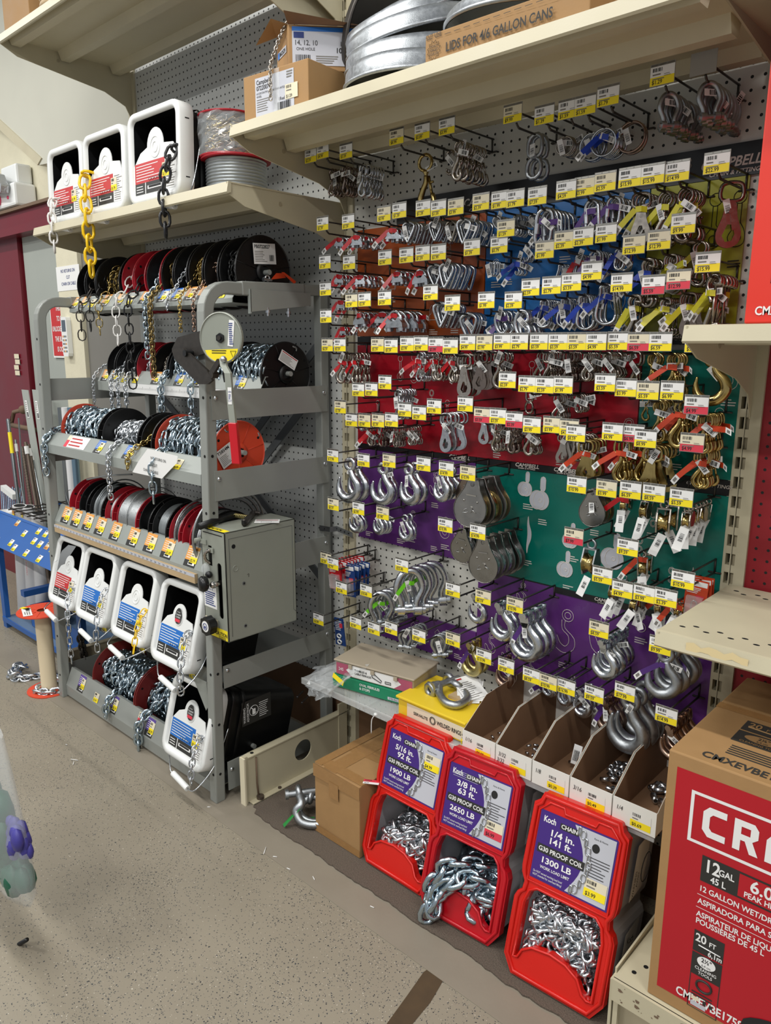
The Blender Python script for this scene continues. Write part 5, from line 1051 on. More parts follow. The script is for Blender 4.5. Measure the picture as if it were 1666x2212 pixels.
b.rect(o, X, Y, .07, .115, .172, .165, I, .0008); b.rect(o, X, Y, .07, .17, .172, .215, I, .0008); b.add([o + X * (.12 + .034 * math.cos(a)) + Y * (.145 + .014 * math.sin(a)) + Z * .0012 for a in [2 * PI * i / 20 for i in range(20)]], [tuple(range(20))], 'kraft'); b.text('2½"', o, X, Y, .12, .144, .01, I, .0016, .9, .02, align='c'); b.text('6,4 cm', o, X, Y, .12, .134, .006, I, .0016, .9, align='c'); b.text('CLEANING TOOLS', o, X, Y, .12, .12, .007, 'kraft', .0014, .9, .01, align='c')
b.text('20', o, X, Y, .078, .19, .019, 'kraft', .0014, .9, .03); b.text('FT', o, X, Y, .11, .19, .011, 'kraft', .0014); b.text('6,1m', o, X, Y, .168, .173, .011, 'kraft', .0014, .9, .02, align='r'); b.tube([o + X * .08 + Y * .186 + Z * .0016, o + X * .12 + Y * .184 + Z * .0016, o + X * .165 + Y * .187 + Z * .0016], .0014, 'kraft', 4)
b.tube([o + X * (.24 + .038 * math.cos(a)) + Y * (.15 + .024 * math.sin(a)) + Z * .001 for a in [2 * PI * i / 24 for i in range(24)]], .004, I, 5, True)
for q in ((.18, .112, .181, .168), (.18, .112, .34, .113), (.18, .167, .34, .168)): b.rect(o, X, Y, *q, I, .0009)
b.text('12 GALLON WET/DRY VAC', o, X, Y, .13, .335, .012, I, .001, .9, .02); b.text('ASPIRADORA PARA SECO', o, X, Y, .12, .305, .012, I, .001, .9, .02); b.text('ASPIRATEUR DE LIQUIDES', o, X, Y, .11, .275, .012, I, .001, .9, .02); b.rect(o, X, Y, .15, .355, .24, .40, I, .001); b.text('12 GAL', o, X, Y, .16, .375, .015, 'kraft', .0014, .9, .02); b.text('45 L', o, X, Y, .175, .358, .010, 'kraft', .0014, .9, .02)
for p, q_ in (((.118, .327), (.4, .328)), ((.108, .297), (.4, .298))): b.rect(o, X, Y, *p, *q_, I, .001)
b.rect(o, X, Y, .0, .235, .54, .262, 'tape', .0006); b.build('top_printing', t)
t = thing('vacuum_carton', 'bright red carton standing on the shelf at the right edge', 'carton', (1.6, -.2, 1.4745))
ua = AT('y', -.375, 1607, 697); ub = AT('y', -.375, 1648, 180); b = MB(); b.bx(ua.x, 1.9, -.375, -.03, 1.4745, 1.90, 'craft_red2'); b.build('box', t, bevel=.003)
b = MB(); o = V((ua.x, -.375, 1.4745)); b.text('CMXEVBE17594', o, X, Z, .016, .014, .014, 'paper', .001, .85, .03)
for q in ((.036, .064, .0375, .17), (.036, .064, .2, .0655), (.036, .1685, .2, .17)): b.rect(o, X, Z, *q, 'ink', .0008)
b.rect(o, X, Z, .05, .078, .1, .094, 'label_grey', .001)
for k in range(5): b.rect(o, X, Z, .055, .105 + k * .012, .1, .108 + k * .012, 'ink', .001)
b.rect(o, X, Z, .05, .19, .12, .30, 'card_black', .001); b.build('printing', t)

# ================================================================== clear shelf, boxes and open bins under the pegs
t = thing('clear_shelf', 'clear plastic shelf carrying the boxes and cardboard bins', 'shelf', (.68, -.15, .40))
b = MB(); b.bx(.09, 1.243, -.30, -.004, .405, .410, 'clear'); b.bx(.09, 1.243, -.303, -.300, .392, .412, 'clear'); b.build('sheet', t)
b = MB(); [b.bx(.36 + k * .42, .366 + k * .42, -.30, -.0, .396, .404, 'holder') for k in range(3)]; b.build('support_wire', t)
for px, py in ((812, 1512), (843 + 355, 1690)):
    q = AT('y', -.30, px, py); q.z = .398; b = MB(); b.ball(q, .007, 'white_plastic', 8, (1, 1, .8)); b.tube(smooth_path([q, q + V((-.012, -.004, -.02)), q + V((-.016, -.002, -.065))], 5) if px < 900 else smooth_path([q, q + V((.03, -.01, -.025)), q + V((.07, -.01, -.03))], 5), .0016, 'white_plastic', 5); b.build('zip_tie', t)
# green box
rot = Matrix.Rotation(.19, 3, 'Z')
def rbox(b, c, d, m, r=rot): return b.box(c, d, m, r)
t = thing('ferrule_box', 'flat green box of ferrules under the taupe box', 'box', (.34, -.17, .412)); b = MB(); cx = V((.335, -.175, .433)); rbox(b, cx, (.29, .15, .038), 'green_box'); b.build('box', t, bevel=.002)
ux, uy2 = rot @ X, rot @ Y; b = MB(); o = cx - uy2 * .0755 - ux * .145 - Z * .019; b.text('OVAL FERRULES', o, ux, Z, .10, .024, .008, 'paper', .001, .9, .02); b.text('& STOPS', o, ux, Z, .10, .012, .008, 'paper', .001, .9, .02); b.rect(o, ux, Z, .2, .006, .275, .015, 'label_grey', .0008); b.text('1/16 thru 1/4', o, ux, Z, .205, .008, .006, 'ink', .0012, .9); b.build('lettering', t)
t = thing('thimble_box', 'taupe hinged box of thimbles on top of green box', 'box', (.33, -.17, .452)); b = MB(); cx = V((.335, -.172, .478)); rbox(b, cx - Z * .003, (.275, .145, .044), 'taupe_box'); rbox(b, cx + Z * .0215, (.285, .155, .006), 'taupe_box')
b.build('box', t, bevel=.003); b = MB(); o = cx - uy2 * .0735 - ux * .1375 - Z * .025
b.rect(o, ux, Z, .004, .004, .272, .04, 'paper'); b.add([o + ux * p + Z * q_ - uy2 * .0006 for p, q_ in ((.004, .004), (.062, .004), (.04, .022), (.062, .04), (.004, .04))], [(0, 1, 2, 3, 4)], 'pink'); b.add([o + ux * p + Z * q_ - uy2 * .0006 for p, q_ in ((.21, .004), (.272, .004), (.272, .04), (.21, .04), (.235, .022))], [(0, 1, 2, 3, 4)], 'pink')
b.text('245', o, ux, Z, .012, .016, .010, 'paper', .001, .9); b.text('THIMBLES &', o, ux, Z, .07, .025, .0065, 'ink', .001, .95, .02); b.text('CABLE FERRULES', o, ux, Z, .07, .015, .0065, 'ink', .001, .9, .02); b.tube([o + ux * p + Z * q_ - uy2 * .0012 for p, q_ in ((.165, .01), (.135, .02), (.133, .028), (.142, .032), (.168, .016))], .0014, 'ink', 4, True); b.tube([o + ux * p + Z * q_ - uy2 * .0012 for p, q_ in ((.18, .012), (.2, .012), (.2, .018), (.18, .018))], .0012, 'ink', 4, True); b.build('label', t)
b = MB()
for k in (-.08, .0, .08): rbox(b, cx + ux * k - uy2 * .078 + Z * .012, (.012, .004, .012), 'taupe_box')
b.build('latch', t)
# yellow box with shackle on top
t = thing('ring_box', 'yellow box of welded rings holding up a big shackle', 'box', (.6, -.18, .412)); b = MB(); a, r_, q, s_ = V((.475, -.272, .412)), V((.715, -.278, .412)), V((.715, -.10, .412)), V((.478, -.10, .412)); b.hexa([a, r_, q, s_] + [p + Z * .052 for p in (a, r_, q, s_)], 'yellow_box'); k = V((.003, .003, 0)); b.bx(.472, .718, -.281, -.097, .464, .472, 'yellow_box'); b.build('box', t, bevel=.0025)
b = MB(); o = a + V((0, -.001, 0)); ux = (r_ - a).normalized(); b.rect(o, ux, Z, .035, .006, .24, .046, 'cream'); b.text('SERVALITE', o, ux, Z, .06, .02, .009, 'ink', .001, .9, .02); b.text('WELDED RINGS', o, ux, Z, .145, .02, .012, 'ink', .001, .75, .02, maxw=.085); b.tube([o + ux * (.13 + .010 * math.cos(a_)) + Z * (.026 + .011 * math.sin(a_)) - Y * .001 for a_ in [2 * PI * i / 16 for i in range(16)]], .001, 'ink', 4, True); b.tube([o + ux * (.13 + .007 * math.cos(a_)) + Z * (.026 + .008 * math.sin(a_)) - Y * .001 for a_ in [2 * PI * i / 16 for i in range(16)]], .0007, 'ink', 4, True); b.build('label', t)
def big_shackle(label, pts, pin0, pin1, r=.010, m='galv', nut=False, name='anchor_shackle', extra=None):
    t = thing(name, label, 'shackle', pts[len(pts) // 2]); b = MB(); b.tube(smooth_path(pts, 5), r, m, 12)
    for p in (pts[0], pts[-1]): b.tube(smooth_path(circle(p, r * 1.05, (V(pin1) - V(pin0)).normalized().orthogonal(), (V(pin1) - V(pin0)).normalized().cross((V(pin1) - V(pin0)).normalized().orthogonal()), 10), 1), r * .75, m, 8, True)
    b.build('bow', t); b = MB(); b.cyl(pin0, pin1, r * .85, m, 14); d = (V(pin1) - V(pin0)).normalized(); b.cyl(V(pin0) - d * .008, V(pin0) + d * .002, r * 1.35, m, 6 if nut else 16); b.build('pin', t); return t
zt = .486; S = lambda px, py, z=zt: AT('z', z, px, py)
big_shackle('large galvanized anchor shackle lying on the yellow ring box', [S(930, 1490), S(947, 1478, .5), S(950, 1500), S(965, 1518), S(990, 1523), S(1010, 1508), S(1000, 1490), S(985, 1478, .5), S(970, 1470)], S(938, 1483, .5), S(992, 1465, .5), .011)
q = AT('z', .475, 1010, 1500); t = thing('paper_forms', 'white printed order forms beside the shackle on the yellow box', 'paper', q)
for k in range(4):
    b = MB(); o = q + V((.0, .0, .010 + k * .004)); an = .5 + k * .22; ux = V((math.cos(an), math.sin(an), .1)); uy_ = V((-math.sin(an), math.cos(an), .25)); b.rect(o, ux, uy_, -.03, -.05, .04, .045, 'paper', .0); b.rect(o, ux, uy_, -.025, .034, .0, .04, 'red_ink', .0008); b.lines(o, ux, uy_, -.025, -.045, .055, .07, 9, 'ink_grey', .0008, .25, k); b.build('sheet', t)
b = MB(); b.bx(q.x - .03, q.x + .04, q.y - .05, q.y + .03, .4725, .481, 'wood'); b.build('pad', t)
q = AT('y', -.265, 975, 1580); t = thing('pulley_block', 'loose double pulley standing on the clear shelf by the yellow box', 'pulley', V((q.x, -.25, .411)))
b = MB(); c = V((q.x + .01, -.25, .411)); b.lathe([(0, 0), (.022, 0), (.024, .002), (.015, .006), (.015, .010), (.024, .014), (.022, .016), (0, .016)], c + Z * .002, Z, 'nickel', 24); b.build('sheave', t); b = MB(); b.lathe([(0, 0), (.022, 0), (.024, .002), (.015, .006), (.015, .010), (.024, .014), (.022, .016), (0, .016)], c + Z * .022, Z, 'nickel', 24); b.build('sheave', t)
b = MB()
for zz in (0, .0195, .039): b.prism([(c.x + .026 * math.cos(a_) * (1.5 if math.cos(a_) > 0 else 1), c.y + .026 * math.sin(a_)) for a_ in [2 * PI * i / 20 for i in range(20)]], (0, 0, c.z + zz), X, Y, Z, .0015, 'nickel_dark')
b.cyl(c, c + Z * .043, .005, 'nickel'); b.build('cheek', t); b = MB(); sticker(b, c + V((.035, -.03, .0)), V((.9, -.2, -.2)).normalized(), Z, 0, .0, .03, .034, '$9.59'); b.build('price_sticker', t)
# open cardboard bins of ferrules
rn = random.Random(12)
BX = [.728, .833, .940, 1.042, 1.149, 1.252]; PR = ['$0.29', '$0.34', '$0.39', '$0.49', '$0.69']; HW = ['1/16', '3/32', '1/8', '3/16', '1/4']; OW = ['leftmost', 'second', 'third', 'fourth', 'rightmost']
for i in range(5):
    x0_, x1_ = BX[i] + .001, BX[i + 1] - .003; y0_ = -.305 - .002 * i; t = thing('cardboard_bin', f'{OW[i]} open cardboard bin of wire rope ferrules, marked {PR[i]}', 'bin', ((x0_ + x1_) / 2, -.16, .411), 'bins on the clear shelf')
    b = MB(); zb = .4115; side = [(y0_, zb), (y0_, zb + .055), (y0_ + .10, zb + .120), (-.02, zb + .130), (-.02, zb)]
    for xx, ms in ((x0_, 'kraft_dark'), (x1_ - .002, 'kraft_dark')): b.prism(side, (xx, 0, 0), Y, Z, X, .001, ms); b.prism(side, (xx + (-.0005 if xx == x0_ else .0012), 0, 0), Y, Z, X, .0006, 'white_card')
    b.bx(x0_, x1_, -.021, -.02, zb, zb + .13, 'white_card'); b.bx(x0_, x1_, y0_, -.02, zb, zb + .0015, 'kraft_dark'); b.bx(x0_, x1_, y0_ - .001, y0_ + .001, zb, zb + .058, 'white_card'); b.build('tray', t)
    b = MB(); o = V((x0_, y0_ - .001, zb)); sticker(b, o, X, Z, .042, .006, .046, .036, PR[i], i, col='yellow', top='white_card'); b.text(HW[i], o, X, Z, .008, .032, .011, 'ink', .001, .8, shear=.15)
    if i == 1: b.text(HW[i], o, X, Z, .004, .016, .011, 'ink', .001, .8, shear=.15)
    b.build('price_sticker', t)
    n = [26, 34, 8, 34, 12][i]; rr = [.0028, .0035, .0045, .0055, .0075][i]; ll = [.010, .012, .028, .018, .026][i]
    proto = None
    for k in range(n):
        zz = zb + .0015 + rr + rn.uniform(0, .014 + .018 * (i == 3)) ; yy = -.13 - abs(rn.gauss(.0, .05)); yy = max(yy, y0_ + .03); xx = (x0_ + x1_) / 2 + rn.uniform(-.3, .3) * (x1_ - x0_) + .006
        if proto is None:
            m_ = MB(); m_.lathe([(rr * .6, -ll / 2), (rr, -ll / 2), (rr, ll / 2), (rr * .6, ll / 2), (rr * .6, -ll / 2)], (0, 0, 0), X, 'zinc', 10); proto = m_.mesh('ferrule')
        f = link('ferrule', proto, None, f'small bare aluminium ferrule lying loose in the {OW[i]} cardboard bin, {PR[i]}', 'ferrule', f'ferrules in the {OW[i]} bin'); f.location = (xx, yy, zz); f.rotation_euler = (0, rn.uniform(-.4, .4), rn.uniform(0, PI))
q = AT('y', -.2, 1243, 1610); t = thing('paper_tag', 'white bar code tag sticking up from the third cardboard bin', 'tag', V((q.x, -.2, .44))); b = MB(); b.rect(V((q.x, -.2, .432)), X, V((.15, 0, 1)), -.010, 0, .012, .055, 'paper', 0); b.barcode(V((q.x, -.2, .432)), X, V((.15, 0, 1)), -.007, .01, .015, .03, 'ink', .001, 4, 7); b.build('sheet', t)

# ================================================================== crumpled bag hanging over the clear shelf end
q = [AT('y', -.30, *p) for p in ((655, 1450), (675, 1492), (705, 1498), (735, 1515), (748, 1470), (775, 1468), (770, 1450), (740, 1440), (690, 1437))]
t = thing('plastic_bag', 'crumpled clear plastic bag hanging off the shelf end by the rack', 'bag', q[3]); b = MB(); rn = random.Random(4); P = []
n = 14
for i in range(n + 1):
    for j in range(n + 1):
        u, v = i / n, j / n; top_ = q[0].lerp(q[6], u) + Y * .12 * (1 - v) * (1 - abs(u - .5)); bot = q[1].lerp(q[4], u) - Z * .035 * math.sin(u * PI) - Y * .02; P.append(top_.lerp(bot, v) + V((rn.uniform(-.006, .006), rn.uniform(-.014, .014), rn.uniform(-.006, .006))))
b.add(P, [(i * (n + 1) + j, (i + 1) * (n + 1) + j, (i + 1) * (n + 1) + j + 1, i * (n + 1) + j + 1) for i in range(n) for j in range(n)], 'clear_bag', False); b.build('film', t)
b = MB(); o = AT('y', -.315, 718, 1462); b.rect(o, V((1, 0, -.35)), V((.2, .2, 1)), 0, 0, .045, .014, 'yellow', 0); b.build('price_sticker', t)
# wall hooks low on the brown back
for px, py in ((655, 1493), (665, 1505)):
    q = AT('y', -.01, px, py); b = MB(); b.tube(smooth_path([q, q + V((.01, -.03, -.004)), q + V((.025, -.05, .0)), q + V((.03, -.055, .008))], 4), .003, 'galv', 6); b.build('wall_hook', label=('upper' if py < 1500 else 'lower') + ' small bare wire hook low on the wall beside the rack', cat='hook', at=q)

# ================================================================== floor goods
P = [V((.262, -.405, .006)), V((.455, -.41, .006)), V((.455, -.09, .006)), V((.262, -.125, .006))]
t = carton('taped plain brown carton on the carpet beside first red chain tub', 'carton', P, .225, 'kraft')
b = MB(); zt = .2312
def strip(b, p, q, w_, m='tape', lift=.0006):
    d = (q - p).normalized(); s_ = V((-d.y, d.x, 0)) * w_ / 2; b.add([p - s_ + Z * lift, q - s_ + Z * lift, q + s_ + Z * lift, p + s_ + Z * lift], [(0, 1, 2, 3)], m)
top = [p + Z * .225 for p in P]; strip(b, top[0].lerp(top[3], .5), top[1].lerp(top[2], .5), .055); strip(b, top[0].lerp(top[1], .35), top[3].lerp(top[2], .35), .05, lift=.001); strip(b, top[0].lerp(top[3], .08), top[1].lerp(top[2], .08), .035, lift=.0014); strip(b, top[0].lerp(top[1], .08), top[3].lerp(top[2], .08), .03, lift=.0018)
b.rect((0, -.4107, 0), X, Z, .262, .19, .455, .231, 'tape'); b.rect((0, -.4117, 0), X, Z, .33, .15, .37, .2, 'tape'); b.rect((.2612, 0, 0), -Y, Z, .13, .19, .40, .23, 'tape'); b.rect((0, -.4107, 0), X, Z, .262, .008, .455, .03, 'tape')
b.tube([top[0].lerp(top[3], .5) + Z * .0008, top[1].lerp(top[2], .5) + Z * .0008], .0006, 'kraft_dark', 3); b.build('tape', t)
b = MB(); o = AT('z', .232, 800, 1690); sticker(b, o, V((.8, .5, 0)).normalized(), V((-.5, .8, 0)).normalized(), -.02, -.01, .046, .022, '24.77', 4, .001, col='paper', top='sale_red'); b.build('price_sticker', t)
for k in range(2):
    pass
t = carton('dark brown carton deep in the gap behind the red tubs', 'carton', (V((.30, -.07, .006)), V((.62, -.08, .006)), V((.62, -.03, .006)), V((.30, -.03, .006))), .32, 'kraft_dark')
# two big shackles on the carpet with green tags
F = lambda px, py, z=.03: AT('z', z, px, py)
t1_ = big_shackle('upright galvanized shackle with hex bolt head left of the taped carton', [F(645, 1712, .08), F(652, 1735, .07), F(640, 1752, .05), F(652, 1776, .025), F(685, 1782, .02), F(712, 1765, .04), F(702, 1735, .06), F(700, 1712, .075)], F(622, 1716, .078), F(700, 1706, .078), .0125, 'galv', True)
b = MB(); q = F(636, 1755, .05); b.add([q + V((-.02, -.03, -.035)), q + V((-.008, -.034, -.038)), q + V((.016, .01, .014)), q + V((.004, .016, .012))], [(0, 1, 2, 3)], 'green_tag'); b.build('tag', t1_)
t2_ = big_shackle('second galvanized shackle lying flat against the taped carton', [F(672, 1722, .06), F(652, 1735, .05), F(646, 1752, .035), F(660, 1770, .022), F(685, 1776, .02), F(708, 1762, .03), F(706, 1738, .045)], F(666, 1718, .062), F(712, 1730, .05), .0115, 'galv')
b = MB(); q = F(672, 1772, .02); b.box(q, (.03, .02, .002), 'green_tag', Matrix.Rotation(-.8, 3, 'Z')); b.build('tag', t2_)

# ------------------------------------------------------------------ red chain tubs
def tub(label, c, W, H, lean, size, feet, lb, price, pcol, m, lk, fillh, rz=0, spill=None, seed=1, scrib=False):
    a = math.atan2(lean, H); c = V(c); ux = V((math.cos(rz), math.sin(rz), 0)); ny = V((-math.sin(rz), math.cos(rz), 0)); uz = Z * math.cos(a) + ny * math.sin(a); nb = (ny * math.cos(a) - Z * math.sin(a))
    t = thing('chain_tub', label, 'chain tub', c, 'red fronted chain tubs on the carpet'); w2 = W / 2
    def out(k, e=0): 
        base = [(-.80, 0), (.80, 0), (1, .085), (1, .40), (.95, .435), (.87, .455), (.85, .50), (.93, .54), (.95, .58), (.93, .93), (.82, .955), (.76, 1), (-.76, 1), (-.82, .955), (-.93, .93), (-.95, .58), (-.93, .54), (-.85, .50), (-.87, .455), (-.95, .435), (-1, .40), (-1, .085)]
        return [(x * (w2 - e), e + z * (H - 2 * e)) for x, z in base]
    opening = [(x * w2, z * H) for x, z in ((-.78, .10), (-.68, .105), (-.62, .15), (-.45, .185), (-.1, .20), (.2, .19), (.44, .155), (.56, .095), (.66, .08), (.76, .085), (.76, .38), (.70, .45), (.58, .485), (-.54, .485), (-.68, .46), (-.76, .39))]
    b = MB(); b.prism(out(0), c - nb * .0, ux, uz, nb, .022, m, [opening], smooth=False); tubm = b.build('front', t, bevel=.004)
    b = MB(); ring = [c + ux * x + uz * z - nb * .001 for x, z in out(0, .008)]; b.tube(ring, .005, m, 8, True); ring = [c + ux * x * 1.0 + uz * z - nb * .001 for x, z in [(p * 1.05, (q_ - .28 * H) * 1.03 + .28 * H) for p, q_ in opening]]; b.tube(ring, .0035, m, 6, True)
    lw = w2 * .80; b.tube([c + ux * x + uz * z - nb * .0005 for x, z in ((-lw, H * .515), (lw, H * .515), (lw, H * .90), (lw * .75, H * .955), (lw * .45, H * .955), (lw * .4, H * .925), (-lw * .35, H * .925), (-lw * .4, H * .955), (-lw * .75, H * .955), (-lw, H * .90))], .0032, m, 6, True); b.build('molded_rib', tubm)
    # white body
    b = MB(); D = .24; ins = [(x * .98, z) for x, z in out(0, .004)]; L0 = [c + ux * x + uz * z + nb * .018 for x, z in ins]; L1 = [c + ux * x * .97 + uz * (z * .96 + .005) + nb * .06 for x, z in ins]; L2 = [c + ux * max(-w2 * .86, min(w2 * .86, x * .9)) + uz * (z * .92 + .01) + nb * D for x, z in ins]
    loft(b, [L0, L1, L2], 'bucket_white', False, cap1=True); Li = [[c + ux * x * sc + uz * (z * sc2 + dz) + nb * d for x, z in ins] for sc, sc2, dz, d in ((.93, .97, .004, .022), (.86, .9, .015, D - .01))]; loft(b, Li, 'bucket_inside', False, cap1=True); bodyo = b.build('body', t)
    b = MB(); oo = c + ux * w2 * .885 + nb * .075; sy = (nb).normalized()
    b.add([oo + sy * p + uz * q_ + ux * (-.022 * p / .2 + .006) for p, q_ in ((0, .24), (.13, .24), (.13, .37), (0, .37))], [(0, 1, 2, 3)], 'paper')
    oq = oo + ux * .0075; b.text('WARNING', oq, uz, -sy, .25, -.014, .010, 'ink', .001, .9, .01); b.text('AVISO', oq, uz, -sy, .27, -.030, .010, 'ink', .001, .9, .01); b.tube([oq + sy * (.075 + .028 * math.cos(an)) + uz * (.305 + .035 * math.sin(an)) for an in [2 * PI * i / 16 for i in range(16)]], .001, 'ink', 4, True)
    b.add([oo + sy * p + uz * q_ + ux * (-.022 * p / .2 + .012) for p, q_ in ((0, .04), (.14, .04), (.14, .17), (0, .17))], [(0, 1, 2, 3)], 'paper'); oq = oo + ux * .0135
    b.text('Koch', oq, sy, uz, .01, .145, .016, 'ink', .001, .85, .02); b.text('GRADE 30 PROOF COIL', oq, sy, uz, .005, .122, .008, 'ink', .001, .8, maxw=.1); b.text(size[0].replace(' in.', '" x ') + size[1].replace(' ft.', "'"), oq, sy, uz, .005, .108, .009, 'ink', .001, .8); b.lines(oq, sy, uz, .005, .05, .1, .045, 5, 'ink_grey', .001, .3); b.add([oq + sy * p + uz * q_ + ux * .0005 for p, q_ in ((-.0, .034), (.13, .034), (.13, .038), (-.0, .038))], [(0, 1, 2, 3)], 'ink'); b.build('side_print', bodyo)
    # label
    b = MB(); o = c + ux * (-w2 * .74) + uz * (H * .545) - nb * .0006; w_ = w2 * 1.48; h = H * .355
    b.rect(o, ux, uz, -.003, -.003, w_ + .003, h + .003, 'koch_purple'); b.rect(o, ux, uz, w_ * .5, .001, w_ - .001, h - .001, 'label_grey', .0007)
    arc = [(w_ * .55 + .0 * k, 0) for k in range(1)]; P = [(0, 0)] + [(w_ * (.44 + .19 * math.sin(k / 10 * PI * .95 + .1)), h * k / 10) for k in range(11)] + [(0, h)]
    P2 = [(w_ * (.44 + .19 * math.sin(k / 10 * PI * .95 + .1)), h * k / 10) for k in range(11)]; b.add([o + ux * p + uz * q_ - nb * .001 for p, q_ in [(w_ * .995, .001)] + [(w_ * .995, h - .001)] + list(reversed([(x, max(.001, min(h - .001, z))) for x, z in P2]))], [tuple(range(13))], 'label_grey')
    b.add([o + ux * p + uz * q_ - nb * .0012 for p, q_ in P], [tuple(range(len(P)))], 'koch_purple')
    for k, (x, z) in enumerate(P2):
        if k % 1 == 0 and k < 11: b.tube([o + ux * (x + .014 + .006 * math.cos(an) * (1 if k % 2 else .5)) + uz * (min(h - .01, max(.01, z)) + .010 * math.sin(an)) - nb * .0022 for an in [2 * PI * i / 10 for i in range(10)]], .0018, 'zinc', 5, True)
    b.text('Koch', o, ux, uz, w_ * .04, h * .86, .014, 'paper', .0018, .75, .03); b.rect(o, ux, uz, w_ * .27, h * .84, w_ * .52, h * .93, 'card_black', .0016); b.text('CHAIN', o, ux, uz, w_ * .395, h * .86, .0095, 'paper', .002, 1.2, .02, align='c', maxw=w_ * .22)
    if scrib: b.lines(o, ux, uz, w_ * .06, h * .82, w_ * .44, h * .12, 4, 'label_grey', .0024, .2, 9)
    b.text(size[0], o, ux, uz, w_ * .49, h * .69, .0145, 'paper', .0018, 1.25, .022, align='r', maxw=w_ * .36); b.text(size[1], o, ux, uz, w_ * .47, h * .57, .0145, 'paper', .0018, 1.25, .022, align='r', maxw=w_ * .32)
    b.rect(o, ux, uz, w_ * .02, h * .39, w_ * .66, h * .52, 'card_black', .0018); b.text('G30 PROOF COIL', o, ux, uz, w_ * .34, h * .425, .0105, 'paper', .0026, 1.5, .02, align='c', maxw=w_ * .6)
    b.text(lb, o, ux, uz, w_ * .30, h * .26, .0135, 'paper', .0018, 1.5, .03, align='c', maxw=w_ * .42); b.text('WORK LOAD LIMIT', o, ux, uz, w_ * .30, h * .17, .0068, 'paper', .0018, 1.1, .015, align='c', maxw=w_ * .40); b.text('Do NOT exceed working load limit!', o, ux, uz, w_ * .02, h * .08, .005, 'paper', .0018, .8, maxw=w_ * .4); b.text('NOT intended for overhead lifting!', o, ux, uz, w_ * .02, h * .03, .005, 'paper', .0018, .8, maxw=w_ * .4)
    b.add([o + ux * (w_ * .76 + .009 * math.cos(an)) + uz * (h * .78 + .010 * math.sin(an)) - nb * .0015 for an in [2 * PI * i / 16 for i in range(16)]], [tuple(range(16))], 'ink'); b.text('Farm & Home', o, ux, uz, w_ * .72, h * .9, .004, 'ink', .0018); b.lines(o, ux, uz, w_ * .7, h * .36, w_ * .27, h * .30, 7, 'ink', .0018, .25, seed)
    v = {'$4.99': .60, '$6.99': .10, '$3.99': .08}[price]; sticker(b, o, ux, uz, w_ * .70, h * v, w_ * .28, h * .26, price, seed, .0022, col=pcol); b.build('label', t)
    # heaped chain
    b = MB(); rn = random.Random(seed); L_, W_, r_ = lk; n = int(fillh[0])
    for k in range(n):
        d = rn.uniform(.022, .17); x = rn.uniform(-.62, .62) * w2; hh = H * (.04 + fillh[1] * (.55 + .45 * (d / .17))) * (1 + .25 * (x / w2 if fillh[2] else 0)); z = hh - (hh - .02) * rn.random() ** 1.8 * .9
        p = c + ux * x + uz * z + nb * d; put_link(b, p, V((rn.uniform(-1, 1), rn.uniform(-1, 1), rn.uniform(-.8, .5))), V((rn.uniform(-1, 1), rn.uniform(-1, 1), rn.uniform(-1, 1))), L_, W_, r_, 'zinc' if lk[0] < .045 else 'chain_blue', 7)
    if spill: 
        for path in spill: chain_on(b, smooth_path([c + ux * x + uz * z + nb * d if q_ else V((x, d, z)) for x, z, d, q_ in path], 5), L_, W_, r_, 'chain_blue', .0, rn, 8)
    b.build('chain', t); return t
tub('leftmost red chain tub, purple label reading 5/16 in.', (.580, -.41, .010), .250, .43, .115, ('5/16 in.', '92 ft.'), 0, '1900 LB', '$4.99', 'yellow', 'bucket_red', (.042, .027, .0052), (380, .34, 1), .0, [[(.02, .40 * .9, .12, 1), (.03, .3, .11, 1), (.05, .2, .1, 1), (.03, .13, .08, 1)], [(.045, .36, .13, 1), (.055, .27, .12, 1), (.06, .17, .1, 1), (.05, .12, .08, 1)]], 21)
tub('middle red chain tub with thick chain spilling out the front', (.818, -.435, .010), .238, .435, .115, ('3/8 in.', '63 ft.'), 0, '2650 LB', '$6.99', 'sale_red', 'bucket_red_deep', (.056, .036, .0074), (240, .30, 1), .06, [[(.04, .16, .06, 1), (.0, .155, .02, 1), (-.045, .14, -.01, 1), (-.07, .10, -.016, 1), (-.082, .05, -.02, 1), (-.075, .02, -.022, 1)], [(.05, .13, .03, 1), (.01, .13, .0, 1), (-.03, .10, -.014, 1), (-.06, .055, -.02, 1), (-.05, .018, -.03, 1)], [(-.03, .12, -.004, 1), (-.055, .06, -.024, 1), (-.07, .0, -.032, 1)], [(.04, .3, .13, 1), (.05, .2, .11, 1), (.03, .13, .06, 1)]], 22, True)
tub('rightmost red chain tub full of small silver chain, reading 1/4 in.', (1.095, -.452, .010), .245, .43, .125, ('1/4 in.', '141 ft.'), 0, '1300 LB', '$3.99', 'yellow', 'bucket_red', (.036, .022, .0042), (1300, .52, 0), .06, None, 23)

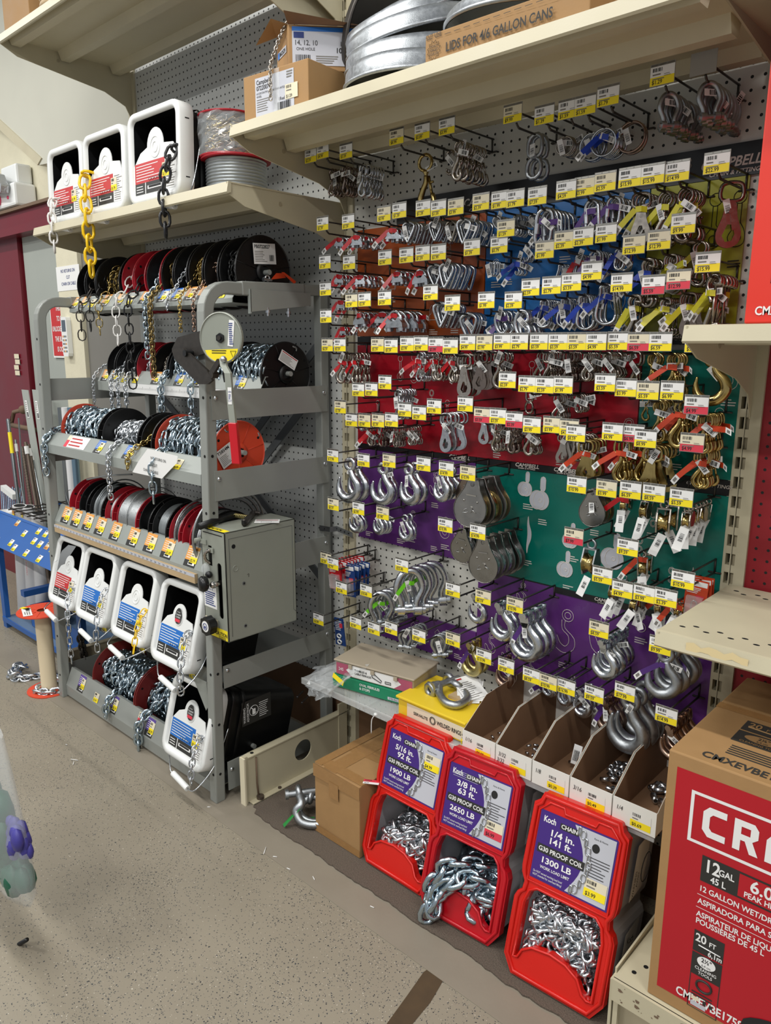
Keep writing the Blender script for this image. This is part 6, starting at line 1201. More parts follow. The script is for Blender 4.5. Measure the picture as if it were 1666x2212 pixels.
# ================================================================== far left: blue rod rack, orange spool, chain
t = thing('rod_rack', 'blue steel rod display rack beside the maroon door', 'display rack', (-1.8, -.2, 0))
b = MB(); b.bx(-2.2, -1.3, -.375, -.02, .04, .055, 'blue_deck'); b.bx(-2.2, -1.3, -.378, -.372, .035, .06, 'blue_cart'); b.build('deck', t)
for x in (-2.19, -1.32):
    for y in (-.36, -.04):
        b = MB(); b.bx(x - .02, x + .02, y - .012, y + .012, .0, .62, 'blue_cart'); b.build('leg', t)
b = MB(); b.bx(-2.19, -1.95, -.05, -.03, .22, .26, 'blue_cart'); b.bx(-1.97, -1.93, -.36, -.03, .22, .25, 'blue_cart'); b.build('crossbar', t)
b = MB(); b.bx(-1.95, -1.33, -.33, -.326, .06, .17, 'blue_cart'); b.bx(-1.95, -1.946, -.33, -.04, .06, .17, 'blue_cart'); b.build('bottom_bin', t)
fo, fu = V((-2.19, -.46, .50)), V((0, .12, .12)).normalized(); b = MB(); b.prism([(0, 0), (.87, 0), (.87, .165), (0, .165)], fo, X, fu, V((0, .7, -.7)), .004, 'blue_cart'); b.prism([(0, .16), (.87, .16), (.87, .172), (0, .172)], fo + V((0, -.004, .0)), X, fu, V((0, .7, -.7)), .012, 'blue_cart'); fp = b.build('label_panel', t)
rn = random.Random(6)
for (px, py, k) in ((12, 1134, 1), (38, 1156, 0), (57, 1152, 0), (72, 1158, 0), (85, 1163, 0), (99, 1169, 0), (112, 1174, 0), (5, 1172, 1), (31, 1174, 0), (43, 1184, 0), (64, 1172, 0), (78, 1179, 0), (92, 1183, 1), (105, 1190, 0), (69, 1198, 0), (97, 1208, 0), (117, 1195, 0)):
    q = AT('y', -.41, px, py); u = q.x - fo.x; v = max(.01, min(.14, (q.z - fo.z) * 1.3)); b = MB(); 
    sticker(b, fo, X, fu, u, max(.004, v), .036, .034, f'${rn.randint(0, 9)}.{rn.choice(("59", "99", "39"))}', px, .0008, col='card_orange' if k else 'yellow', top='cream' if k else 'paper'); b.build('price_sticker', fp)
b = MB()
for yy in (-.30, -.22, -.14, -.06): b.cyl((-2.15, yy, .63), (-1.32, yy, .63), .004, 'steel_dark', 6)
for xx in range(11): b.cyl((-2.1 + xx * .075, -.33, .633), (-2.1 + xx * .075, -.03, .633), .003, 'steel_dark', 6)
b.build('wire_grid', t)
def tubeup(name, label, cat, p0, p1, r, m, group, n=10, hollow=False, stick=None):
    o = thing(name, label, cat, p0, group); b = MB(); b.cyl(p0, p1, r, m, n)
    if hollow: b.cyl(V(p1) - (V(p1) - V(p0)).normalized() * .002, V(p1) + (V(p1) - V(p0)).normalized() * .0005, r * .8, 'void', n)
    b.build('shaft', o)
    if stick: b = MB(); stick(b); b.build('sticker', o)
    return o
W3 = ['leftmost', 'middle', 'rightmost']
for i, (px, ptop, pbot) in enumerate(((50, 1092, 1280), (68, 1094, 1288), (90, 1108, 1292))):
    p = AT('y', -.26 + .03 * i, px, pbot); q = AT('y', -.26 + .03 * i, px - 8, ptop); p.z = .06
    def st(b, i=i, p=p, q=q):
        m_ = V(q) - Z * .02 - Y * (.0345); 
        if i < 2: b.rect(m_, X, Z, -.012, -.03, .014, .0, 'card_orange'); b.rect(m_, X, Z, -.012, -.03, .014, -.018, 'yellow', .0008)
        if i == 1: b.text('CRESLINE PVC', m_, Z, -X, -.34, -.004, .014, 'sale_red', .001, .9, maxw=.18)
    tubeup('pvc_pipe', f'{W3[i]} upright white plastic pipe in the blue rod rack', 'pipe', p, q, .034, 'pvc', 'pipes in the blue rod rack', 20, True, st if i < 2 else None)
rods = [('straight bright steel rod with yellow tape band, leaning at far left', (17, 905), (42, 1100), .009, 'rod', -.2), ('thin steel rod leaning right of the yellow banded rod', (40, 903), (55, 1100), .004, 'rod', -.2), ('galvanized rod with paper collar in front of maroon door', (33, 950), (55, 1110), .006, 'rod', -.18),
        ('thick ribbed rebar rod standing in the blue rack', (48, 965), (78, 1160), .010, 'rust', -.16), ('brown steel tube right of the ribbed rebar', (55, 955), (88, 1150), .009, 'rust', -.17), ('second brown steel bar beside the brown tube', (62, 960), (93, 1140), .008, 'rust', -.15), ('short threaded rod nearest the long flat strips', (66, 970), (92, 1100), .006, 'rod', -.14)]
for k, (lab, a_, c_, r, m, yy) in enumerate(rods):
    q = AT('y', yy + .03, *a_); p = AT('y', yy, *c_); d = (q - p); p = p - d * ((p.z - .065) / d.z) if d.z else p; o = tubeup('metal_rod', lab, 'rod', p, q, r, m, 'rods in the blue rack')
    b = MB(); 
    if k == 0: b.cyl(p.lerp(q, .82), p.lerp(q, .93), r + .0006, 'yellow', 10)
    elif k == 3:
        for z_ in range(46): c = p.lerp(q, .2 + z_ * .0172); b.tube(circle(c, r, X, V((0, 1, .3)), 8), .0022, m, 4, True)
    elif k > 1: b.cyl(p.lerp(q, .93), p.lerp(q, .975), r + .003, 'paper', 8)
    if b.v: b.build('collar', o)
for i in range(12):
    q = AT('y', -.12 + .01 * (i % 3), 2 + i * 4.2, 1052 + (i % 3) * 3); p = AT('y', -.16, 4 + i * 3.6, 1098); o = tubeup('metal_rod', 'thin blue grey threaded rod bundled with others at the far left', 'rod', p - Z * .04, q, .0035, 'blue_rod', 'bundled threaded rods', 6)
b = MB(); q = AT('y', -.17, 20, 1063); b.box(q, (.16, .03, .03), 'white_plastic', Matrix.Rotation(.2, 3, 'Y')); b.build('tape_band', label='white tape band around the bundled thin rods', cat='tape', at=q)
b = MB(); q = AT('y', -.2, 12, 1108); b.lathe([(.06, 0), (.06, .05), (.055, .05), (.055, 0)], q - Z * .04, Z, 'pvc', 20); b.build('plastic_cup', label='short white cup holding the thin rods at left edge', cat='cup', at=q)
# flat strips leaning against the door
for i, (a_, c_) in enumerate((((52, 842), (98, 1120)), ((75, 842), (112, 1115)))):
    q = AT('y', -.02, *a_); p = AT('y', -.12, *c_); t = thing('metal_strip', ('left' if i == 0 else 'right') + ' long flat aluminium strip leaning by the door', 'strip', p, 'flat strips by the door'); b = MB(); d = (q - p); p = p - d * ((p.z - .07) / d.z); b.hexa([p + V((-.055, 0, 0)), p + V((.035, 0, 0)), p + V((.035, .004, 0)), p + V((-.055, .004, 0)), q + V((-.035, 0, 0)), q + V((.05, 0, 0)), q + V((.05, .004, 0)), q + V((-.035, .004, 0))], 'door_grey'); s_ = b.build('bar', t)
    b = MB(); uzz = (q - p).normalized(); o = q - uzz * .15 - Y * .001; b.rect(o, X, uzz, -.012, -.02, .018, .085, 'paper', .001); b.barcode(o, X, uzz, -.008, -.015, .022, .03, 'ink', .0016, i, 8); b.lines(o, X, uzz, -.008, .02, .02, .06, 5, 'ink_grey', .0016); b.build('sticker', t)
# pale conduit behind the rack post
for k, (px, mm, r) in enumerate(((150, 'pvc', .022), (161, 'blue_rod', .018), (139, 'rod', .016))):
    q = AT('y', -.06, px - 8, 880); p = V((q.x, -.06, .06)); tubeup('conduit_pipe', ('white', 'blue grey', 'bright steel')[k] + ' conduit length standing behind the left rack post', 'pipe', p, q, r, mm, 'conduit behind the rack post', 12)
# orange spool standing on the floor with loose chain
c = V((-1.288, -.535, 0)); t = thing('cable_spool', 'empty orange cable spool standing on the floor left of rack', 'spool', c)
for z_, R_ in ((.0, .088), (.352, .098)):
    b = MB(); b.lathe([(.02, z_), (R_, z_), (R_ + .001, z_ + .003), (R_, z_ + .006), (.02, z_ + .006)], c, Z, 'bright_orange', 44, False)
    if z_:
        for a_ in range(10): an = a_ * PI / 5; b.tube([c + V((.03 * math.cos(an), .03 * math.sin(an), z_ + .0065)), c + V((.09 * math.cos(an), .09 * math.sin(an), z_ + .0065))], .001, 'bright_orange', 4)
    fl = b.build('flange', t)
b = MB(); b.lathe([(.036, .006), (.032, .02), (.032, .352)], c, Z, 'spool_tube', 24); b.build('core', t)
b = MB(); b.rect(c + Z * .359, V((.95, -.3, 0)), V((.3, .95, 0)), -.05, -.075, .055, -.04, 'paper', .0005); b.barcode(c + Z * .359, V((.95, -.3, 0)), V((.3, .95, 0)), -.035, -.06, .03, .015, 'ink', .001); b.lines(c + Z * .359, V((.95, -.3, 0)), V((.3, .95, 0)), .0, -.07, .045, .025, 3, 'ink_grey', .001); b.rect(c + Z * .359, V((.95, .3, 0)), V((-.3, .95, 0)), -.10, -.03, -.05, -.01, 'yellow', .0005); b.build('label', t)
rn = random.Random(8); G = lambda px, py, z=.012: AT('z', z, px, py)
b = MB(); pth = [G(*p) for p in ((52, 1438), (30, 1448), (24, 1462), (48, 1466), (72, 1462), (95, 1458), (112, 1452), (98, 1446), (112, 1460), (130, 1472), (134, 1490), (118, 1494), (98, 1496), (78, 1492), (95, 1482))]
chain_on(b, smooth_path(pth, 6), .044, .028, .0062, 'zinc', 0, rn, 8); chain_on(b, smooth_path([G(55, 1442, .03), G(36, 1440, .035), G(30, 1458, .03), G(44, 1455, .03)], 6), .044, .028, .0062, 'zinc', 0, rn, 8)
b.build('loose_chain', label='loose heavy silver chain coiled on the floor at far left', cat='chain', at=pth[0])
# scraps
for k, (px, py, l, an) in enumerate(((153, 1640, .03, .5), (160, 1645, .02, -.6), (142, 1608, .008, .3), (575, 1830, .03, -.9), (590, 1850, .012, .6), (620, 1875, .012, .2), (676, 1893, .015, -.4), (800, 1957, .012, .2), (448, 1743, .01, .7))):
    p = AT('z', .003, px, py); b = MB(); d = V((math.cos(an), math.sin(an), 0)) * l; b.tube([p, p + d], .0012, 'paper', 5); b.build('paper_scrap', label='tiny pale scrap of litter on the concrete floor', cat='scrap', group='scraps on the floor', at=p)

# ================================================================== near bag at the left edge of the aisle
t = thing('mesh_bag', 'clear bag of green, violet and yellow goods at the left edge', 'bag', (.05, -1.2, .1))
K = lambda px, py, yy=-1.2: AT('y', yy, px, py)
b = MB(); prof = [(0, 1560, -70), (20, 1640, -70), (38, 1720, -70), (56, 1810, -70), (60, 1850, -60), (54, 1880, -50), (36, 1895, -30), (10, 1900, -30)]
loops = []
for px, py, lx in prof[:7]:
    l_, r_ = K(lx, py), K(px, py); cc = (l_ + r_) / 2; w_ = (r_ - l_).length / 2; loops.append([cc + V(((w_ * .93) * math.cos(2 * PI * k / 20), .16 * w_ * math.sin(2 * PI * k / 20), .004 * math.sin(k * 2.1))) for k in range(20)])
loft(b, loops, 'clear_bag', True, True, True); b.build('film', t)
for k, (x0_, x1_, ya, yb, m) in enumerate(((-60, 26, 1690, 1880, 'bag_green'), (20, 56, 1770, 1850, 'bag_violet'), (-30, 8, 1830, 1900, 'bag_yellow'), (5, 52, 1850, 1915, 'bag_green'))):
    a_, c_ = K(x0_, ya), K(x1_, yb); cc = (a_ + c_) / 2; b = MB(); rn = random.Random(k)
    for q in range(30): b.ball(cc + V((rn.uniform(-.45, .45) * (c_.x - a_.x), rn.uniform(-.012, .012), rn.uniform(-.48, .48) * (a_.z - c_.z))), (c_.x - a_.x) * rn.uniform(.16, .28), m, 8, (1, .7, rn.uniform(.9, 1.5)))
    b.build('contents', t)
# the stand it hangs on, just beyond the left edge, with one bare hook reaching into view
pb = K(-170, 2300); pb.z = 0; st = thing('display_stand', 'slim black hook stand whose bare wire hook tip shows at lower left edge', 'stand', pb)
b = MB(); b.cyl(pb, pb + Z * 1.25, .012, 'black_plastic', 12); b.build('pole', st); b = MB(); b.cyl(pb, pb + Z * .012, .12, 'black_plastic', 24); b.build('foot', st)
p, q = K(-30, 2080), K(58, 2030); b = MB(); b.tube([V((pb.x, pb.y, p.z - .02)), p, p.lerp(q, .5), q], .0052, 'black_plastic', 8); b.build('wire_hook', st)
h_ = K(-35, 1556); b = MB(); b.tube([V((pb.x, pb.y, h_.z + .01)), h_ + Z * .012, h_ + V((.01, 0, .02))], .0032, 'black_plastic', 8); b.build('wire_hook', st)
# ================================================================== pegs, price tags and the hardware hanging on them
PROTO = {}
def arcp(cx, cz, r, a0, a1, n=8): return [(cx + r * math.cos(a0 + (a1 - a0) * i / n), 0, cz + r * math.sin(a0 + (a1 - a0) * i / n)) for i in range(n + 1)]
def hexnut(b, c, r, h, m, ax=Z): c = V(c); b.cyl(c - V(ax) * h / 2, c + V(ax) * h / 2, r, m, 6)
def k_clip(m, s):
    """wire rope clip: u-bolt over a saddle, two nuts"""
    w_ = .34 * s; u = MB(); u.tube([(-w_, 0, -.95 * s), (-w_, 0, -.45 * s)] + arcp(0, -.45 * s, w_, PI, 0, 8) + [(w_, 0, -.45 * s), (w_, 0, -.95 * s)], .085 * s, m, 8)
    sd = MB(); sd.prism([(-.52 * s, -.8 * s), (-.50 * s, -.62 * s), (-.28 * s, -.36 * s), (-.12 * s, -.52 * s), (.12 * s, -.52 * s), (.28 * s, -.36 * s), (.50 * s, -.62 * s), (.52 * s, -.8 * s)], (0, -.17 * s, 0), X, Z, Y, .34 * s, m)
    out = [('saddle', sd)]
    for sx in (-1, 1): n = MB(); hexnut(n, (sx * w_, 0, -.88 * s), .17 * s, .15 * s, m); out.append(('nut', n))
    return [('u_bolt', u)] + out, .36 * s
def k_thimble(m, s):
    b = MB(); P = smooth_path([(0, 0, -1.0 * s), (-.12 * s, 0, -.8 * s), (-.36 * s, 0, -.3 * s), (-.34 * s, 0, -.08 * s), (0, 0, .06 * s), (.34 * s, 0, -.08 * s), (.36 * s, 0, -.3 * s), (.12 * s, 0, -.8 * s), (.0, 0, -1.0 * s)], 3)
    P = [V((p.x * .86, 0, p.z)) for p in P]; b.tube(P, .075 * s, m, 8, flat=1.5); return [('thimble_band', b)], .19 * s
def k_link(m, s, nut=True):
    b = MB(); b.tube([(a, 0, c - .5 * s + .06 * s) for a, c in oval2(s, .46 * s, 6)], .06 * s, m, 8, True); out = [('oval_loop', b)]
    if nut: n = MB(); n.cyl((-.2 * s, 0, -.62 * s), (-.2 * s, 0, -.34 * s), .1 * s, m, 6); out.append(('nut', n))
    return out, .22 * s
def k_carab(m, s):
    b = MB(); P = smooth_path([(.02 * s, 0, .05 * s), (-.16 * s, 0, -.02 * s), (-.17 * s, 0, -.2 * s), (-.26 * s, 0, -.7 * s), (-.2 * s, 0, -.92 * s), (0, 0, -1 * s), (.2 * s, 0, -.92 * s), (.26 * s, 0, -.75 * s)], 4); b.tube(P, .05 * s, m, 8)
    g = MB(); g.tube([(.26 * s, 0, -.76 * s), (.18 * s, 0, -.2 * s), (.15 * s, 0, -.02 * s), (.02 * s, 0, .05 * s)], .04 * s, m, 8); return [('body', b), ('gate', g)], .14 * s
def k_snap(m, s, eye='ring'):
    """swivel eye bolt snap"""
    e = MB()
    if eye == 'ring': e.tube([(p[0], p[1], p[2]) for p in circle((0, 0, -.12 * s), .15 * s, X, Z, 14)], .034 * s, m, 7, True)
    else: e.tube(smooth_path([(-.16 * s, 0, -.27 * s), (-.17 * s, 0, .0), (0, 0, .04 * s), (.17 * s, 0, 0), (.16 * s, 0, -.27 * s)], 4, True), .034 * s, m, 7, True)
    n = MB(); n.lathe([(0, -.25 * s), (.05 * s, -.26 * s), (.06 * s, -.3 * s), (.035 * s, -.35 * s), (.035 * s, -.4 * s)], (0, 0, 0), Z, m, 10)
    h = MB(); P = smooth_path([(0, 0, -.36 * s), (-.02 * s, 0, -.5 * s), (-.10 * s, 0, -.64 * s), (-.16 * s, 0, -.8 * s), (-.09 * s, 0, -.95 * s), (.05 * s, 0, -1 * s), (.15 * s, 0, -.9 * s), (.12 * s, 0, -.72 * s)], 4)
    k = len(P); h.tube(P, [s * (.045 + .02 * math.sin(PI * i / k)) for i in range(k)], m, 8)
    bo = MB(); bo.tube([(.06 * s, 0, -.38 * s), (.11 * s, 0, -.74 * s)], .03 * s, m, 7); bo.tube([(.07 * s, 0, -.5 * s), (.16 * s, -.0, -.5 * s)], .024 * s, m, 6)
    return [('swivel_eye', e), ('neck', n), ('hook', h), ('slide_bolt', bo)], .14 * s
def k_trigger(m, s):
    """broad body trigger snap"""
    e = MB(); e.tube(smooth_path([(-.15 * s, 0, -.22 * s), (-.16 * s, 0, 0), (0, 0, .05 * s), (.16 * s, 0, 0), (.15 * s, 0, -.22 * s)], 4, True), .036 * s, m, 7, True)
    b = MB(); out = [(-.07, -.26), (.07, -.26), (.12, -.5), (.2, -.75), (.16, -.93), (0, -1.0), (-.16, -.93), (-.2, -.75), (-.12, -.5)]; ho = [(-.03, -.62), (.05, -.62), (.10, -.78), (.06, -.88), (-.04, -.9), (-.10, -.8)]
    b.prism([(x * s, z * s) for x, z in [(p.x, p.z) for p in smooth_path([(x, 0, z) for x, z in out], 3, True)]], (0, -.045 * s, 0), X, Z, Y, .09 * s, m, [[(x * s, z * s) for x, z in ho]], smooth=True)
    l = MB(); l.prism([(-.02 * s, -.36 * s), (.05 * s, -.38 * s), (.1 * s, -.7 * s), (.05 * s, -.72 * s)], (0, -.06 * s, 0), X, Z, Y, .12 * s, m); l.cyl((.0, -.07 * s, -.42 * s), (0, .07 * s, -.42 * s), .03 * s, m, 10)
    return [('swivel_eye', e), ('hook', b), ('lever', l)], .16 * s
def k_double(m, s):
    b = MB()
    for sg, o in ((1, 0), (-1, -1.0)):
        P = smooth_path([(.04 * s, 0, (o - .1 * sg + -.12 * sg * .0) * s), (.18 * s, 0, (o - .12 * sg) * s), (.14 * s, 0, (o + .02 * sg) * s), (-.02 * s, 0, (o + .04 * sg) * s), (-.12 * s, 0, (o - .1 * sg) * s), (-.06 * s, 0, (o - .28 * sg) * s), (0, 0, (o - .45 * sg) * s)], 3); b.tube(P, [s * .045] * len(P), m, 8)
    g = MB(); g.tube([(.07 * s, 0, -.12 * s), (.05 * s, 0, -.88 * s)], .03 * s, m, 7); return [('body', b), ('slide_bolt', g)], .14 * s
def k_hook(m, s, clevis=False):
    """heavy eye or clevis hook"""
    b = MB(); P = smooth_path([(.02 * s, 0, -.20 * s), (.10 * s, 0, -.36 * s), (.24 * s, 0, -.52 * s), (.27 * s, 0, -.72 * s), (.12 * s, 0, -.90 * s), (-.10 * s, 0, -.93 * s), (-.28 * s, 0, -.80 * s), (-.33 * s, 0, -.6 * s), (-.30 * s, 0, -.42 * s)], 4)
    k = len(P); b.tube(P, [s * (.075 + .05 * math.sin(PI * min(1, i / (k * .9)) ** .9) - (.055 * max(0, (i / k - .72) / .28))) for i in range(k)], m, 10)
    out = [('hook', b)]
    if clevis:
        c = MB(); [c.prism([(x * s, z * s) for x, z in ((-.08, .06), (.08, .06), (.1, -.12), (.06, -.26), (-.04, -.26), (-.1, -.12))], (0, y_ * s, 0), X, Z, Y, .05 * s, m, smooth=True) for y_ in (-.13, .08)]
        c.prism([(x * s, z * s) for x, z in ((-.09, -.16), (.11, -.16), (.08, -.27), (-.03, -.27))], (0, -.13 * s, 0), X, Z, Y, .26 * s, m); p = MB(); p.cyl((0, -.2 * s, .0), (0, .2 * s, .0), .055 * s, m, 10); p.cyl((0, -.22 * s, 0), (0, -.15 * s, 0), .085 * s, m, 12); out += [('clevis', c), ('pin', p)]
    else:
        e = MB(); e.tube(circle((0, 0, -.06 * s), .125 * s, X, Z, 16), .062 * s, m, 8, True); out.append(('eye', e))
    return out, .24 * s
def k_shackle(m, s):
    b = MB(); P = smooth_path([(-.22 * s, 0, -1.0 * s), (-.2 * s, 0, -.78 * s), (-.34 * s, 0, -.42 * s), (-.22 * s, 0, -.08 * s), (0, 0, .03 * s), (.22 * s, 0, -.08 * s), (.34 * s, 0, -.42 * s), (.2 * s, 0, -.78 * s), (.22 * s, 0, -1.0 * s)], 4); b.tube(P, .088 * s, m, 9)
    for sx in (-1, 1): b.cyl((sx * .22 * s - .09 * s, 0, -1.0 * s), (sx * .22 * s + .09 * s, 0, -1.0 * s), .15 * s, m, 14)
    p = MB(); p.cyl((-.38 * s, 0, -1.0 * s), (.34 * s, 0, -1.0 * s), .08 * s, m, 10); p.cyl((.34 * s, 0, -1.0 * s), (.42 * s, 0, -1.0 * s), .13 * s, m, 6); return [('bow', b), ('pin', p)], .26 * s
def k_pulley(m, s, sheave='brass', flatd=False):
    out = []; w_ = .40 * s
    for y_ in (-.13, .11):
        c = MB(); P = [(-.13 * s, .06 * s), (.13 * s, .06 * s), (.19 * s, -.14 * s)] + [(w_ * math.cos(a), -.60 * s + w_ * math.sin(a)) for a in [PI * .2 - (PI * 1.4) * i / 18 for i in range(19)]] + [(-.19 * s, -.14 * s)]
        c.prism(P, (0, y_ * s, 0), X, Z, Y, .02 * s, m, [[(.05 * s * math.cos(a), -.05 * s + .05 * s * math.sin(a)) for a in [2 * PI * i / 12 for i in range(12)]]])
        if y_ < 0:
            yy = y_ * s - .001; c.tube([(x * s, yy, z * s) for x, z in P] if False else [(p[0] * .97, yy, p[1]) for p in P], .008 * s, m, 4, True); c.tube([(.16 * s, yy, -.66 * s), (-.02 * s, yy, -.56 * s), (-.12 * s, yy, -.62 * s), (-.16 * s, yy, -.70 * s), (-.06 * s, yy, -.68 * s), (.06 * s, yy, -.58 * s)], .012 * s, 'zinc', 5); c.rect((0, yy, 0), X, Z, -.12 * s, -.30 * s, .12 * s, -.27 * s, 'ink_grey', .0003)
            for dx, dz in ((-.16, -.42), (.16, -.42)): c.ball((dx * s, y_ * s, dz * s), .025 * s, m, 8)
        out.append(('cheek', c))
    r = .34 * s; h = MB(); h.lathe([(.03 * s, -.08 * s), (r, -.08 * s), (r, -.06 * s), (r * .84, 0), (r, .06 * s), (r, .08 * s), (.03 * s, .08 * s)], (0, 0, -.60 * s), Y, sheave, 24); out.append(('sheave', h))
    p = MB(); p.cyl((0, -.16 * s, -.6 * s), (0, .15 * s, -.6 * s), .075 * s, m, 12); out.append(('axle', p)); return out, .34 * s
def k_smallpulley(m, s):
    e = MB(); e.tube(circle((0, 0, -.10 * s), .12 * s, X, Z, 12), .04 * s, m, 6, True); c = MB()
    for x_ in (-.2, .16): c.prism([(y * s, z * s) for y, z in ((-.08, -.22), (.08, -.22), (.2, -.6), (.1, -.95), (-.1, -.95), (-.2, -.6))], (x_ * s, 0, 0), Y, Z, X, .04 * s, m)
    c.bx(-.2 * s, .2 * s, -.08 * s, .08 * s, -.25 * s, -.2 * s, m); w_ = MB(); w_.lathe([(.02 * s, -.13 * s), (.28 * s, -.13 * s), (.2 * s, 0), (.28 * s, .13 * s), (.02 * s, .13 * s)], (0, 0, -.64 * s), X, 'brass', 20); return [('eye', e), ('frame', c), ('sheave', w_)], .5 * s
def k_ring(m, s):
    b = MB(); b.tube(circle((0, 0, -.5 * s + .05 * s), .47 * s, X, Z, 26), .045 * s, m, 7, True); return [('ring', b)], .12 * s
def k_swivel(m, s):
    a = MB(); a.tube([(x, 0, z - .24 * s) for x, z in oval2(.56 * s, .38 * s, 5)], .055 * s, m, 8, True); c = MB(); c.tube([(x, 0, z - .76 * s) for x, z in oval2(.5 * s, .38 * s, 5)], .055 * s, m, 8, True); p = MB(); p.cyl((0, 0, -.56 * s), (0, 0, -.44 * s), .08 * s, m, 10); return [('upper_loop', a), ('lower_loop', c), ('swivel_pin', p)], .2 * s
def k_shook(m, s):
    b = MB(); b.tube(smooth_path([(.2 * s, 0, -.22 * s), (.2 * s, 0, -.05 * s), (0, 0, .05 * s), (-.2 * s, 0, -.08 * s), (-.12 * s, 0, -.35 * s), (.12 * s, 0, -.6 * s), (.2 * s, 0, -.85 * s), (0, 0, -1 * s), (-.2 * s, 0, -.88 * s), (-.2 * s, 0, -.72 * s)], 4), .06 * s, m, 7); return [('hook', b)], .14 * s
def k_shut(m, s):
    b = MB(); b.tube(smooth_path([(.06 * s, 0, -.42 * s), (.26 * s, 0, -.3 * s), (.2 * s, 0, -.02 * s), (-.1 * s, 0, .04 * s), (-.3 * s, 0, -.3 * s), (-.2 * s, 0, -.8 * s), (.08 * s, 0, -1.0 * s), (.32 * s, 0, -.8 * s), (.2 * s, 0, -.52 * s)], 4), .095 * s, m, 8); return [('loop', b)], .24 * s
def k_card(m, s):
    b = MB(); b.bx(-.3 * s, .3 * s, -.002, 0, -1.0 * s, .08 * s, m); b.rect((0, -.002, 0), X, Z, -.27 * s, -.1 * s, .27 * s, .04 * s, 'paper'); b.lines((0, -.002, 0), X, Z, -.26 * s, -.32 * s, .4 * s, .18 * s, 4, 'paper', .0006); b.rect((0, -.002, 0), X, Z, .0, -.55 * s, .22 * s, -.36 * s, 'sale_red')
    c = MB(); c.bx(-.22 * s, .22 * s, -.014, -.002, -.92 * s, -.4 * s, 'blister'); g = MB(); g.tube([(x - .0, -.007, z - .66 * s) for x, z in oval2(.3 * s, .14 * s)], .02 * s, 'zinc', 6, True); return [('backing_card', b), ('blister', c), ('fitting', g)], .014
def k_flatcard(m, s):
    b = MB(); b.prism([(-.26 * s, -1 * s), (.26 * s, -1 * s), (.22 * s, .06 * s), (-.24 * s, .06 * s)], (0, 0, 0), X, Z, Y, .003, m); g = MB()
    for dz in (-.62, -.85): g.tube([(x, -.004, z + dz * s) for x, z in oval2(.16 * s, .22 * s)], .03 * s, 'white_plastic', 6, True)
    l = MB(); l.lines((0, 0, 0), X, Z, -.2 * s, -.42 * s, .36 * s, .4 * s, 6, 'paper', .0006); l.rect((0, 0, 0), X, Z, .02 * s, -.3 * s, .18 * s, -.12 * s, 'sale_red', .001); return [('card', b), ('fitting', g), ('lettering', l)], .05
def k_clipsmall(m, s): return k_clip(m, s)
KINDS = dict(clip=k_clip, thimble=k_thimble, link=k_link, carab=k_carab, snap=k_snap, trigger=k_trigger, double=k_double, hook=k_hook, clevis=lambda m, s: k_hook(m, s, True), shackle=k_shackle, pulley=lambda m, s: k_pulley(m, s), pulleyz=lambda m, s: k_pulley(m, s, 'zinc'), smallpulley=k_smallpulley, ring=k_ring, swivel=k_swivel, shook=k_shook, shut=k_shut, card=k_card, flatcard=k_flatcard, dsnap=lambda m, s: k_snap(m, s, 'd'))
KN = dict(clip=('wire_rope_clip', 'wire rope clip'), thimble=('rope_thimble', 'rope thimble'), link=('quick_link', 'quick link'), carab=('spring_snap', 'spring snap'), snap=('bolt_snap', 'bolt snap'), trigger=('trigger_snap', 'trigger snap'), double=('double_snap', 'double snap'), hook=('eye_hook', 'eye hook'), clevis=('clevis_hook', 'clevis hook'), shackle=('anchor_shackle', 'shackle'), pulley=('pulley_block', 'pulley'), pulleyz=('pulley_block', 'pulley'), smallpulley=('small_pulley', 'small pulley'), ring=('welded_ring', 'ring'), swivel=('chain_swivel', 'swivel'), shook=('s_hook', 'S hook'), shut=('cold_shut', 'cold shut link'), card=('carded_fitting', 'carded fitting'), flatcard=('carded_fitting', 'carded fitting'), dsnap=('bolt_snap', 'bolt snap'))
MN = dict(zinc='silver', galv='grey', nickel='nickel', nickel_dark='dark nickel', brass='brass', gold_zinc='golden', bronze='bronze', steel_dark='dark', board_blue='blue', blister='clear', strap_red='red')
def proto(kind, m, s):
    if kind in ('pulley', 'pulleyz') and m == 'galv': m = 'cheek_steel'
    key = (kind, m, s)
    if key not in PROTO:
        parts, th = KINDS[kind](m, s); PROTO[key] = ([(n, b.mesh(n)) for n, b in parts], th)
    return PROTO[key]
_ST = {}
def strap_mesh(col, var, s):
    key = (col, var, s)
    if key not in _ST:
        rn = random.Random(var * 7 + 1); b = MB(); z = -.28 * s; w_ = .006
        P = [V((-.012, -.004, z)), V((.012, -.005, z - .002))]; d = V((rn.choice((-1, 1)) * rn.uniform(.4, 1), rn.uniform(-.5, .1), rn.uniform(-.9, .25))).normalized(); e = P[0 if d.x < 0 else 1]
        pts = [P[0], V((0, -.008, z)), P[1]]
        b.add([p - Z * w_ for p in pts] + [p + Z * w_ for p in pts], [(0, 1, 4, 3), (1, 2, 5, 4)], col)
        t2 = d.cross(Y).normalized() * w_; f = e + d * .045; b.add([e - t2, f - t2, f + t2, e + t2], [(0, 1, 2, 3)], col); g = f + (d + V((0, 0, -.3))).normalized() * .018; b.add([f - t2, g - t2, g + t2, f + t2], [(0, 1, 2, 3)], 'paper'); b.add([f.lerp(g, .25) - t2 * .6 - Y * .0006, f.lerp(g, .75) - t2 * .6 - Y * .0006, f.lerp(g, .75) + t2 * .4 - Y * .0006, f.lerp(g, .25) + t2 * .4 - Y * .0006], [(0, 1, 2, 3)], 'ink_grey')
        _ST[key] = b.mesh('strap')
    return _ST[key]
_TG = {}
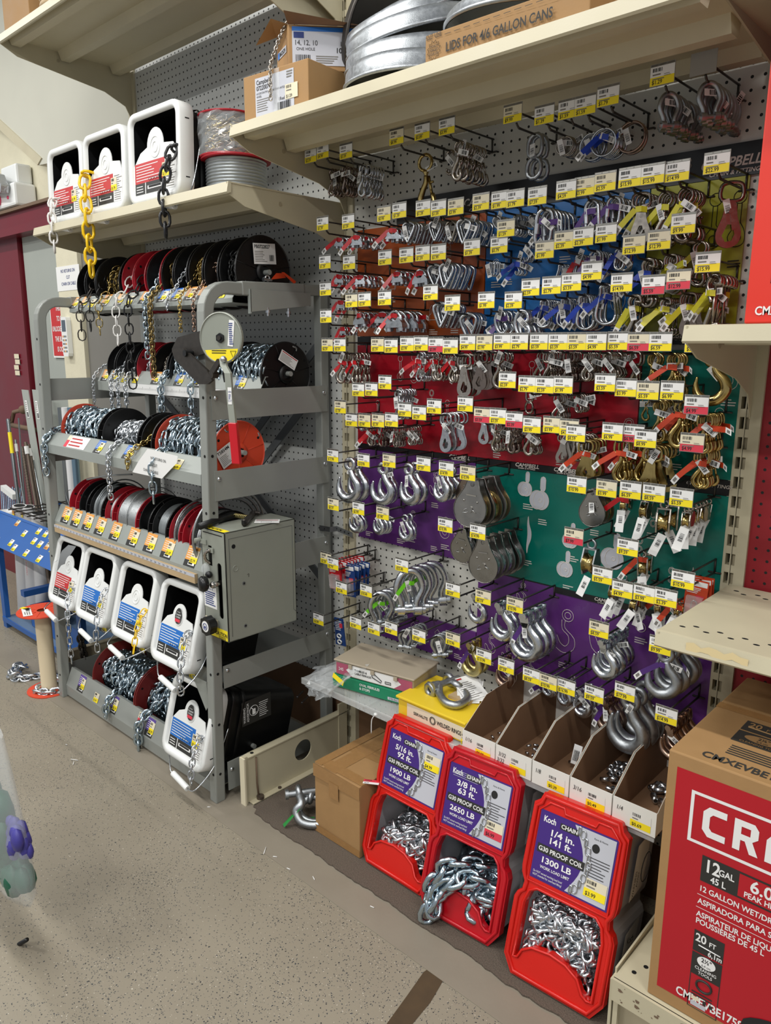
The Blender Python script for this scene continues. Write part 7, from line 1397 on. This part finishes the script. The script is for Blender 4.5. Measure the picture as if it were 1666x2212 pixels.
def ptag_mesh(var, s):
    key = (var, s)
    big = s < 0; s = abs(s)
    if key not in _TG:
        rn = random.Random(var * 13 + 5); b = MB(); an = rn.uniform(-1.4, 1.4); ux = V((math.cos(an), rn.uniform(-.4, .4), math.sin(an))).normalized(); uz = V((0, -1, 0)).cross(ux).normalized() * -1; o = V((rn.uniform(-.01, .01), -.004 - .003 * (var % 3), -.25 * s)); q_ = 1.5 if big else 1
        if big: ux = V((rn.uniform(-.5, .6), -.2, -1)).normalized(); uz = V((0, -1, 0)).cross(ux).normalized() * -1; o = V((0, -.012, -1.05 * s))
        b.rect(o, ux, uz, -.004 * q_, -.006 * q_, .030 * q_, .007 * q_, 'paper', .0); b.barcode(o, ux, uz, .008 * q_, -.004 * q_, .018 * q_, .009 * q_, 'ink', .0005, var, 6); b.barcode(o, ux, uz, .008, -.004, .018, .009, 'ink', -.0005, var, 6); _TG[key] = b.mesh('paper_tag')
    return _TG[key]
_PT = {}
def tag_mesh(price, col, old):
    key = (price, col, old)
    if key not in _PT:
        b = MB(); W_, H_ = .0485, .034; o = V((0, 0, 0)); b.bx(-W_ / 2 - .0008, W_ / 2 + .0008, .0002, .0012, -H_ / 2 - .001, H_ / 2 + .005, 'holder')
        if price: 
            sticker(b, o, X, Z, -W_ / 2, -H_ / 2, W_, H_, price, len(_PT), .0002, col=col, top='cream' if old else 'paper'); b.lines(o, X, Z, .004, -.003, .016, .006, 2, 'ink_grey', .0008, .3, 3)
            b.lines(o, X, Z, -W_ * .4, -.0075, W_ * .7, .004, 1, 'ink_grey', .0008, .5, 4)
            for k in range(3): b.rect(o, X, Z, -W_ / 2 + k * W_ / 3 + .001, H_ / 2 + .001, -W_ / 2 + (k + 1) * W_ / 3 - .001, H_ / 2 + .004, 'plate', .0002)
        _PT[key] = b.mesh('price_tag')
    return _PT[key]
_PG = {}
def peg_meshes(L, double=True):
    if L not in _PG:
        a = MB(); a.tube(smooth_path([(0, -.004, 0), (0, -L + .035, -.0), (0, -L + .018, .001), (0, -L + .008, .009)], 3), .0026, 'peg', 6)
        u = MB(); u.tube([(0, .0, .032), (0, -L - .004, .032)], .0023, 'peg', 6); bk = MB(); bk.tube([(-.014, .002, .0), (-.014, -.006, .0), (.014, -.006, .0), (.014, .002, .0)], .0024, 'peg', 5); bk.tube([(0, -.006, .0), (0, -.006, .034)], .0026, 'peg', 5)
        _PG[L] = (a.mesh('arm'), u.mesh('tag_arm'), bk.mesh('back_bar'))
    return _PG[L]
ORD = ['front', 'second', 'third', 'fourth', 'fifth', 'sixth', 'seventh', 'eighth', 'ninth', 'tenth', 'eleventh', 'twelfth']
z_, g_, n_, d_, br_, go_, bz_ = 'zinc', 'galv', 'nickel', 'nickel_dark', 'brass', 'gold_zinc', 'bronze'
# rows of pegs: (px, py, price, colour, kind, finish, count, size, strap, options)
ROWS = [
 ('top row', .19, [(671, 337, '$2.59', 'y', 'double', d_, 6, .065, 0), (698, 328, '$4.99', 'y', 'snap', d_, 5, .075, 0), (749, 328, '$3.59', 'y', 'dsnap', z_, 7, .078, 0), (859, 297, '$8.99', 'y', 'snap', br_, 1, .135, 0), (912, 285, '$0.89', 'y', 'shook', n_, 2, .055, 0), (966, 274, '$3.99', 'y', 'snap', n_, 8, .085, 0),
   (1109, 247, '$9.99', 'y', 'swivel', g_, 2, .095, 0), (1178, 250, '$1.39', 'y', 'ring', n_, 9, .042, 0), (1228, 237, '$1.59', 'y', 'ring', z_, 3, .06, 0), (1265, 229, '$1.59', 'y', 'ring', z_, 6, .06, 'strap_blue'), (1315, 209, '$1.79', 'y', 'ring', bz_, 2, .066, 0), (1433, 163, '$1.29', 'y', 'shackle', g_, 9, .058, 0), (1520, 138, '', 'y', 'shackle', g_, 9, .060, 0)]),
 ('second row', .17, [(697, 484, '$1.39', 'y', 'clip', z_, 4, .036, 'strap_red'), (753, 480, '$1.59', 'y', 'clip', z_, 6, .040, 'strap_red'), (831, 463, '$0.99', 'y', 'clip', z_, 6, .042, 'strap_red'), (865, 456, '$1.39', 'y', 'thimble', z_, 10, .05, 0), (914, 451, '$1.39', 'y', 'thimble', z_, 8, .048, 0), (948, 451, '$1.59', 'y', 'thimble', n_, 8, .048, 0), (986, 448, '$3.99', 'y', 'thimble', z_, 9, .056, 0), (1041, 438, '$2.39', 'y', 'shook', z_, 8, .052, 0), (1080, 433, '$1.99', 'y', 'shook', z_, 8, .045, 0), (1114, 430, '$1.79', 'y', 'shook', z_, 7, .045, 0), (1162, 425, '$7.59', 'y', 'link', z_, 7, .082, 'strap_purple'), (1225, 412, '$4.59', 'y', 'none', z_, 0, .07, 0), (1263, 404, '$3.99', 'y', 'link', z_, 6, .07, 'strap_purple'), (1308, 394, '$2.59', 'y', 'link', z_, 6, .06, 'strap_purple'), (1362, 385, '$15.99', 'y', 'trigger', n_, 4, .10, 'strap_yellow'), (1412, 378, '$15.99', 'y', 'snap', n_, 4, .10, 'strap_yellow'), (1463, 371, '$14.99', 'y', 'snap', d_, 5, .10, 'strap_yellow'), (1549, 353, '$22.99', 'y', 'trigger', d_, 1, .12, 0)]),
 ('third row', .17, [(702, 567, '$1.39', 'y', 'clip', z_, 5, .034, 'strap_red'), (755, 568, '$1.79', 'y', 'clip', z_, 6, .038, 'strap_red'), (833, 558, '$2.99', 'y', 'clip', z_, 5, .042, 'strap_red'), (880, 553, '$2.99', 'y', 'clip', z_, 4, .05, 'strap_red'), (913, 548, '$1.59', 'y', 'thimble', z_, 7, .056, 0), (948, 546, '$1.99', 'y', 'thimble', z_, 8, .06, 0), (1021, 536, '$1.39', 'y', 'link', z_, 4, .036, 0), (1095, 495, '$1.59', 'y', 'shook', z_, 4, .04, 0), (1078, 530, '$0.79', 'y', 'shook', z_, 6, .036, 'strap_blue'), (1177, 541, '$1.99', 'y', 'carab', z_, 5, .05, 0), (1220, 520, '$2.39', 'y', 'carab', z_, 6, .055, 'strap_red'), (1262, 513, '$2.39', 'y', 'link', z_, 6, .05, 'strap_purple'), (1309, 505, '$1.99', 'y', 'link', z_, 5, .045, 'strap_blue'), (1370, 530, '$12.99', 'y', 'double', n_, 4, .09, 'strap_blue'), (1425, 520, '$12.99', 'y', 'trigger', n_, 5, .075, 'strap_yellow'), (1478, 485, '$9.99', 'y', 'snap', n_, 2, .085, 'strap_yellow'), (1529, 568, '$15.99', 'y', 'double', n_, 6, .105, 'strap_yellow')]),
 ('fourth row', .17, [(703, 625, '$0.99', 'y', 'clip', z_, 5, .032, 'strap_red'), (760, 650, '$2.39', 'y', 'clip', z_, 5, .048, 'strap_red'), (789, 648, '$2.39', 'y', 'clip', g_, 3, .044, 'strap_red'), (833, 645, '$4.59', 'y', 'clip', z_, 5, .064, 'strap_red'), (930, 633, '$2.99', 'y', 'thimble', z_, 7, .06, 0), (978, 656, '$1.59', 'y', 'thimble', z_, 4, .068, 0), (1052, 650, '$1.99', 'y', 'shut', z_, 5, .052, 'strap_purple'), (1111, 650, '$2.39', 'y', 'shut', z_, 6, .060, 0), (1146, 622, '$2.59', 'y', 'carab', z_, 6, .062, 'strap_blue'), (1192, 618, '$2.79', 'y', 'carab', z_, 6, .062, 'strap_blue'), (1236, 611, '$3.59', 'y', 'carab', z_, 6, .074, 'strap_blue'), (1280, 587, '$4.99', 'y', 'carab', z_, 4, .084, 'strap_blue'), (1343, 612, '$14.99', 'y', 'double', n_, 5, .085, 'strap_yellow'), (1412, 617, '$5.59', 'r', 'double', n_, 6, .07, 'strap_yellow'), (1467, 606, '$12.99', 'r', 'trigger', d_, 5, .085, 'strap_yellow')]),
 ('lone fifth row', .17, [(704, 684, '$0.99', 'y', 'clip', z_, 5, .028, 'strap_red')]),
 ('sixth row', .17, [(707, 746, '$6.59', 'y', 'snap', n_, 5, .085, 'strap_red'), (735, 746, '$5.59', 'y', 'snap', n_, 5, .085, 'strap_red'), (817, 746, '$5.59', 'y', 'none', n_, 0, .08, 0), (847, 748, '$5.59', 'y', 'none', n_, 0, .08, 0), (879, 744, '$3.99', 'y', 'double', z_, 7, .07, 'strap_red'), (910, 743, '$3.99', 'y', 'snap', n_, 6, .07, 'strap_red'), (943, 746, '$3.99', 'r', 'snap', n_, 5, .07, 'strap_red'), (975, 749, '$9.99', 'y', 'trigger', n_, 4, .105, 0), (1010, 741, '$4.99', 'y', 'trigger', d_, 4, .095, 0), (1047, 741, '$3.99', 'y', 'snap', n_, 5, .085, 0), (1086, 739, '$3.99', 'y', 'none', n_, 0, .07, 0), (1124, 739, '$2.79', 'y', 'snap', n_, 2, .07, 0), (1164, 739, '$3.59', 'y', 'dsnap', n_, 8, .07, 0), (1206, 739, '$3.59', 'y', 'dsnap', d_, 8, .065, 0), (1248, 739, '$3.59', 'y', 'snap', n_, 9, .06, 0), (1290, 739, '$4.99', 'y', 'shook', n_, 9, .055, 0), (1335, 738, '$5.59', 'y', 'dsnap', n_, 2, .085, 0), (1380, 740, '$6.59', 'r', 'snap', br_, 3, .09, 0), (1428, 740, '$6.59', 'y', 'snap', br_, 4, .09, 'strap_orange'), (1508, 742, '$5.59', 'y', 'hook', br_, 1, .10, 0)]),
 ('seventh row', .17, [(774, 843, '$3.99', 'y', 'none', n_, 0, .05, 0), (803, 842, '$2.39', 'y', 'none', n_, 0, .05, 0), (833, 827, '$2.99', 'y', 'double', z_, 7, .075, 0), (1098, 822, '$2.59', 'y', 'swivel', n_, 1, .06, 0), (1139, 831, '$2.79', 'y', 'none', n_, 0, .05, 0), (1177, 833, '$2.59', 'y', 'dsnap', n_, 6, .06, 0), (1218, 833, '$1.99', 'y', 'shook', n_, 8, .04, 0), (1309, 828, '$3.59', 'y', 'none', br_, 0, .05, 0), (1352, 839, '$3.99', 'y', 'snap', br_, 1, .05, 0), (1400, 845, '$5.59', 'y', 'snap', br_, 5, .085, 0), (1453, 845, '$6.99', 'y', 'snap', br_, 5, .095, 'strap_orange'), (1506, 876, '$4.99', 'r', 'dsnap', br_, 7, .075, 'strap_orange')]),
 ('short eighth row', .17, [(735, 880, '$1.59', 'y', 'snap', z_, 4, .05, 0), (875, 886, '$5.59', 'y', 'none', z_, 0, .05, 0), (907, 893, '$6.59', 'y', 'none', z_, 0, .05, 0), (940, 879, '$11.99', 'y', 'trigger', z_, 5, .10, 0), (1005, 874, '$3.59', 'y', 'trigger', z_, 2, .085, 0)]),
 ('ninth row', .17, [(759, 908, '$2.99', 'y', 'snap', n_, 6, .055, 'strap_red'), (788, 909, '$2.99', 'y', 'snap', d_, 6, .055, 0), (818, 909, '$2.39', 'y', 'dsnap', n_, 6, .055, 0), (848, 908, '$1.59', 'y', 'snap', n_, 6, .05, 0), (1041, 898, '$3.59', 'r', 'snap', n_, 6, .07, 0), (1076, 900, '$3.59', 'y', 'snap', d_, 6, .07, 0), (1112, 908, '$2.39', 'r', 'snap', n_, 6, .065, 0), (1151, 919, '$3.99', 'y', 'none', n_, 0, .05, 0), (1193, 919, '$3.99', 'y', 'trigger', n_, 6, .07, 0), (1230, 925, '$4.59', 'y', 'link', n_, 5, .06, 0), (1245, 937, '$8.59', 'y', 'trigger', br_, 5, .09, 'strap_orange'), (1325, 934, '$6.99', 'y', 'dsnap', br_, 6, .09, 'strap_orange'), (1368, 938, '$6.99', 'r', 'snap', br_, 5, .085, 'strap_orange'), (1395, 949, '$8.99', 'y', 'trigger', br_, 5, .105, 0), (1496, 958, '$4.99', 'r', 'dsnap', br_, 6, .075, 'strap_orange')]),
 ('tenth row', .19, [(719, 985, '$12.99', 'y', 'hook', z_, 2, .125, 0), (786, 995, '$10.99', 'y', 'hook', z_, 2, .115, 0), (842, 996, '$9.59', 'y', 'hook', z_, 2, .11, 0), (917, 1003, '$7.59', 'y', 'hook', z_, 3, .085, 0), (964, 1014, '$14.99', 'y', 'pulley', d_, 1, .10, 0), (1011, 1023, '$10.99', 'y', 'pulley', g_, 3, .12, 0), (1247, 1048, '$10.99', 'y', 'pulley', g_, 2, .085, 0), (1312, 1056, '$3.99', 'y', 'smallpulley', n_, 2, .04, 'strap_red'), (1362, 1060, '$6.59', 'y', 'smallpulley', n_, 2, .052, 0), (1413, 1066, '$8.59', 'y', 'smallpulley', n_, 2, .075, 0), (1473, 1076, '$5.59', 'y', 'smallpulley', n_, 7, .045, 0)]),
 ('eleventh row', .19, [(720, 1090, '$8.59', 'y', 'hook', z_, 2, .078, 0), (775, 1099, '$6.99', 'y', 'hook', z_, 3, .068, 0), (828, 1109, '$5.99', 'y', 'hook', z_, 2, .072, 0), (964, 1135, '$10.99', 'y', 'pulleyz', g_, 2, .095, 0), (1032, 1150, '$14.99', 'y', 'pulleyz', g_, 4, .115, 0), (1240, 1160, '$7.99', 'r', 'smallpulley', g_, 1, .09, 0), (1357, 1183, '$9.59', 'y', 'smallpulley', n_, 2, .058, 'strap_orange')]),
 ('twelfth row', .19, [(704, 1207, '$2.39', 'y', 'card', 'strap_red', 8, .085, 0), (720, 1218, '$2.79', 'y', 'card', 'board_blue', 5, .095, 0), (739, 1270, '$12.49', 'y', 'none', z_, 0, .1, 0), (793, 1276, '$18.49', 'y', 'shackle', z_, 3, .10, 'strap_green'), (868, 1222, '$25.49', 'y', 'shackle', z_, 4, .115, 'strap_green'), (979, 1275, '$8.59', 'y', 'clevis', z_, 1, .085, 0), (1045, 1290, '$8.59', 'y', 'clevis', z_, 2, .105, 0), (1114, 1307, '$10.99', 'y', 'clevis', z_, 3, .125, 'strap_purple'), (1301, 1244, '$5.59', 'y', 'smallpulley', g_, 3, .05, 0), (1345, 1274, '$4.99', 'y', 'smallpulley', n_, 3, .045, 0), (1393, 1283, '$3.99', 'y', 'smallpulley', n_, 3, .04, 'strap_orange'), (1440, 1292, '$2.39', 'y', 'smallpulley', n_, 4, .035, 'strap_orange'), (1475, 1254, '$10.99', 'y', 'card', 'strap_orange', 3, .08, 0)]),
 ('thirteenth row', .19, [(688, 1338, '$4.99', 'y', 'flatcard', 'board_blue', 1, .09, 0), (769, 1346, '$2.99', 'y', 'shackle', g_, 1, .035, 0), (809, 1358, '$3.99', 'y', 'none', z_, 0, .05, 0), (847, 1357, '$4.99', 'y', 'shackle', g_, 6, .052, 0), (905, 1374, '$7.59', 'y', 'shackle', g_, 3, .06, 0), (979, 1382, '$15.99', 'y', 'clevis', go_, 2, .095, 'strap_purple'), (1295, 1360, '$8.59', 'y', 'clevis', z_, 5, .095, 0), (1428, 1395, '$9.99', 'y', 'hook', g_, 5, .105, 'strap_purple')]),
 ('bottom row', .19, [(1045, 1419, '$10.99', 'y', 'clevis', bz_, 2, .08, 0), (1094, 1439, '$7.59', 'y', 'none', bz_, 0, .08, 0), (1149, 1460, '$8.59', 'y', 'clevis', z_, 4, .05, 'strap_purple'), (1186, 1473, '$10.99', 'y', 'clevis', z_, 3, .06, 0), (1223, 1485, '$16.99', 'y', 'clevis', z_, 3, .07, 0), (1284, 1500, '$9.59', 'y', 'clevis', bz_, 3, .09, 'strap_purple'), (1351, 1495, '$17.99', 'y', 'hook', g_, 3, .14, 0), (1441, 1545, '$14.99', 'y', 'clevis', bz_, 5, .085, 0)]),
]
import re
CARD = ['leftmost', 'second', 'third', 'fourth', 'fifth', 'sixth', 'seventh', 'eighth', 'ninth', 'tenth', 'eleventh', 'twelfth', 'thirteenth', 'fourteenth', 'fifteenth', 'sixteenth', 'seventeenth', 'eighteenth', 'nineteenth', 'twentieth']
rn = random.Random(11); var = 0; seen_price = {}
for row, L, lst in ROWS:
    cnts = {}
    for i, (px, py, price, col, kind, fin, cnt, s, strap) in enumerate(lst):
        q = AT('y', -L - .006, px, py); pr = price or 'blank'
        lft = (lst[i - 1][2] or 'blank') if i else None; rgt = (lst[i + 1][2] or 'blank') if i < len(lst) - 1 else None
        pos = CARD[i] if len(lst) > 1 else 'only'; fl = ' from left' if i else ''; tg = f', tagged {pr}' if price else ', blank tag'
        base = V((q.x, 0, q.z - .024))
        pg = thing('display_peg', f'wire display peg{tg.replace(",", "")}, {pos}{fl} in the {row}', 'peg', base, 'display pegs in the ' + row)
        am, um, bm = peg_meshes(L); link('arm', am, pg); link('tag_arm', um, pg); link('back_bar', bm, pg)
        tgo = link('price_tag', tag_mesh(price, 'yellow' if col == 'y' else 'sale_red', (px * 7 + py) % 5 == 0), pg, loc=(0, -L - .006 - (i % 4) * .0014, .024))
        if kind == 'none' or not cnt: continue
        parts, th = proto(kind, fin, s); name, phrase = KN[kind]; ph = f'{MN.get(fin, "")} {phrase}'.strip()
        if kind in ('card', 'flatcard'): ph = {'strap_red': 'red', 'board_blue': 'blue', 'strap_orange': 'orange'}[fin] + ' ' + phrase
        avail = L - .035; step = min(th * 1.1, (avail - .01) / max(cnt, 1)) if kind not in ('pulley', 'pulleyz') else min(th * .9, avail / cnt)
        y0 = -(L - .03 if cnt * step > avail * .7 else max(.045, .03 + cnt * step + .25 * (avail - cnt * step)))
        for k in range(cnt):
            y = y0 + k * step + rn.uniform(-.1, .1) * step; y = min(y, -.012)
            od = ORD[min(k, 11)] if cnt > 1 else 'single'
            nm = f'{od} {ph} on {pos} peg{fl} in {row}{tg}'
            if len(re.findall(r"[A-Za-z0-9']+", nm)) > 15: nm = f'{od} {ph} on {pos} peg, {row}{tg}'
            o = link(name, None, None, nm, phrase.split()[-1] if phrase.split()[-1] != 'link' else 'link', f'{phrase}s on {pos} peg of the {row}')
            o.location = (base.x, y, base.z - (.0 if kind not in ('clevis',) else .012) - .002)
            rz = rn.uniform(-.35, .35) + (.25 if kind in ('link', 'carab', 'thimble', 'clip') else 0); ry = rn.uniform(-.10, .10)
            if kind in ('shackle',) and s > .05: rz = rn.uniform(.5, 1.1)
            if kind in ('hook', 'clevis', 'pulley', 'pulleyz', 'card', 'flatcard'): rz = rn.uniform(-.1, .22)
            if kind == 'trigger': rz += .3
            o.rotation_euler = (rn.uniform(-.08, .08), ry, rz)
            for pn, me in parts: link(pn, me, o)
            if strap and k % 2 == 0: link('strap', strap_mesh(strap, var % 6, s), o, label={'strap_red': 'red', 'strap_blue': 'blue', 'strap_yellow': 'yellow', 'strap_orange': 'orange', 'strap_purple': 'purple', 'strap_green': 'lime green'}[strap] + ' plastic strap label')
            if (k == 0 or k % 3 == 2 or kind == 'smallpulley') and kind not in ('card', 'flatcard', 'clip'): link('paper_tag', ptag_mesh(var % 9, -s if kind == 'smallpulley' else s), o)
            var += 1
# beige plastic backers where some pegs plug into the board
bpy.context.view_layer.update()
